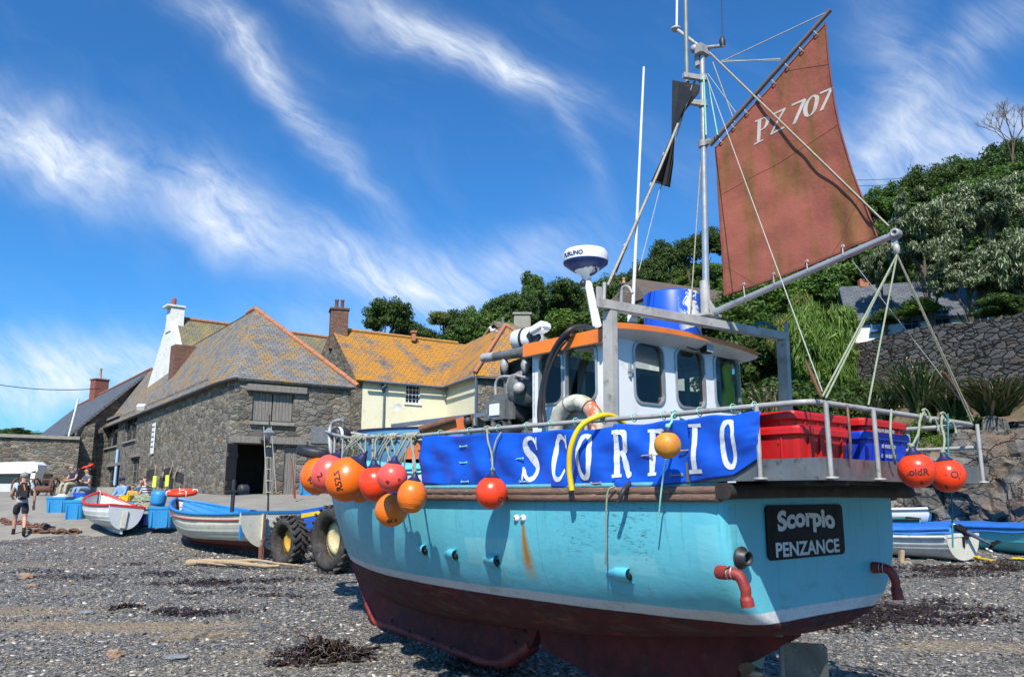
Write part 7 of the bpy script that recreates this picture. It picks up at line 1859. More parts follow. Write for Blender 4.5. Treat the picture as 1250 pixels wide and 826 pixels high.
# boats on the right
a = at(1176, 672, 18.6); b = at(1060, 655, 21.2); d = Vector((b.x-a.x, b.y-a.y))
WB, hb, zs = small_boat('clinker_boat', 'white clinker boat with cream transom carrying an outboard motor, by the rocks', (a.x, a.y, gz(0, 18.8)+.07), math.atan2(d.y, d.x)+.12, 4.2, 1.42, .50, 'boat_white', 'boat_white', 'boat_white', None, None, sheer=.3, tr_m='cream_paint', transom=.8, cat='rowing boat', tilt=-.02)
# outboard tilted up on its transom: a thing of its own
ob = thing('outboard_motor', 'black outboard motor tilted up on the transom of the white clinker boat', 'outboard motor', WB.location+Vector((.0, 0, .06)), WB.rotation_euler.z+.6); ob.scale = (.85, .8, .66)
def outboard(ob):
    up = Vector((-.62, .05, .3)); 
    p0 = Vector((.05, 0, .98)); p1 = Vector((-.75, 0, .36)); u = (p1-p0).normalized()
    m_ = MB(); rot = u.to_track_quat('Z', 'Y').to_matrix(); m_.box(p0+u*.06, (.26, .24, .40), rot, .07); m_.build('cowl', 'board_black', ob)
    m_ = MB(); m_.lathe([(.0, 0), (.05, 0), (.05, .04), (.0, .05)], p0-u*.15, 12, (-.1, .1, 1)); m_.build('filler_cap', 'gel_white', ob)
    m_ = MB(); m_.sweep([p0+u*.2, p0+u*.5, p0+u*.85], [.085, .06, .045], 10); m_.build('leg', 'outboard_blue', ob)
    m_ = MB(); n = Vector((0, 1, 0)).cross(u); c = p0+u*.82; m_.prism([c+n*.02+u*0, c+n*.02+u*.14, c+n*.24+u*.2, c+n*.22+u*.08], (0, .015, 0)); m_.prism([c-n*.0-u*.05+Vector((0, -.12, 0)), c+u*.12+Vector((0, -.12, 0)), c+u*.12+Vector((0, .12, 0)), c-u*.05+Vector((0, .12, 0))], n*.012); m_.build('fin', 'board_black', ob)
    m_ = MB(); m_.lathe([(0, -.13), (.035, -.09), (.045, 0), (.03, .1)], c+u*.10-n*.04, 10, n); m_.build('gear_case', 'board_black', ob)
    for k in range(3):
        an = k*2*PI/3; e = MB(); dd = (u*math.cos(an)+Vector((0, 1, 0))*math.sin(an)); cc_ = c+u*.10-n*.17; e.sphere(cc_+dd*.07, .055, 10, 6, (.6, .6, 1), dd.to_track_quat('Z', 'Y').to_matrix()); e.build('propeller_blade', 'gel_white', ob)
    m_ = MB(); m_.box((-.03, 0, .52), (.06, .22, .34), None, .02); m_.bar((-.05, .0, .6), p0+u*.25, .06, .16); m_.build('clamp_bracket', 'board_black', ob)
pm('outboard_blue', (.05, .065, .11), (.07, .08, .12), .35, scale=6)
outboard(ob)
a = at(1310, 672, 19.2); b = at(1180, 664, 21.8); d = Vector((b.x-a.x, b.y-a.y))
small_boat('covered_boat', 'turquoise clinker boat under a tight blue cover at the right edge of the beach', (a.x, a.y, gz(0, 20)+.0), math.atan2(d.y, d.x)+PI*0, 5.0, 1.7, .66, 'boat_turq', 'cover_blue', 'boat_turq', None, None, sheer=.12, cover='cover_blue', cover_h=.08, transom=.7)
a = at(1150, 645, 19.4); b = at(1030, 640, 20); d = Vector((b.x-a.x, b.y-a.y))
small_boat('covered_punt', 'low boat under a royal blue cover between the white clinker boat and the teal one', (a.x+.3, a.y+.6, gz(0, 19.6)+.0), math.atan2(d.y, d.x)+.1, 4.2, 1.5, .66, 'boat_turq', 'cover_blue', 'boat_turq', None, None, sheer=.15, cover='cover_blue', cover_h=.10, transom=.7)
small_boat('teal_boat', 'teal hulled boat behind the blue covered one, its square stern to the right', (a.x+.15, a.y+1.7, gz(0, 21)+.12), math.atan2(d.y, d.x)+.05, 4.4, 1.6, .60, 'boat_teal', 'board_black', 'boat_teal', None, None, sheer=.1, transom=.85)
a2 = at(1139, 640, 22); 
t, hb, zs = small_boat('moulded_dinghy', 'white moulded dinghy furthest back against the rocks, a white bundle on its rim', (a2.x, a2.y+.6, gz(0, 22)+.30), PI-.05, 3.6, 1.5, .55, 'gel_white', 'gel_white', 'gel_grey', None, None, sheer=.1, transom=.8, planks=0)
m_ = MB(); m_.sphere((.9, -.45, .62), .17, 12, 8, (1.5, .8, .7)); m_.sphere((.7, -.5, .55), .12, 12, 8, (1.2, .8, .9)); o = m_.build('sailcloth_bundle', 'gel_white'); o.location = t.location; o.rotation_euler = t.rotation_euler; tag(o, 'rumpled white bundle lying on the rim of the furthest white dinghy', 'bundle')
# chock, yellow oar and plank
q = atz(1098, 677, .02); q = at(1100, 677, 18.7); m_ = MB(); m_.box((q.x, q.y, gz(0, 18.7)+.13), (.09, .12, .34), Matrix.Rotation(.15, 3, 'Y'), .01); m_.box((q.x+.05, q.y-.03, gz(0, 18.7)+.03), (.24, .14, .06), None, .01); tag(m_.build('wooden_chock', 'driftwood'), 'brown wooden chock propping the white clinker boat', 'chock')
def oar(x0, x1, py, label, m1='hose_yellow'):
    a = ground_at(x0, py); b = ground_at(x1, py+3); m_ = MB(); m_.tube(a+Vector((0, 0, .05)), b+Vector((0, 0, .07)), .028); m_.bar(b+Vector((0, 0, .06)), b+(b-a).normalized()*.35+Vector((0, 0, .06)), .13, .02); tag(m_.build('oar', m1), label, 'oar')
oar(1178, 1196, 681, 'yellow oar lying on the shingle below the outboard motor'); oar(1237, 1262, 684, 'pale yellow oar lying at the right edge under the covered boat')

pm('tyre_mud', (.022, .02, .02), (.06, .05, .042), .85, scale=5, bump=.4, c3=(.10, .085, .07)); pm('rim_yellow', (.62, .36, .05), (.5, .28, .04), .5, scale=5, c3=(.25, .10, .03)); pm('rim_cream', (.70, .60, .33), (.62, .5, .25), .5, scale=5, c3=(.3, .16, .06)); pm('tractor_blue', (.015, .10, .50), (.02, .12, .55), .35, scale=4)
# ---------------------------------------------------------------- boats and gear seen over the bow
a = at(560, 575, 21.5); b = at(395, 560, 24.5); d = Vector((b.x-a.x, b.y-a.y)); print('turq', d.length)
small_boat('turquoise_boat', 'turquoise decked boat seen through the bow rail behind the buoys', (a.x, a.y, 1.05), math.atan2(d.y, d.x), 4.4, 1.9, 1.25, 'gel_grey', 'boat_turq', 'boat_turq', None, None, sheer=.18, cover='boat_turq', cover_h=.18, planks=0, keel=False)
a = at(580, 545, 31); b = at(440, 545, 33.5); d = Vector((b.x-a.x, b.y-a.y))
t, hb, zs = small_boat('blue_boat', 'blue hulled boat with a thin red line in front of the cream house', (a.x, a.y, 2.1), math.atan2(d.y, d.x), 5.6, 2.1, 2.1, 'boat_blue_pale', 'boat_navy', 'boat_blue', None, 'boat_red', sheer=.02, transom=.9, planks=0)
# orange rusty digger arm
def digger():
    t = thing('digger_arm', 'rusty orange hydraulic digger arm behind the bow, angled up to the right', 'digger arm'); Y = 23
    A = lambda x, y: at(x, y, Y)
    m_ = MB(); m_.prism([A(512, 528), A(566, 508), A(574, 506), A(576, 522), A(562, 525), A(514, 540)], (0, .35, 0)); m_.build('boom', 'digger_orange', t)
    m_ = MB(); m_.prism([A(497, 548), A(512, 528), A(524, 534), A(516, 560), A(500, 585), A(490, 580)], (0, .3, 0)); m_.build('stick', 'digger_orange', t)
    m_ = MB(); m_.tube(A(512, 524)+Vector((0, -.1, 0)), A(556, 511)+Vector((0, -.1, 0)), .09); m_.build('ram', 'rusty_iron', t)
    m_ = MB(); m_.prism([A(566, 508), A(577, 505), A(578, 525), A(573, 530), A(570, 522)], (0, .4, 0)); m_.build('knuckle', 'rusty_iron', t)
    for (x, y) in ((514, 532), (571, 514)): m_ = MB(); m_.lathe([(0, -.1), (.12, -.1), (.12, .1), (0, .1)], A(x, y), 12, (0, 1, 0)); m_.build('pin', 'machine_dark', t)
    m_ = MB(); m_.prism([A(480, 560), A(520, 560), A(520, 640), A(480, 640)], (0, 1., 0)); m_.build('undercarriage', 'machine_dark', t)
pm('digger_orange', (.60, .13, .02), (.42, .08, .02), .6, scale=1.3, bump=.3, c3=(.18, .06, .03))
digger()
# tyre and black float by the bow rail
def tyre_at(c, axis, R0, w, name, label, cat='tyre', m1='rubber_black', parent=None):
    m_ = MB(); m_.lathe([(R0*.62, -w/2*.7), (R0*.80, -w/2), (R0*.95, -w/2*.85), (R0, -w/2*.4), (R0, w/2*.4), (R0*.95, w/2*.85), (R0*.80, w/2), (R0*.62, w/2*.7), (R0*.60, 0), (R0*.62, -w/2*.7)], c, 36, axis)
    for k in range(28):
        a = 2*PI*k/28; 
    o = m_.build(name, m1, parent); 
    return tag(o, label, cat) if label else o
q = Bp(393, 553, .0); qw = W(*q); tyre_at(at(388, 552, qw.y-.1), (.15, -.1, 1), .36, .17, 'tyre_fender', 'black tyre lying flat at the stem head of the fishing boat')
t = thing('deck_float', 'black deck float with a white band inside the bow rail', 'float', S0, BROT); q = Bp(416, 531, .35); m_ = MB(); m_.lathe([(0, -.14), (.09, -.13), (.125, -.08), (.125, .08), (.09, .13), (0, .14)], q, 18, (0, 1, 0)); f_ = m_.build('body', 'rubber_black', t)
m_ = MB(); m_.lathe([(.126, .02), (.128, .03), (.128, .06), (.126, .07)], q, 18, (0, 1, 0)); m_.build('band', 'gel_white', f_)
m_ = MB(); m_.sweep(smooth_path([Bp(404, 552, .3), Bp(402, 530, .25), Bp(406, 516, .2), Bp(418, 512, .2)], 5), .03, 8); m_.build('bow_hoop', 'galv', B)

# ---------------------------------------------------------------- tractor
def tractor():
    w1 = at(353, 645, 18.6); w2 = at(409, 644, 17.3); ax = Vector((w1.x-w2.x, w1.y-w2.y, 0)); wb = ax.length; ax.normalize(); nn = Vector((-ax.y, ax.x, 0))
    if nn.y > 0: nn = -nn
    if nn.x > 0: pass
    rz = math.atan2(ax.y, ax.x); G = gz(0, 18)
    r1, r2 = .54, .66
    t = thing('tractor', 'blue farm tractor with yellow wheel rims standing behind the bow of the fishing boat', 'tractor', (w2.x, w2.y, G), rz)
    print('tractor', wb, rz, nn, G)
    # local: x forward, y left
    sgn = 1 if (Matrix.Rotation(rz, 3, 'Z') @ Vector((0, 1, 0))).dot(nn) > 0 else -1
    def wheel(x, y, r, w, rim):
        o = empty('wheel'); o.parent = t; o.location = (x, y, r-.02)
        ty = tyre_at((0, 0, 0), (0, 1, 0), r, w, 'tyre', None, None, 'tyre_mud', o)
        m_ = MB(); nl = 22
        for k in range(nl):
            for sg in (1, -1):
                a = 2*PI*(k+.5*(sg > 0))/nl; c = Vector((math.cos(a)*(r+.012), sg*w*.24, math.sin(a)*(r+.012))); tn = Vector((-math.sin(a), 0, math.cos(a))); rd = Vector((math.cos(a), 0, math.sin(a)))
                dv = (Vector((0, sg, 0))+tn*.75).normalized(); m_.bar(c-dv*w*.25, c+dv*w*.29, .05, .055, rd)
        m_.build('tread_lugs', 'tyre_mud', o)
        m_ = MB(); f = sgn if y*sgn > 0 else -sgn
        ff = 1 if y > 0 else -1
        m_.lathe([(r*.63, -w*.32*ff), (r*.60, w*.34*ff), (r*.63, w*.36*ff), (r*.57, w*.36*ff), (r*.54, w*.1*ff), (r*.30, w*.02*ff), (r*.26, w*.10*ff), (0, w*.10*ff)], (0, 0, 0), 30, (0, 1, 0)); m_.build('rim', rim, o)
        m_ = MB(); m_.lathe([(r*.20, w*.1*ff), (r*.19, w*.2*ff), (r*.1, w*.25*ff), (0, w*.25*ff)], (0, 0, 0), 16, (0, 1, 0))
        for k in range(6): a = k*PI/3; m_.lathe([(.018, w*.10*ff), (.018, w*.17*ff), (0, w*.17*ff)], (math.cos(a)*r*.26*0+math.cos(a)*r*.24, 0, math.sin(a)*r*.24), 6, (0, 1, 0))
        m_.build('hub', 'rusty_iron', o); return o
    tw = 1.5
    for y in (0, -sgn*tw): wheel(wb, y, r1, .40, 'rim_yellow'); wheel(0, y, r2, .42, 'rim_cream')
    c = -sgn*tw/2
    m_ = MB(); m_.box((wb*.62, c, .62), (wb*1.1, .42, .34), None, .05); m_.box((wb, c, .5), (.18, tw-.3, .14)); m_.box((0, c, .62), (.3, tw-.3, .24)); m_.build('chassis', 'machine_dark', t)
    m_ = MB(); m_.prism([(wb+.42, c-.27, .78), (wb+.46, c-.27, 1.05), (wb+.30, c-.27, 1.20), (.55, c-.27, 1.36), (.55, c-.27, .80)], (0, .54, 0)); m_.build('bonnet', 'tractor_blue', t)
    m_ = MB(); m_.prism([(wb+.30, c+sgn*.275, 1.12), (.9, c+sgn*.275, 1.24), (.9, c+sgn*.275, 1.16), (wb+.3, c+sgn*.275, 1.02)], (0, sgn*.006, 0)); m_.build('bonnet_stripe', 'hose_yellow', t)
    for k in (1,): m_ = MB(); m_.grid(lambda u, v, k=k: Vector((math.cos(lerp(.35, 2.5, u))*(r2+.17), -sgn*tw*k+(v-.5)*.42, r2+math.sin(lerp(.35, 2.5, u))*(r2+.17))), 14, 3); m_.build('mudguard', 'tractor_blue', t)
    m_ = MB(); m_.box((.1, c, 1.05), (.45, .45, .12), None, .04); m_.box((-.12, c, 1.3), (.1, .42, .4), None, .04); m_.build('seat', 'board_black', t)
    m_ = MB(); m_.tube((.65, c, 1.3), (.5, c, 1.5), .02); m_.sweep([(.5+math.cos(a)*.06, c+math.sin(a)*.18, 1.5+math.cos(a)*.14) for a in np.linspace(0, 2*PI, 20)], .014, 6); m_.build('steering_wheel', 'board_black', t)

tractor()

# ---------------------------------------------------------------- tubs, barrels and oddments in the yard
pm('tub_blue', (.02, .22, .50), (.03, .26, .52), .5, scale=3, bump=.2, c3=(.05, .2, .38))
pm('tub_deep', (.012, .09, .5), (.02, .11, .45), .5, scale=3, bump=.2); pm('net_green', (.12, .50, .48), (.08, .36, .33), .9, scale=20, bump=.9, bdist=.03); pm('yellow_plastic', (.75, .50, .02), (.68, .42, .02), .45, scale=4)
def tub(label, px0, px1, py0, py1, Y, m1='tub_blue', depth=.8, rz=0., fill=None, grp=None):
    a = at(px0, py1, Y); b = at(px1, py1, Y); w = b.x-a.x; c = Vector(((a.x+b.x)/2, Y, gzz(a.x, Y)+.04)); h = at(px0, py0, Y).z-at(px0, py1, Y).z; c.z = a.z
    t = thing('storage_tub', label, 'tub', (c.x, c.y+depth/2, c.z), rz, grp); m_ = MB(); ring = lambda l, d_, z: [(x, y, z) for x, y in rounded_rect(0, 0, l, d_, .08, 3)]
    lv = [ring(w*.86, depth*.86, 0), ring(w*.96, depth*.96, h*.86), ring(w*1.0, depth*1.0, h*.88), ring(w*1.0, depth*1., h), ring(w*.92, depth*.92, h), ring(w*.86, depth*.86, h*.6)]
    n = len(lv[0]); m_.add([p for l in lv for p in l], [(i*n+j, i*n+(j+1) % n, (i+1)*n+(j+1) % n, (i+1)*n+j) for i in range(len(lv)-1) for j in range(n)]+[tuple(range(n))[::-1], tuple(range((len(lv)-1)*n, len(lv)*n))]); 
    for sg in (-1, 1): m_.box((sg*w*.3, -depth*.47, h*.4), (.05, .06, h*.7), None, .01)
    b_ = m_.build('body', m1, t)
    if fill:
        f = MB(); f.grid(lambda u, v: Vector(((u-.5)*w*.9, (v-.5)*depth*.9, h*.88+.16*math.sin(PI*u)*math.sin(PI*v)+.05*noise.noise(Vector((u*9, v*9, px0))))), 20, 16); f.build('net_pile', fill, t)
    return t
tub('pale blue tub filled with white netting, behind the seated pair at the left', 52, 77, 606, 628, 27, rz=.1, fill='thwart')
tub('pale blue tub heaped with teal netting beside the red rimmed dinghy', 76, 101, 610, 636, 25.5, rz=-.15, fill='net_green')
tub('small dark blue box on the slip between the two netting tubs', 86, 104, 601, 612, 28.5, 'tub_deep', .5)
tub('pale blue tub standing below the stone wall between the dinghy and the cream boat', 176, 207, 618, 644, 23, rz=.08)
tub('wide blue tub behind the dinghy where the group sits', 146, 165, 608, 622, 28)
tub('deep blue bin standing right of the dinghy transom', 164, 177, 627, 641, 24, 'tub_deep', .5)
tub('yellow fish box behind the dinghy beside the seated group', 143, 158, 604, 612, 27, 'yellow_plastic', .4)
t = thing('water_barrel', 'small blue barrel on top of the tub below the stone wall', 'barrel', at(192, 616, 23.4)); m_ = MB(); m_.lathe([(0, 0), (.19, 0), (.21, .1), (.215, .2), (.21, .3), (.19, .42), (.17, .42), (.17, .3)], (0, 0, -.02), 18, (.12, 0, 1)); m_.build('drum', 'tub_blue', t)
# lifebelt leaning on cream boat
m_ = MB(); q = at(222, 601, 23.5); m_.sweep([q+Vector((math.cos(a)*.36, math.sin(a)*.30, .05*math.sin(a))) for a in np.linspace(0, 2*PI, 30)[:-1]], .075, 10, closed=True); lb = tag(m_.build('lifebelt', 'buoy_red'), 'orange red lifebelt lying behind the bow of the cream boat', 'lifebelt')
for a in (.5, 2.2, 3.8, 5.4):
    m_ = MB(); c = q+Vector((math.cos(a)*.36, math.sin(a)*.30, .05*math.sin(a))); tn = Vector((-math.sin(a), math.cos(a), 0)); x = Vector((0, 0, 1)); y = tn.cross(x); m_.sweep([c-tn*.03+x*math.cos(k)*.079+y*math.sin(k)*.079 for k in np.linspace(0, 2*PI, 14)], .014, 5); m_.build('band', 'gel_white', lb)
# marker flags and hi-vis bundle by the wall
t = thing('marker_flags', 'bundle of black topped marker flags with yellow green wraps leaning on the stone wall', 'marker flags', at(192, 604, 27))
for k, (dx, ln) in enumerate(((-.12, 1.0), (.02, .95), (.14, 1.05), (.22, .9))):
    m_ = MB(); m_.tube((dx, 0, -.3), (dx*2.2, .3, ln), .015); m_.build('cane', 'driftwood', t)
    m_ = MB(); m_.grid(lambda u, v, dx=dx, k=k: Vector((dx*2.1+(u-.1)*.3*(1 if k % 2 else -1), .28+.04*math.sin(u*5), ln-.1-v*.36-.1*u)), 6, 6); m_.build('flag', 'canvas_black', t)
    m_ = MB(); m_.grid(lambda u, v, dx=dx, k=k: Vector((dx*1.6+math.cos(u*2*PI)*.07, .16+math.sin(u*2*PI)*.05, ln*.62-v*.36)), 10, 5, closeu=True); m_.build('wrap', 'oilskin_yellow' if k % 2 == 0 else 'canvas_black', t)
# heap of net and rope by the wall
def heap(name, label, cat, c, s, m1, seed, n=40):
    rr = random.Random(seed); m_ = MB(); c = Vector(c)
    for i in range(n):
        a = rr.uniform(0, 2*PI); P = []
        for k in range(7): a += rr.uniform(.4, 1.1); r = rr.uniform(.2, 1)**.7; P.append(c+Vector((math.cos(a)*r*s[0], math.sin(a)*r*s[1], s[2]*(1-r)*rr.uniform(.3, 1)+.02)))
        m_.sweep(smooth_path(P, 3), rr.uniform(.012, .022), 5)
    return tag(m_.build(name, m1), label, cat)
heap('rope_heap', 'tangled heap of pale green rope against the warehouse wall', 'rope', at(172, 612, 27.5), (.6, .4, .4), 'rope_green', 3)
heap('rope_heap', 'small heap of brown line beside the tub below the stone wall', 'rope', at(171, 622, 25.5), (.4, .3, .4), 'rope_tan', 5, 24)
# black box with red sheet on top
t = thing('pot_box', 'black slatted box with a red sheet on top beside the yard wall', 'box', at(103, 602, 35.5)); t.scale = (.5, .6, 1.05); m_ = MB()
for k in range(7): m_.box((0, 0, .07+k*.14), (1.25, .9, .11), None, .01)
m_.build('box_body', 'board_black', t)
m_ = MB(); m_.grid(lambda u, v: Vector(((u-.5)*1.1, (v-.5)*.7, 1.0+.25*max(0, u-.1)*(1-abs(v-.5))+.1*noise.noise(Vector((u*4, v*4, 1))))), 16, 12); o = m_.build('red_sheet', 'buoy_red'); o.location = t.location; o.scale = t.scale; tag(o, 'crumpled red plastic sheet on the black slatted box', 'sheet')
# old winch with rusty drum
t = thing('old_winch', 'rusty iron winch with cable drum and wooden struts by the yard wall', 'winch', at(44, 606, 34)); 
m_ = MB(); t.scale = (.62, .62, .62); m_.lathe([(0, -1.3), (.22, -1.3), (.22, 1.3), (0, 1.3)], (0, 0, .5), 18, (1, 0, 0)); m_.build('drum', 'rusty_iron', t)
for x in (-1.35, -.1, 1.2): m_ = MB(); m_.lathe([(.55, -.05), (.62, -.05), (.62, .05), (.55, .05), (.55, -.05)], (x, 0, .62), 24, (1, 0, 0)); [m_.bar((x, 0, .62), (x, math.cos(a)*.58, .62+math.sin(a)*.58), .05, .05, (1, 0, 0)) for a in np.linspace(0, 2*PI, 7)[:-1]]; m_.build('gear_wheel', 'rusty_iron', t)
for (x, dx) in ((-1.6, .5), (1.45, -.5)): m_ = MB(); m_.bar((x, -.3, -.1), (x+dx, 0, 1.3), .14, .1); m_.bar((x+dx*1.6, -.1, -.1), (x+dx, 0, 1.3), .12, .1); m_.build('strut', 'dark_wood', t)
m_ = MB(); m_.box((0, .2, 1.15), (3., .08, .1)); m_.build('cross_bar', 'rusty_iron', t)
# white van body partly in frame
def van():
    t = thing('parked_van', 'white vehicle with a dark open side parked by the yard wall at the left edge', 'vehicle', (0, 0, 0)); Y = 44
    A = lambda x, y, k=0.: at(x, y, Y)+Vector((0, k, 0))
    m_ = MB(); m_.prism([A(-70, 566), A(41, 563), A(46, 567), A(46, 574), A(43, 577), A(-70, 579)], (0, .9, 0)); m_.build('roof', 'gel_white', t)
    m_ = MB(); m_.prism([A(38, 576), A(44, 574), A(41, 588), A(36, 590)], (0, .8, 0)); m_.build('door_pillar', 'gel_white', t)
    m_ = MB(); m_.prism([A(-70, 578, 1.9), A(38, 577, 1.9), A(38, 604, 1.9), A(-70, 604, 1.9)], (0, .2, 0)); m_.build('inner_side', 'interior_dark', t)
    m_ = MB(); m_.prism([A(-70, 590, .1), A(30, 590, .1), A(36, 600, .1), A(36, 604, .1), A(-70, 604, .1)], (0, 1.8, 0)); m_.build('body', 'gel_grey', t)
    m_ = MB(); m_.prism([A(-70, 580, .15), A(36, 580, .15), A(34, 589, .15), A(-70, 589, .15)], (0, .04, 0)); m_.build('window_pane', 'pane_glass', t)
    for x in (-30, 22): tyre_at(at(x, 603, Y+.3), (0, 1, 0), .42, .22, 'tyre', None, None, 'tyre_mud', t)
van()
# signs / pole in front of doors: beacon staff
def beacon():
    t = thing('radar_reflector_staff', 'staff with faceted metal radar reflector and rope lashings behind the cream boat', 'staff'); Y = 22.6
    b = at(327, 632, Y); p = at(329, 506, Y); m_ = MB(); m_.tube(b, p, .03, .018); m_.build('staff', 'machine_dark', t)
    q = at(328, 528, Y); m_ = MB(); r = .17
    m_.add([q+Vector(v)*r for v in ((1, 0, 0), (-1, 0, 0), (0, 1, 0), (0, -1, 0), (0, 0, 1), (0, 0, -1))], [(0, 2, 4), (2, 1, 4), (1, 3, 4), (3, 0, 4), (2, 0, 5), (1, 2, 5), (3, 1, 5), (0, 3, 5)]); m_.build('reflector', 'alloy_bright', t)
    for k in range(5): m_ = MB(); z = at(328, 545+k*14, Y); m_.sweep([z+Vector((math.cos(a)*.06, math.sin(a)*.05, .02*math.sin(3*a))) for a in np.linspace(0, 4*PI, 24)], .014, 5); m_.build('lashing', 'rope_tan', t)
    m_ = MB(); m_.tube(at(322, 520, Y), at(326, 612, Y), .012); m_.tube(at(337, 600, Y), at(331, 520, Y), .01); m_.build('line', 'rope_grey', t)
beacon()
m_ = MB(); m_.tube(at(356, 560, 30), at(359, 598, 30), .02); m_.tube(at(359, 598, 30), at(360, 608, 30), .04); o = m_.build('broom', 'sock_red'); tag(o, 'red handled broom leaning near the closed plank door', 'broom')
tub('teal blue tub with green net standing behind the tractor bonnet', 363, 385, 577, 604, 24, 'tub_blue', .8, fill='rope_green')
t = thing('prop_post', 'rusty iron post standing at the stern of the cream boat', 'post'); m_ = MB(); q = at(320, 668, 19.2); m_.tube((q.x, q.y, gz(0, 19)-.1), (q.x+.02, q.y, 1.2), .028); m_.build('shaft', 'rusty_iron', t); m_ = MB(); m_.box((q.x, q.y, .28), (.12, .2, .4), None, .03); m_.build('bracket', 'rusty_iron', t)

# chain, driftwood and weed on the beach
def chain():
    m_ = MB(); a = ground_at(-5, 638); b = ground_at(62, 647); n = 24; P = []
    for i in range(n):
        q = a.lerp(b, i/n)+Vector((0, .15*math.sin(i*.7), 0)); q.z = gz(0, q.y)+.06; d = (b-a).normalized(); s = Vector((-d.y, d.x, 0)) if i % 2 else Vector((0, 0, 1))
        m_.sweep([q+d*math.cos(t)*.16+s*math.sin(t)*.075 for t in np.linspace(0, 2*PI, 12)[:-1]], .028, 6, closed=True)
    tag(m_.build('anchor_chain', 'rusty_iron'), 'heavy rusty chain lying across the foot of the slipway at the left', 'chain')
    q = ground_at(64, 652); m_ = MB()
    for i in range(9): c = q+Vector((-.7+i*.16, .05*math.sin(i*2), .08)); d = Vector((1, .3*math.sin(i), 0)).normalized(); s = Vector((-d.y, d.x, 0)) if i % 2 else Vector((0, 0, 1)); m_.sweep([c+d*math.cos(t)*.13+s*math.sin(t)*.07 for t in np.linspace(0, 2*PI, 12)[:-1]], .03, 6, closed=True)
    m_.bar(q+Vector((-.8, 0, .05)), q+Vector((.75, .1, .06)), .1, .08); tag(m_.build('iron_shackle_bar', 'rusty_iron'), 'rusty iron bar with shackles lying in the shingle below the chain', 'iron bar')
chain()
def drift():
    a = ground_at(228, 690); b = ground_at(362, 695); t = thing('driftwood_branch', 'pale brown driftwood branch lying on the shingle left of the bow', 'driftwood')
    def run(pts, r, nm, par):
        m_ = MB(); P = smooth_path(pts, 5); m_.sweep(P, [lerp(r, r*.35, i/(len(P)-1))*(1+.18*math.sin(i*1.7)) for i in range(len(P))], 8); return m_.build(nm, 'driftwood', par)
    L = lambda f, dy, dz: Vector((lerp(a.x, b.x, f), lerp(a.y, b.y, f)+dy, lerp(a.z, b.z, f)+.05+dz))
    st_ = run([L(0, .0, 0), L(.2, .05, .05), L(.45, -.05, .05), L(.7, .02, .0), L(.85, .0, .02)], .075, 'stem', t); run([L(.3, 0, .05), L(.6, .15, .10), L(.8, .12, .06), L(1.05, .1, .02)], .045, 'limb', st_); run([L(.1, 0, .03), L(.25, -.15, .03), L(.4, -.2, .0)], .04, 'limb', st_)
drift()
def wrack():
    pm('kelp', (.016, .009, .006), (.05, .025, .014), .32, scale=9, bump=.4)
    rr = random.Random(8)
    def clump(name, label, px, py, s, n, m1='kelp', kind=None):
        c = ground_at(px, py); m_ = MB()
        for i in range(n):
            a = rr.uniform(0, 2*PI); r = rr.random()**.6; q = c+Vector((math.cos(a)*r*s[0]*.6, math.sin(a)*r*s[1]*.6, 0)); d = Vector((rr.uniform(-1, 1), rr.uniform(-.4, .4), 0)).normalized(); L = rr.uniform(.1, .42)*s[0]; w = rr.uniform(.010, .034); P = []
            for k in range(7): q = q+d*L/6+Vector((rr.uniform(-.02, .02), rr.uniform(-.02, .02), 0)); P.append((q, beach_z(q.x, q.y)+.015+s[2]*rr.random()*(1-r)))
            m_.sweep([Vector((q.x, q.y, z)) for q, z in P], 1., prof=[(-w, 0), (0, w*.35), (w, 0), (0, -w*.2)])
        o = m_.build(name, m1); return tag(o, label, 'seaweed') if label else tag(o, kind='stuff')
    clump('kelp_clump', 'dark tangle of kelp on the shingle in front of the boat keel', 397, 800, (.85, .6, .24), 150)
    clump('kelp_clump', 'long dark strand heap of kelp left of the bigger kelp tangle near the bottom edge', 360, 812, (.5, .2, .08), 40)
    clump('kelp_clump', 'small dark kelp patch in the middle of the shingle at the left', 150, 742, (.4, .2, .06), 34)
        # thin wrack strewn in lines over both sides: one body of litter
    V = []; F = []
    for (px0, px1, py, sp, n) in ((1010, 1250, 748, 9, 1300), (1000, 1250, 762, 5, 500), (1090, 1250, 697, 5, 900), (0, 400, 700, 9, 500), (200, 420, 715, 12, 500), (100, 330, 745, 6, 220), (560, 640, 812, 6, 200), (1050, 1250, 690, 4, 400)):
        CL = [ground_at(rr.uniform(px0, px1), py+rr.gauss(0, sp)) for _ in range(max(n//45, 3))]
        for i in range(n):
            c = CL[i % len(CL)]; c = Vector((c.x+rr.gauss(0, .32), c.y+rr.gauss(0, .10), 0)); a = rr.uniform(0, PI); L = rr.uniform(.04, .16); w = rr.uniform(.007, .02); d = Vector((math.cos(a), math.sin(a)*.6, rr.uniform(-.2, .5))); sd = Vector((-d.y, d.x, rr.uniform(-.5, .5))).normalized()*w; c.z = beach_z(c.x, c.y)+.02+rr.random()*.02; o = len(V)
            V += [c-d*L/2-sd, c-d*L/2+sd, c+sd*1.2+Vector((0, 0, .012)), c-sd*1.2+Vector((0, 0, .012)), c+d*L/2+sd*.5, c+d*L/2-sd*.5]; F += [(o, o+1, o+2, o+3), (o+3, o+2, o+4, o+5)]
    tag(fast_mesh('seaweed_litter', [tuple(v) for v in V], F, 'kelp'), kind='stuff')
wrack()
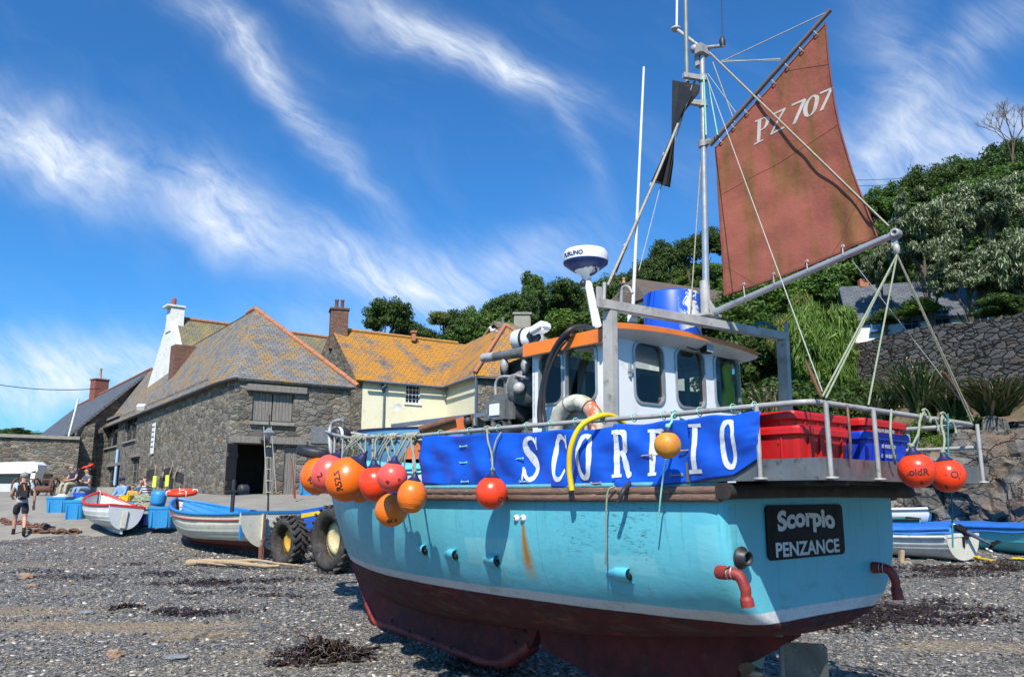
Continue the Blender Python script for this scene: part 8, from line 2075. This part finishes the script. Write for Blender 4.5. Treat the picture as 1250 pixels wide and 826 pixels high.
# gull on the roof, wires
t = thing('gull', 'white gull with grey back standing on the orange roof', 'gull', at(602, 405, 46.5)); m_ = MB(); m_.sphere((0, 0, .1), .13, 12, 8, (1.5, .8, .8), Matrix.Rotation(-.25, 3, 'Y')); m_.sphere((-.17, 0, .25), .075, 10, 8); m_.sweep([(-.12, 0, .15), (-.16, 0, .22)], .06, 8); m_.sweep([(.15, 0, .06), (.3, 0, .0)], [.06, .015], 8); m_.lathe([(.02, 0), (.004, .09)], (-.23, 0, .24), 6, (-1, 0, -.1)); m_.build('bird_body', 'gel_white', t); m_ = MB(); m_.sphere((.03, 0, .13), .13, 10, 6, (1.5, .84, .6), Matrix.Rotation(-.2, 3, 'Y')); m_.build('wing', 'galv', t)
def wire(label, a, b, sg, r=.03): m_ = MB(); m_.sweep(sag(a, b, sg, 14), r, 5, caps=False); tag(m_.build('overhead_wire', 'board_black'), label, 'wire', None)
wire('thin overhead wire crossing the sky at the left towards the warehouse roof', at(-20, 466, 60), at(122, 474, 58), .3, .028)
wire('lower overhead wire at the left edge behind the slate roofed store', at(-20, 520, 90), at(48, 526, 86), .3, .03)
wire('upper power line crossing the sky right of the sail', at(1040, 220, 90), at(1190, 205, 90), .4, .03); wire('lower power line crossing the sky right of the sail', at(1040, 227, 90), at(1190, 212, 90), .4, .03)
# ---------------------------------------------------------------- trees and plants
def crown_mesh(name, seed, rx, ry, rz, clumps, leaves, size, matn, asp=1.6, up=.0, cr=.30, hollow=.45, droop=0.):
    """leaf-sized faces in clumps spread through an uneven crown, about the origin"""
    g = np.random.default_rng(seed); n = clumps
    d = g.normal(size=(n, 3)); d /= np.linalg.norm(d, axis=1)[:, None]; d[:, 2] = np.where(d[:, 2] < -.45, -d[:, 2]*.6, d[:, 2])
    lob = 1+.28*np.sin(d[:, 0]*3.1+seed)+.22*np.sin(d[:, 1]*4.3+seed*2)+.16*np.sin(d[:, 2]*5+seed*3)
    r = (hollow+(1-hollow)*g.random(n)**.5)*lob*.86
    C = d*r[:, None]*[rx, ry, rz]; k = cr*(rx+rz)/2*(.6+.7*g.random(n)); V = []; m_ = leaves
    e = g.normal(size=(n, m_, 3)); e /= np.linalg.norm(e, axis=2)[..., None]; e[..., 2] *= .75
    P = C[:, None, :]+e*(k[:, None]*g.random((n, m_))**.33)[..., None]
    nr = e+.7*g.normal(size=e.shape)+[0, 0, .35]; nr /= np.linalg.norm(nr, axis=2)[..., None]
    t = g.normal(size=e.shape)+np.array([0, 0, up*2.5-droop*2.5]); t -= nr*(t*nr).sum(2)[..., None]; t /= np.linalg.norm(t, axis=2)[..., None]; b = np.cross(nr, t)
    s = (size*(.6+.8*g.random((n, m_))))[..., None]
    A, B_ = t*s*asp*.5, b*s*.5
    Q = np.stack([P-A, P-B_*.8+A*.1, P+A, P+B_*.8+A*.1], 2).reshape(-1, 3); F = np.arange(len(Q)).reshape(-1, 4)
    me_o = fast_mesh(name, Q, F, matn); me = me_o.data; bpy.data.objects.remove(me_o); return me
def trunk_mesh(seed, h, r, spread):
    rr = random.Random(seed); m_ = MB(); m_.sweep([(0, 0, -1.), (0.03*h, 0, h*.35), (0, .03*h, h*.7), (.02*h, 0, h)], [r*1.2, r*.85, r*.6, r*.25], 8)
    for i in range(7):
        a = rr.uniform(0, 2*PI); z = h*rr.uniform(.35, .75); L = spread*rr.uniform(.6, 1.); e = Vector((math.cos(a)*L, math.sin(a)*L, z+h*rr.uniform(.15, .4))); m_.sweep(smooth_path([(0, 0, z), (e.x*.4, e.y*.4, z+(e.z-z)*.6), e], 3), [r*.4]*3+[r*.25]*3+[r*.08], 6)
    o = m_.build('trunk', 'bark'); me = o.data; bpy.data.objects.remove(o); return me
K = {}
for i in range(3):
    K['dark', i] = crown_mesh('crown', 10+i, 1, 1, .95, 130, 105, .07, 'leaves_dark'); K['mid', i] = crown_mesh('crown', 20+i, 1, 1, .9, 130, 105, .07, 'leaves_mid')
    K['bright', i] = crown_mesh('crown', 30+i, 1, 1, .8, 130, 105, .065, 'leaves_bright')
K['yellow', 0] = crown_mesh('crown', 40, 1, 1, .9, 100, 90, .075, 'leaves_yellow', up=.6)
K['feather', 0] = crown_mesh('crown', 50, 1, 1, 1., 150, 170, .036, 'leaves_bright', asp=5.5, up=.9, cr=.22); K['feather', 1] = crown_mesh('crown', 51, 1, 1, 1., 150, 170, .036, 'leaves_yellow', asp=5.5, up=.9, cr=.22)
K['silver', 0] = crown_mesh('crown', 60, 1, 1, .85, 130, 230, .030, 'leaves_silver', asp=2.6, up=1., cr=.17, hollow=.5); K['silver', 1] = crown_mesh('crown', 61, 1, 1, .85, 130, 230, .030, 'leaves_silver', asp=2.6, up=1., cr=.17, hollow=.5)
TR = [trunk_mesh(i, 1., .07, .5) for i in range(2)]
LBL = {}
def tree(kind, px, py, w, h, Y, label, group, name='tree', trunk=True, var=None):
    """crown centred on a picture point at distance Y, its trunk down to the ground there"""
    c = at(px, py, Y); rx = w/2/1000*Y; rz = h/2/1000*Y; g = gzz(c.x, Y); rnd = random.Random(int(px*7+py*13))
    if group: c.z -= rz*.35; rz *= 1.35
    t = thing(name, label, name.replace('_', ' ') if name != 'tree' else 'tree', (c.x, Y, min(g, c.z-rz*.6)), rnd.uniform(0, 6.28), group)
    ks = [k for k in K if k[0] == kind]; me = K[ks[rnd.randrange(len(ks))]] if var is None else K[kind, var]
    o = bpy.data.objects.new('crown' if trunk else 'foliage', me); COL.objects.link(o); o.parent = t; o.location = (0, 0, c.z-t.location.z); o.scale = (rx, rx, rz/.9)
    if trunk:
        H = max(c.z-t.location.z+rz*.3, .5); o = bpy.data.objects.new('trunk', TR[rnd.randrange(2)]); COL.objects.link(o); o.parent = t; o.scale = (rx*.9, rx*.9, H)
    return t
g1, g2, g3 = 'trees on the skyline behind the cream house', 'trees on the ridge behind the mast', 'trees on the ridge right of the sail'
l1 = 'leafy tree on the skyline behind the orange roofed cream house'; l2 = 'rounded tree on the ridge between the radar dome and the mast'; l3 = 'dark bushy tree on the ridge to the right of the sail'
tree('dark', 470, 390, 58, 50, 66, 'dark round headed tree standing just right of the brick chimney', None)
tree('yellow', 541, 392, 36, 26, 70, 'yellow green tree top on the skyline behind the orange roof', None)
tree('mid', 653, 356, 40, 42, 82, 'loose olive crowned tree rising above the others left of the radar dome', None)
tree('dark', 690, 362, 48, 42, 84, 'dark wide crowned tree on the skyline directly left of the radar dome', None)
for (k, px, py, w, h) in (('dark', 497, 402, 30, 34), ('dark', 520, 412, 44, 34), ('dark', 565, 400, 44, 36), ('mid', 590, 392, 50, 44), ('dark', 615, 380, 54, 40), ('dark', 636, 375, 44, 42), ('mid', 560, 418, 60, 30), ('mid', 612, 402, 60, 40), ('dark', 500, 425, 70, 40)): tree(k, px, py, w, h, 70, l1, g1)
for (k, px, py, w, h) in (('mid', 722, 368, 50, 40), ('mid', 748, 356, 50, 40), ('dark', 772, 342, 46, 36), ('dark', 795, 328, 42, 34), ('dark', 817, 314, 44, 34), ('dark', 840, 302, 40, 30), ('dark', 862, 297, 40, 30), ('mid', 885, 296, 40, 30), ('dark', 910, 290, 44, 40), ('mid', 672, 384, 60, 40), ('dark', 705, 385, 50, 40)): tree(k, px, py, w, h, 86, l2, g2)
for (k, px, py, w, h) in (('mid', 1068, 250, 40, 34), ('mid', 1095, 246, 50, 36), ('dark', 1124, 232, 54, 44), ('dark', 1152, 220, 50, 44), ('dark', 1180, 210, 56, 52), ('dark', 1212, 204, 60, 54), ('dark', 1246, 190, 50, 50), ('dark', 1276, 200, 60, 60), ('dark', 1140, 250, 70, 40), ('dark', 1195, 238, 80, 50), ('mid', 1035, 262, 50, 40)): tree(k, px, py, w, h, 62, l3, g3)
# scrub over the hillside: bush after bush standing on the slope
rs = random.Random(12); nb_ = 0
for i in range(330):
    px = rs.uniform(445, 1290)
    Y = rs.uniform(interp(px, [(850, 57), (1000, 44), (1060, 44), (1250, 46)]), interp(px, [(900, 98), (1060, 70), (1250, 60)]))
    x = (px-625)/1000*Y; z = gzz(x, Y); rad = rs.uniform(1.3, 2.3)*(1 if Y > 60 else .9)
    if 1030 < px < 1230 and Y < 50: continue
    if 770 < px < 960 and 52 < Y < 70: continue
    kind = rs.choice(['bright', 'bright', 'mid', 'mid', 'dark'] if px > 700 else ['mid', 'dark', 'dark']); side = 0 if px < 700 else 1 if px < 940 else 2
    lab = ('green bush on the slope above the orange roof', 'green bush on the slope behind the mast and wheelhouse', 'green bush on the slope below the ridge right of the sail')[side]
    k_ = rs.choice([k for k in K if k[0] == kind]); t = thing('bush', lab, 'bush', (x, Y, z), rs.uniform(0, 6.28), ('scrub above the orange roof', 'scrub behind the mast', 'scrub right of the sail')[side])
    o = bpy.data.objects.new('foliage', K[k_]); COL.objects.link(o); o.parent = t; o.location.z = rad*.45; o.scale = (rad, rad, rad*.85); nb_ += 1
    if nb_ >= 230: break
def undergrowth():
    g = np.random.default_rng(4); N = 60000; px = g.uniform(440, 1300, N); Y = g.uniform(40, 104, N); x = (px-625)/1000*Y
    z = np.array([gzz(a, b) for a, b in zip(x, Y)]); keep = (z > 2.3)&~((px > 1000)&(Y < 44)); x, Y, z = x[keep], Y[keep], z[keep]; n = len(x)
    P = np.stack([x, Y, z+g.random(n)*.7], 1); nr = g.normal(size=(n, 3))+[0, -.5, .8]; nr /= np.linalg.norm(nr, axis=1)[:, None]; t = g.normal(size=(n, 3)); t -= nr*(t*nr).sum(1)[:, None]; t /= np.linalg.norm(t, axis=1)[:, None]; b = np.cross(nr, t); s = (.22+.3*g.random(n))[:, None]
    Q = np.stack([P-t*s, P-b*s*.6, P+t*s, P+b*s*.6], 1).reshape(-1, 3); tag(fast_mesh('undergrowth', Q, np.arange(len(Q)).reshape(-1, 4), 'leaves_mid'), kind='stuff')
undergrowth()
# hedge of shrubs behind the stern, and the bushes in front of the retaining wall
for (k, v, px, py, w, h, Y, nm, lab) in (
  ('mid', 0, 905, 398, 90, 70, 48, 'bush', 'glossy green bush right of the mast, directly below the foot of the sail'), ('bright', 1, 950, 372, 90, 60, 50, 'bush', 'bright green bush under the middle of the boom'), ('mid', 2, 1000, 358, 90, 70, 50, 'bush', 'green bush below the outer end of the boom'),
  ('bright', 0, 1045, 325, 100, 90, 52, 'bush', 'bright green bush just right of the lower sail corner'), ('dark', 0, 955, 430, 110, 90, 42, 'bush', 'dark bush seen through the gantry behind the cabin'), ('feather', 0, 1000, 440, 90, 150, 36, 'tamarisk', 'feathery bright green tamarisk left of the retaining wall'),
  ('feather', 1, 975, 415, 70, 90, 38, 'tamarisk', 'feathery yellow green tamarisk right behind the gantry post'), ('dark', 1, 965, 500, 130, 90, 35, 'bush', 'dark bush low behind the red crates'), ('dark', 2, 1030, 500, 90, 70, 35, 'bush', 'dark bush at the left foot of the retaining wall'),
  ('mid', 1, 860, 405, 110, 60, 46, 'bush', 'green bush behind the wheelhouse roof, left of the mast foot'), ('mid', 0, 790, 400, 90, 50, 47, 'bush', 'green bush behind the blue barrel'), ('mid', 1, 735, 405, 80, 60, 48, 'bush', 'green bush behind the radar post'), ('bright', 2, 690, 400, 70, 40, 54, 'bush', 'bright green bush right of the squat stone chimney'), ('dark', 1, 900, 460, 120, 110, 44, 'bush', 'dark green bush seen through the cabin windows')):
    tree(k, px, py, w, h, Y, lab, None, nm, trunk=nm == 'tamarisk', var=v)
for (px, py, w, h, Y, v, lab) in ((1128, 305, 120, 130, 38, 0, 'silvery olive tree nearest the sail, hanging over the white cottage'), (1205, 262, 130, 120, 39, 1, 'tall silvery olive tree in the middle of the terrace'), (1180, 345, 120, 90, 36, 0, 'low silvery olive tree spreading over the top of the retaining wall'), (1250, 330, 110, 170, 35, 1, 'silvery olive tree at the right edge above the retaining wall'), (1075, 330, 60, 80, 41, 1, 'small silvery olive tree between the boom end and the bigger ones')):
    tree('silver', px, py, w, h, Y, lab, None, 'olive_tree', var=v)
for (px, py, w, h, Y, k, lab) in ((1085, 388, 40, 26, 38.5, 'dark', 'dark round shrub on the wall top in front of the white cottage'), (1128, 378, 60, 26, 38, 'bright', 'green shrub on the wall top below the silvery trees'), (1225, 375, 60, 30, 32, 'dark', 'dark shrub on the wall top near the right edge')): tree(k, px, py, w, h, Y, lab, None, 'shrub', trunk=False)
# bare tree top right
def bare():
    c = at(1238, 215, 60); t = thing('bare_tree', 'leafless tree with fine twigs at the top right corner', 'tree', c); rr = random.Random(3); m_ = MB(); top = 4.2
    def br(p, d, L, r, n):
        q = p+d*L; m_.sweep([p, p.lerp(q, .5)+Vector((rr.uniform(-.05, .05),)*3), q], [r, r*.8, r*.6], 5)
        if n: [br(q, (d+Vector((rr.uniform(-.8, .8), rr.uniform(-.6, .6), rr.uniform(-.1, .5)))).normalized(), L*rr.uniform(.62, .8), r*.6, n-1) for _ in range(3 if n > 1 else 4)]
    br(Vector((0, 0, -1)), Vector((0, 0, 1)), 2.2, .11, 5); m_.build('branches', 'bark', t)
bare()
# strap leaved plants on the bank
def flax(px, py, Y, R_, H, n, label, seed, dry=.15, spread=1.):
    c = at(px, py, Y); t = thing('flax_plant', label, 'plant', c); rr = random.Random(seed); g, d = MB(), MB()
    for i in range(n):
        m_ = d if rr.random() < dry else g; a = rr.uniform(0, 2*PI); L = R_*rr.uniform(.55, 1.1); h = H*rr.uniform(.5, 1.05); w = rr.uniform(.022, .04); o = Vector((rr.uniform(-.3, .3), rr.uniform(-.2, .2), 0))*spread; P = []
        for k in range(6): u = k/5; P.append(o+Vector((math.cos(a)*L*u, math.sin(a)*L*u, h*math.sin(u*PI*.62)*1.0)))
        V = []
        for k, q in enumerate(P): ww = w*(1-(k/5)**2*.95); s = Vector((-math.sin(a), math.cos(a), 0))*ww; V += [q-s, q+s]
        m_.add(V, [(2*k, 2*k+1, 2*k+3, 2*k+2) for k in range(5)])
    g.build('leaves', 'leaves_flax', t, fixn=False)
    if d.v: d.build('dead_leaves', 'driftwood', t, fixn=False)
flax(1128, 508, 24.5, 1.6, 1.6, 330, 'big strap leaved flax clump in the middle of the bank below the retaining wall', 1)
flax(1215, 508, 22.6, 1.9, 1.0, 420, 'broad low flax clump with dead brown skirts at the right edge of the bank', 2, .3)
flax(1165, 512, 23.2, .9, .9, 160, 'smaller flax clump between the two big ones', 3); flax(1075, 520, 25.5, 1., 1., 160, 'flax clump low on the bank behind the blue crate', 4)
flax(938, 505, 26, .7, .9, 120, 'pale spiky plant seen between the cabin and the crates', 5, .3); flax(1095, 498, 27, .9, 1.0, 120, 'flax clump against the foot of the retaining wall', 6)
tree('bright', 1150, 545, 50, 34, 23, 'low green creeper on the rocks behind the stern buoys', None, 'creeper', trunk=False, var=0); tree('mid', 1178, 520, 44, 26, 22.6, 'green weeds on the bank above the right stern buoy', None, 'creeper', trunk=False, var=1)
tree('mid', 1118, 535, 60, 40, 24, 'leafy weeds on the bank behind the blue crate and rail', None, 'creeper', trunk=False, var=2)
# far green hill at the left edge
tree('mid', 8, 530, 60, 14, 150, 'distant low green tree line at the left edge above the yard wall', None, trunk=False)
# ---------------------------------------------------------------- people
pm('skin', (.50, .27, .18), (.46, .23, .15), .55, scale=9); pm('hair_grey', (.27, .25, .23), (.18, .17, .16), .8, scale=30); pm('hair_dark', (.03, .02, .016), (.05, .035, .025), .7, scale=30)
for n_, c_ in (('tee_grey', (.44, .48, .52)), ('shorts_navy', (.018, .02, .035)), ('vest_navy', (.02, .03, .075)), ('trousers_beige', (.45, .38, .27)), ('tee_dark', (.09, .10, .12)), ('jeans', (.22, .32, .42)), ('shirt_blue', (.20, .36, .62)), ('top_yellow', (.66, .34, .05)), ('shirt_teal', (.06, .22, .38))): pm(n_, c_, tuple(x*.75 for x in c_), .85, scale=7, bump=.3, bscale=14, bdist=.02)
def striped():
    m, nb, bs = new_mat('striped_cloth'); z = nb.sep(nb.obj())[2]; f = nb.m('GREATER_THAN', nb.m('FRACT', nb.m('MULTIPLY', z, 11.)), .5); setc(nb, bs, nb.mix(f, (.02, .025, .05), (.68, .68, .66)), .85); M['striped_cloth'] = m
striped()
def skin_obj(name, J, links, m1, parent, root, sub=2):
    idx = {k: i for i, k in enumerate(J)}; me = bpy.data.meshes.new(name); me.from_pydata([J[k][0] for k in J], [(idx[a], idx[b]) for a, b in links], [])
    o = bpy.data.objects.new(name, me); COL.objects.link(o); o.parent = parent; sk = o.modifiers.new('skin', 'SKIN'); sk.use_smooth_shade = True
    for k in J: v = me.skin_vertices[0].data[idx[k]]; r = J[k][1]; v.radius = (r, r) if not isinstance(r, tuple) else r; v.use_root = k == root
    s = o.modifiers.new('smooth', 'SUBSURF'); s.levels = s.render_levels = sub; me.materials.append(M[m1]); return o
def person(label, loc, rz, pose, top, bottom, hair, scale=1., sleeve=.5, leg=.9, extras=None, fingers=False):
    """pose: joint positions in metres, x to the person's left, y behind, z up; facing -y"""
    t = thing('person', label, 'person', loc, rz); t.scale = (scale,)*3
    P = {k: Vector(v) for k, v in pose.items()}
    J = {'pelvis': (P['pelvis'], .13), 'waist': (P['pelvis'].lerp(P['chest'], .45), .11), 'chest': (P['chest'], .15), 'neck': (P['neck'], .055), 'headb': (P['head']-Vector((0, 0, .05)), .07), 'head': (P['head']+Vector((0, 0, .03)), .098), 'crown': (P['head']+Vector((0, 0, .09)), .075)}
    Lk = [('pelvis', 'waist'), ('waist', 'chest'), ('chest', 'neck'), ('neck', 'headb'), ('headb', 'head'), ('head', 'crown')]
    for s in 'LR':
        J['sh'+s] = (P['sh'+s], .065); J['el'+s] = (P['el'+s], .042); J['wr'+s] = (P['wr'+s], .028); d = (P['wr'+s]-P['el'+s]).normalized(); J['palm'+s] = (P['wr'+s]+d*.075, .034)
        J['hip'+s] = (P['hip'+s], .095); J['kn'+s] = (P['kn'+s], .062); J['calf'+s] = (P['kn'+s].lerp(P['an'+s], .3), .062); J['an'+s] = (P['an'+s], .036); J['toe'+s] = (P['toe'+s], .035)
        Lk += [('chest', 'sh'+s), ('sh'+s, 'el'+s), ('el'+s, 'wr'+s), ('wr'+s, 'palm'+s), ('pelvis', 'hip'+s), ('hip'+s, 'kn'+s), ('kn'+s, 'calf'+s), ('calf'+s, 'an'+s), ('an'+s, 'toe'+s)]
        if fingers:
            sd = d.cross(Vector((0, 0, 1))); sd = sd.normalized() if sd.length > .1 else Vector((0, 1, 0)); b = P['wr'+s]+d*.09
            for k in range(4): f = b+sd*(k-1.5)*.021; J[f'f{k}a{s}'] = (f+d*.04, .009); J[f'f{k}b{s}'] = (f+d*(.07+.01*(k in (1, 2)))-Vector((0, .02, 0)), .008); Lk += [('palm'+s, f'f{k}a{s}'), (f'f{k}a{s}', f'f{k}b{s}')]
            J['th'+s] = (P['wr'+s]+d*.06-sd*.055, .011); Lk.append(('palm'+s, 'th'+s))
    skin_obj('body', J, Lk, 'skin', t, 'pelvis')
    # face: nose, brows and ears on the head
    h = P['head']; f = Vector(pose.get('look', (0, -1, 0))).normalized(); x = f.cross(Vector((0, 0, 1))).normalized(); m_ = MB(); m_.sphere(h+f*.10+Vector((0, 0, .0)), .018, 8, 6, (1, 1, 1.5)); [m_.sphere(h+x*k*.095, .024, 8, 6, (.5, 1, 1.4)) for k in (-1, 1)]; m_.build('nose_and_ears', 'skin', t)
    m_ = MB(); [m_.sphere(h+f*.092+x*k*.034+Vector((0, 0, .022)), .011, 8, 6) for k in (-1, 1)]; m_.build('eyes', 'board_black', t)
    m_ = MB(); m_.grid(lambda u, v: h+Vector((0, 0, .035))+(Matrix.Rotation(u*2*PI, 3, 'Z') @ (-f*math.sin(v*1.75)*.109+Vector((0, 0, math.cos(v*1.75)*.109)))) if not (.33 < u < .67 and v > .45) else h+Vector((0, 0, .035))+(Matrix.Rotation(u*2*PI, 3, 'Z') @ (-f*math.sin(.8)*.105+Vector((0, 0, math.cos(.8)*.105)))), 24, 12, closeu=True); m_.build('hair', hair, t)
    G = lambda k, a: (J[k][0], J[k][1]*a if J[k][1]*a > .04 else .045)
    T = {'hem': (P['pelvis']-Vector((0, 0, .06)), .14), 'pelvis': (P['pelvis']+Vector((0, 0, .03)), .168), 'waist': G('waist', 1.2), 'chest': G('chest', 1.15), 'collar': (P['neck']-Vector((0, 0, .035)), .075)}; L2 = [('hem', 'pelvis'), ('pelvis', 'waist'), ('waist', 'chest'), ('chest', 'collar')]
    for s in 'LR': T['sh'+s] = (P['sh'+s], .083); T['sl'+s] = (P['sh'+s].lerp(P['el'+s], sleeve if sleeve <= 1 else 1), .07 if sleeve <= 1 else .058); L2 += [('chest', 'sh'+s), ('sh'+s, 'sl'+s)]
    if sleeve > 1:
        for s in 'LR': T['cf'+s] = (P['el'+s].lerp(P['wr'+s], .85), .042); L2.append(('sl'+s, 'cf'+s))
    skin_obj('shirt', T, L2, top, t, 'chest')
    T = {'waist': (P['pelvis']+Vector((0, 0, .08)), .135), 'pelvis': (P['pelvis'], .152)}; L2 = [('waist', 'pelvis')]
    for s in 'LR':
        T['hip'+s] = (P['hip'+s], .115); L2.append(('pelvis', 'hip'+s))
        if leg < 1: T['kn'+s] = (P['hip'+s].lerp(P['kn'+s], leg), .095); L2.append(('hip'+s, 'kn'+s))
        else: T['kn'+s] = (P['kn'+s], .08); T['an'+s] = (P['kn'+s].lerp(P['an'+s], .92), .06); L2 += [('hip'+s, 'kn'+s), ('kn'+s, 'an'+s)]
    skin_obj('trousers', T, L2, bottom, t, 'pelvis')
    for s in 'LR':
        a, b = P['an'+s], P['toe'+s]; m_ = MB(); d = (b-a); d.z = 0; d.normalize(); m_.sweep([a-d*.06+Vector((0, 0, -.03)), a+d*.06+Vector((0, 0, -.03)), b+Vector((0, 0, .0)), b+d*.05], [.045, .05, .045, .02], 10); m_.build('shoe', 'board_black', t)
        if leg < 1: m_ = MB(); m_.tube(a-Vector((0, 0, .02)), a+(P['kn'+s]-a)*.26, .043, .047); m_.build('sock', 'board_black', t)
    return t, P
# the walker, seen from behind, striding away to the left
w0 = ground_at(22, 654)
walk = dict(pelvis=(0, 0, .93), chest=(0, -.05, 1.30), neck=(0, -.06, 1.47), head=(0, -.09, 1.62), shL=(.19, -.05, 1.40), shR=(-.19, -.05, 1.40), elL=(.27, -.12, 1.12), elR=(-.29, .06, 1.12), wrL=(.22, -.32, 1.05), wrR=(-.30, .02, .86), hipL=(.095, 0, .90), hipR=(-.095, 0, .90), knL=(.11, -.20, .50), knR=(-.11, .02, .50), anL=(.11, -.22, .09), anR=(-.11, .30, .12), toeL=(.12, -.38, .04), toeR=(-.12, .17, .04))
t, P = person('person walking away in grey tee shirt and navy shorts with a black backpack, left', w0, R(214), walk, 'tee_grey', 'shorts_navy', 'hair_grey', .99, .5, .82, fingers=True)
pk = thing('backpack', 'black backpack with orange straps on the back of the walking person', 'backpack', w0, R(214)); m_ = MB(); m_.box((0, .15, 1.22), (.30, .20, .46), Matrix.Rotation(-.08, 3, 'X'), .07); m_.build('bag', 'canvas_black', pk)
m_ = MB(); m_.box((0, .26, 1.14), (.24, .06, .24), None, .025); m_.build('front_pocket', 'canvas_black', pk)
m_ = MB(); m_.bar((-.07, .275, 1.08), (.02, .262, 1.40), .03, .012, (0, 1, 0)); m_.bar((.09, .285, 1.04), (.06, .28, 1.22), .022, .012, (0, 1, 0)); m_.build('orange_trim', 'orange_paint', pk)
for sx in (-1, 1): m_ = MB(); m_.sweep(smooth_path([(sx*.12, .08, 1.42), (sx*.13, -.04, 1.48), (sx*.13, -.17, 1.38), (sx*.14, -.15, 1.15), (sx*.15, .06, 1.05)], 4), .018, 6); m_.build('strap', 'canvas_black', pk)
sit = dict(pelvis=(0, .05, .50), chest=(0, .0, .86), neck=(0, -.03, 1.03), head=(0, -.06, 1.18), shL=(.19, 0, .96), shR=(-.19, 0, .96), elL=(.24, -.12, .70), elR=(-.24, -.12, .70), wrL=(.07, -.36, .64), wrR=(-.07, -.36, .64), hipL=(.10, 0, .48), hipR=(-.10, 0, .48), knL=(.15, -.44, .50), knR=(-.15, -.44, .50), anL=(.15, -.46, .09), anR=(-.15, -.46, .09), toeL=(.16, -.60, .04), toeR=(-.16, -.60, .04))
def seat_at(px, py_head, Y):
    q = at(px, py_head, Y); return Vector((q.x, Y, q.z-1.25))
def seated(label, px, py, Y, rz, top, bot, hair, **kw):
    q = seat_at(px, py, Y); o = dict(sit); o.update(kw.pop('pose', {})); t, P = person(label, q, rz, o, top, bot, hair, kw.pop('scale', 1.), kw.pop('sleeve', .5), 1.2); return t
pairp = dict(chest=(0, -.06, .84), head=(0, -.16, 1.14), neck=(0, -.10, 1.0))
s1 = seated('white haired seated person in navy waistcoat and beige trousers, forearms on knees', 92, 568, 33.5, R(-25), 'vest_navy', 'trousers_beige', 'hair_grey', pose=pairp)
s2 = seated('dark haired seated person in charcoal tee shirt and pale jeans with folded arms', 108, 573, 33.2, R(-30), 'tee_dark', 'jeans', 'hair_dark', pose=dict(wrL=(-.05, -.25, .80), wrR=(.08, -.27, .84)))
s3 = seated('seated person in flat cap, pale blue shirt and navy gilet behind the dinghy', 150, 585, 30.5, R(-20), 'shirt_blue', 'jeans', 'hair_grey', sleeve=1.2)
m_ = MB(); m_.lathe([(0, .10), (.08, .09), (.12, .03), (.125, 0), (0, 0)], (0, -.06, 1.25), 16); m_.box((0, -.19, 1.26), (.17, .12, .015), None, .005); m_.build('cap', 'vest_navy', s3)
s4 = seated('small seated child in a yellow orange top between the adults behind the dinghy', 163, 592, 30.2, R(10), 'top_yellow', 'jeans', 'hair_dark', scale=.78)
s4.location.z += .25
s5 = seated('dark haired seated person in teal blue shirt facing right behind the dinghy', 171, 586, 30.6, R(60), 'shirt_teal', 'jeans', 'hair_dark', sleeve=.6)
s6 = seated('seated person in navy and white striped top shading their eyes with one hand', 180, 584, 30., R(-35), 'striped_cloth', 'trousers_beige', 'hair_dark', pose=dict(elL=(.30, -.22, 1.02), wrL=(.12, -.20, 1.20)))
# the ledges they sit on
q = s1.location; m_ = MB(); m_.box((q.x+.6, q.y+.25, q.z+.10), (2.6, .55, .56), None, .03); tag(m_.build('stone_bench', 'granite_lintel'), 'low stone bench under the seated pair by the yard wall', 'bench')
q = s5.location; m_ = MB(); m_.box((q.x-.1, q.y+.3, q.z+.08), (2.8, .55, .56), None, .03); tag(m_.build('timber_baulk', 'dark_wood'), 'dark timber baulk under the group seated behind the dinghy', 'bench')
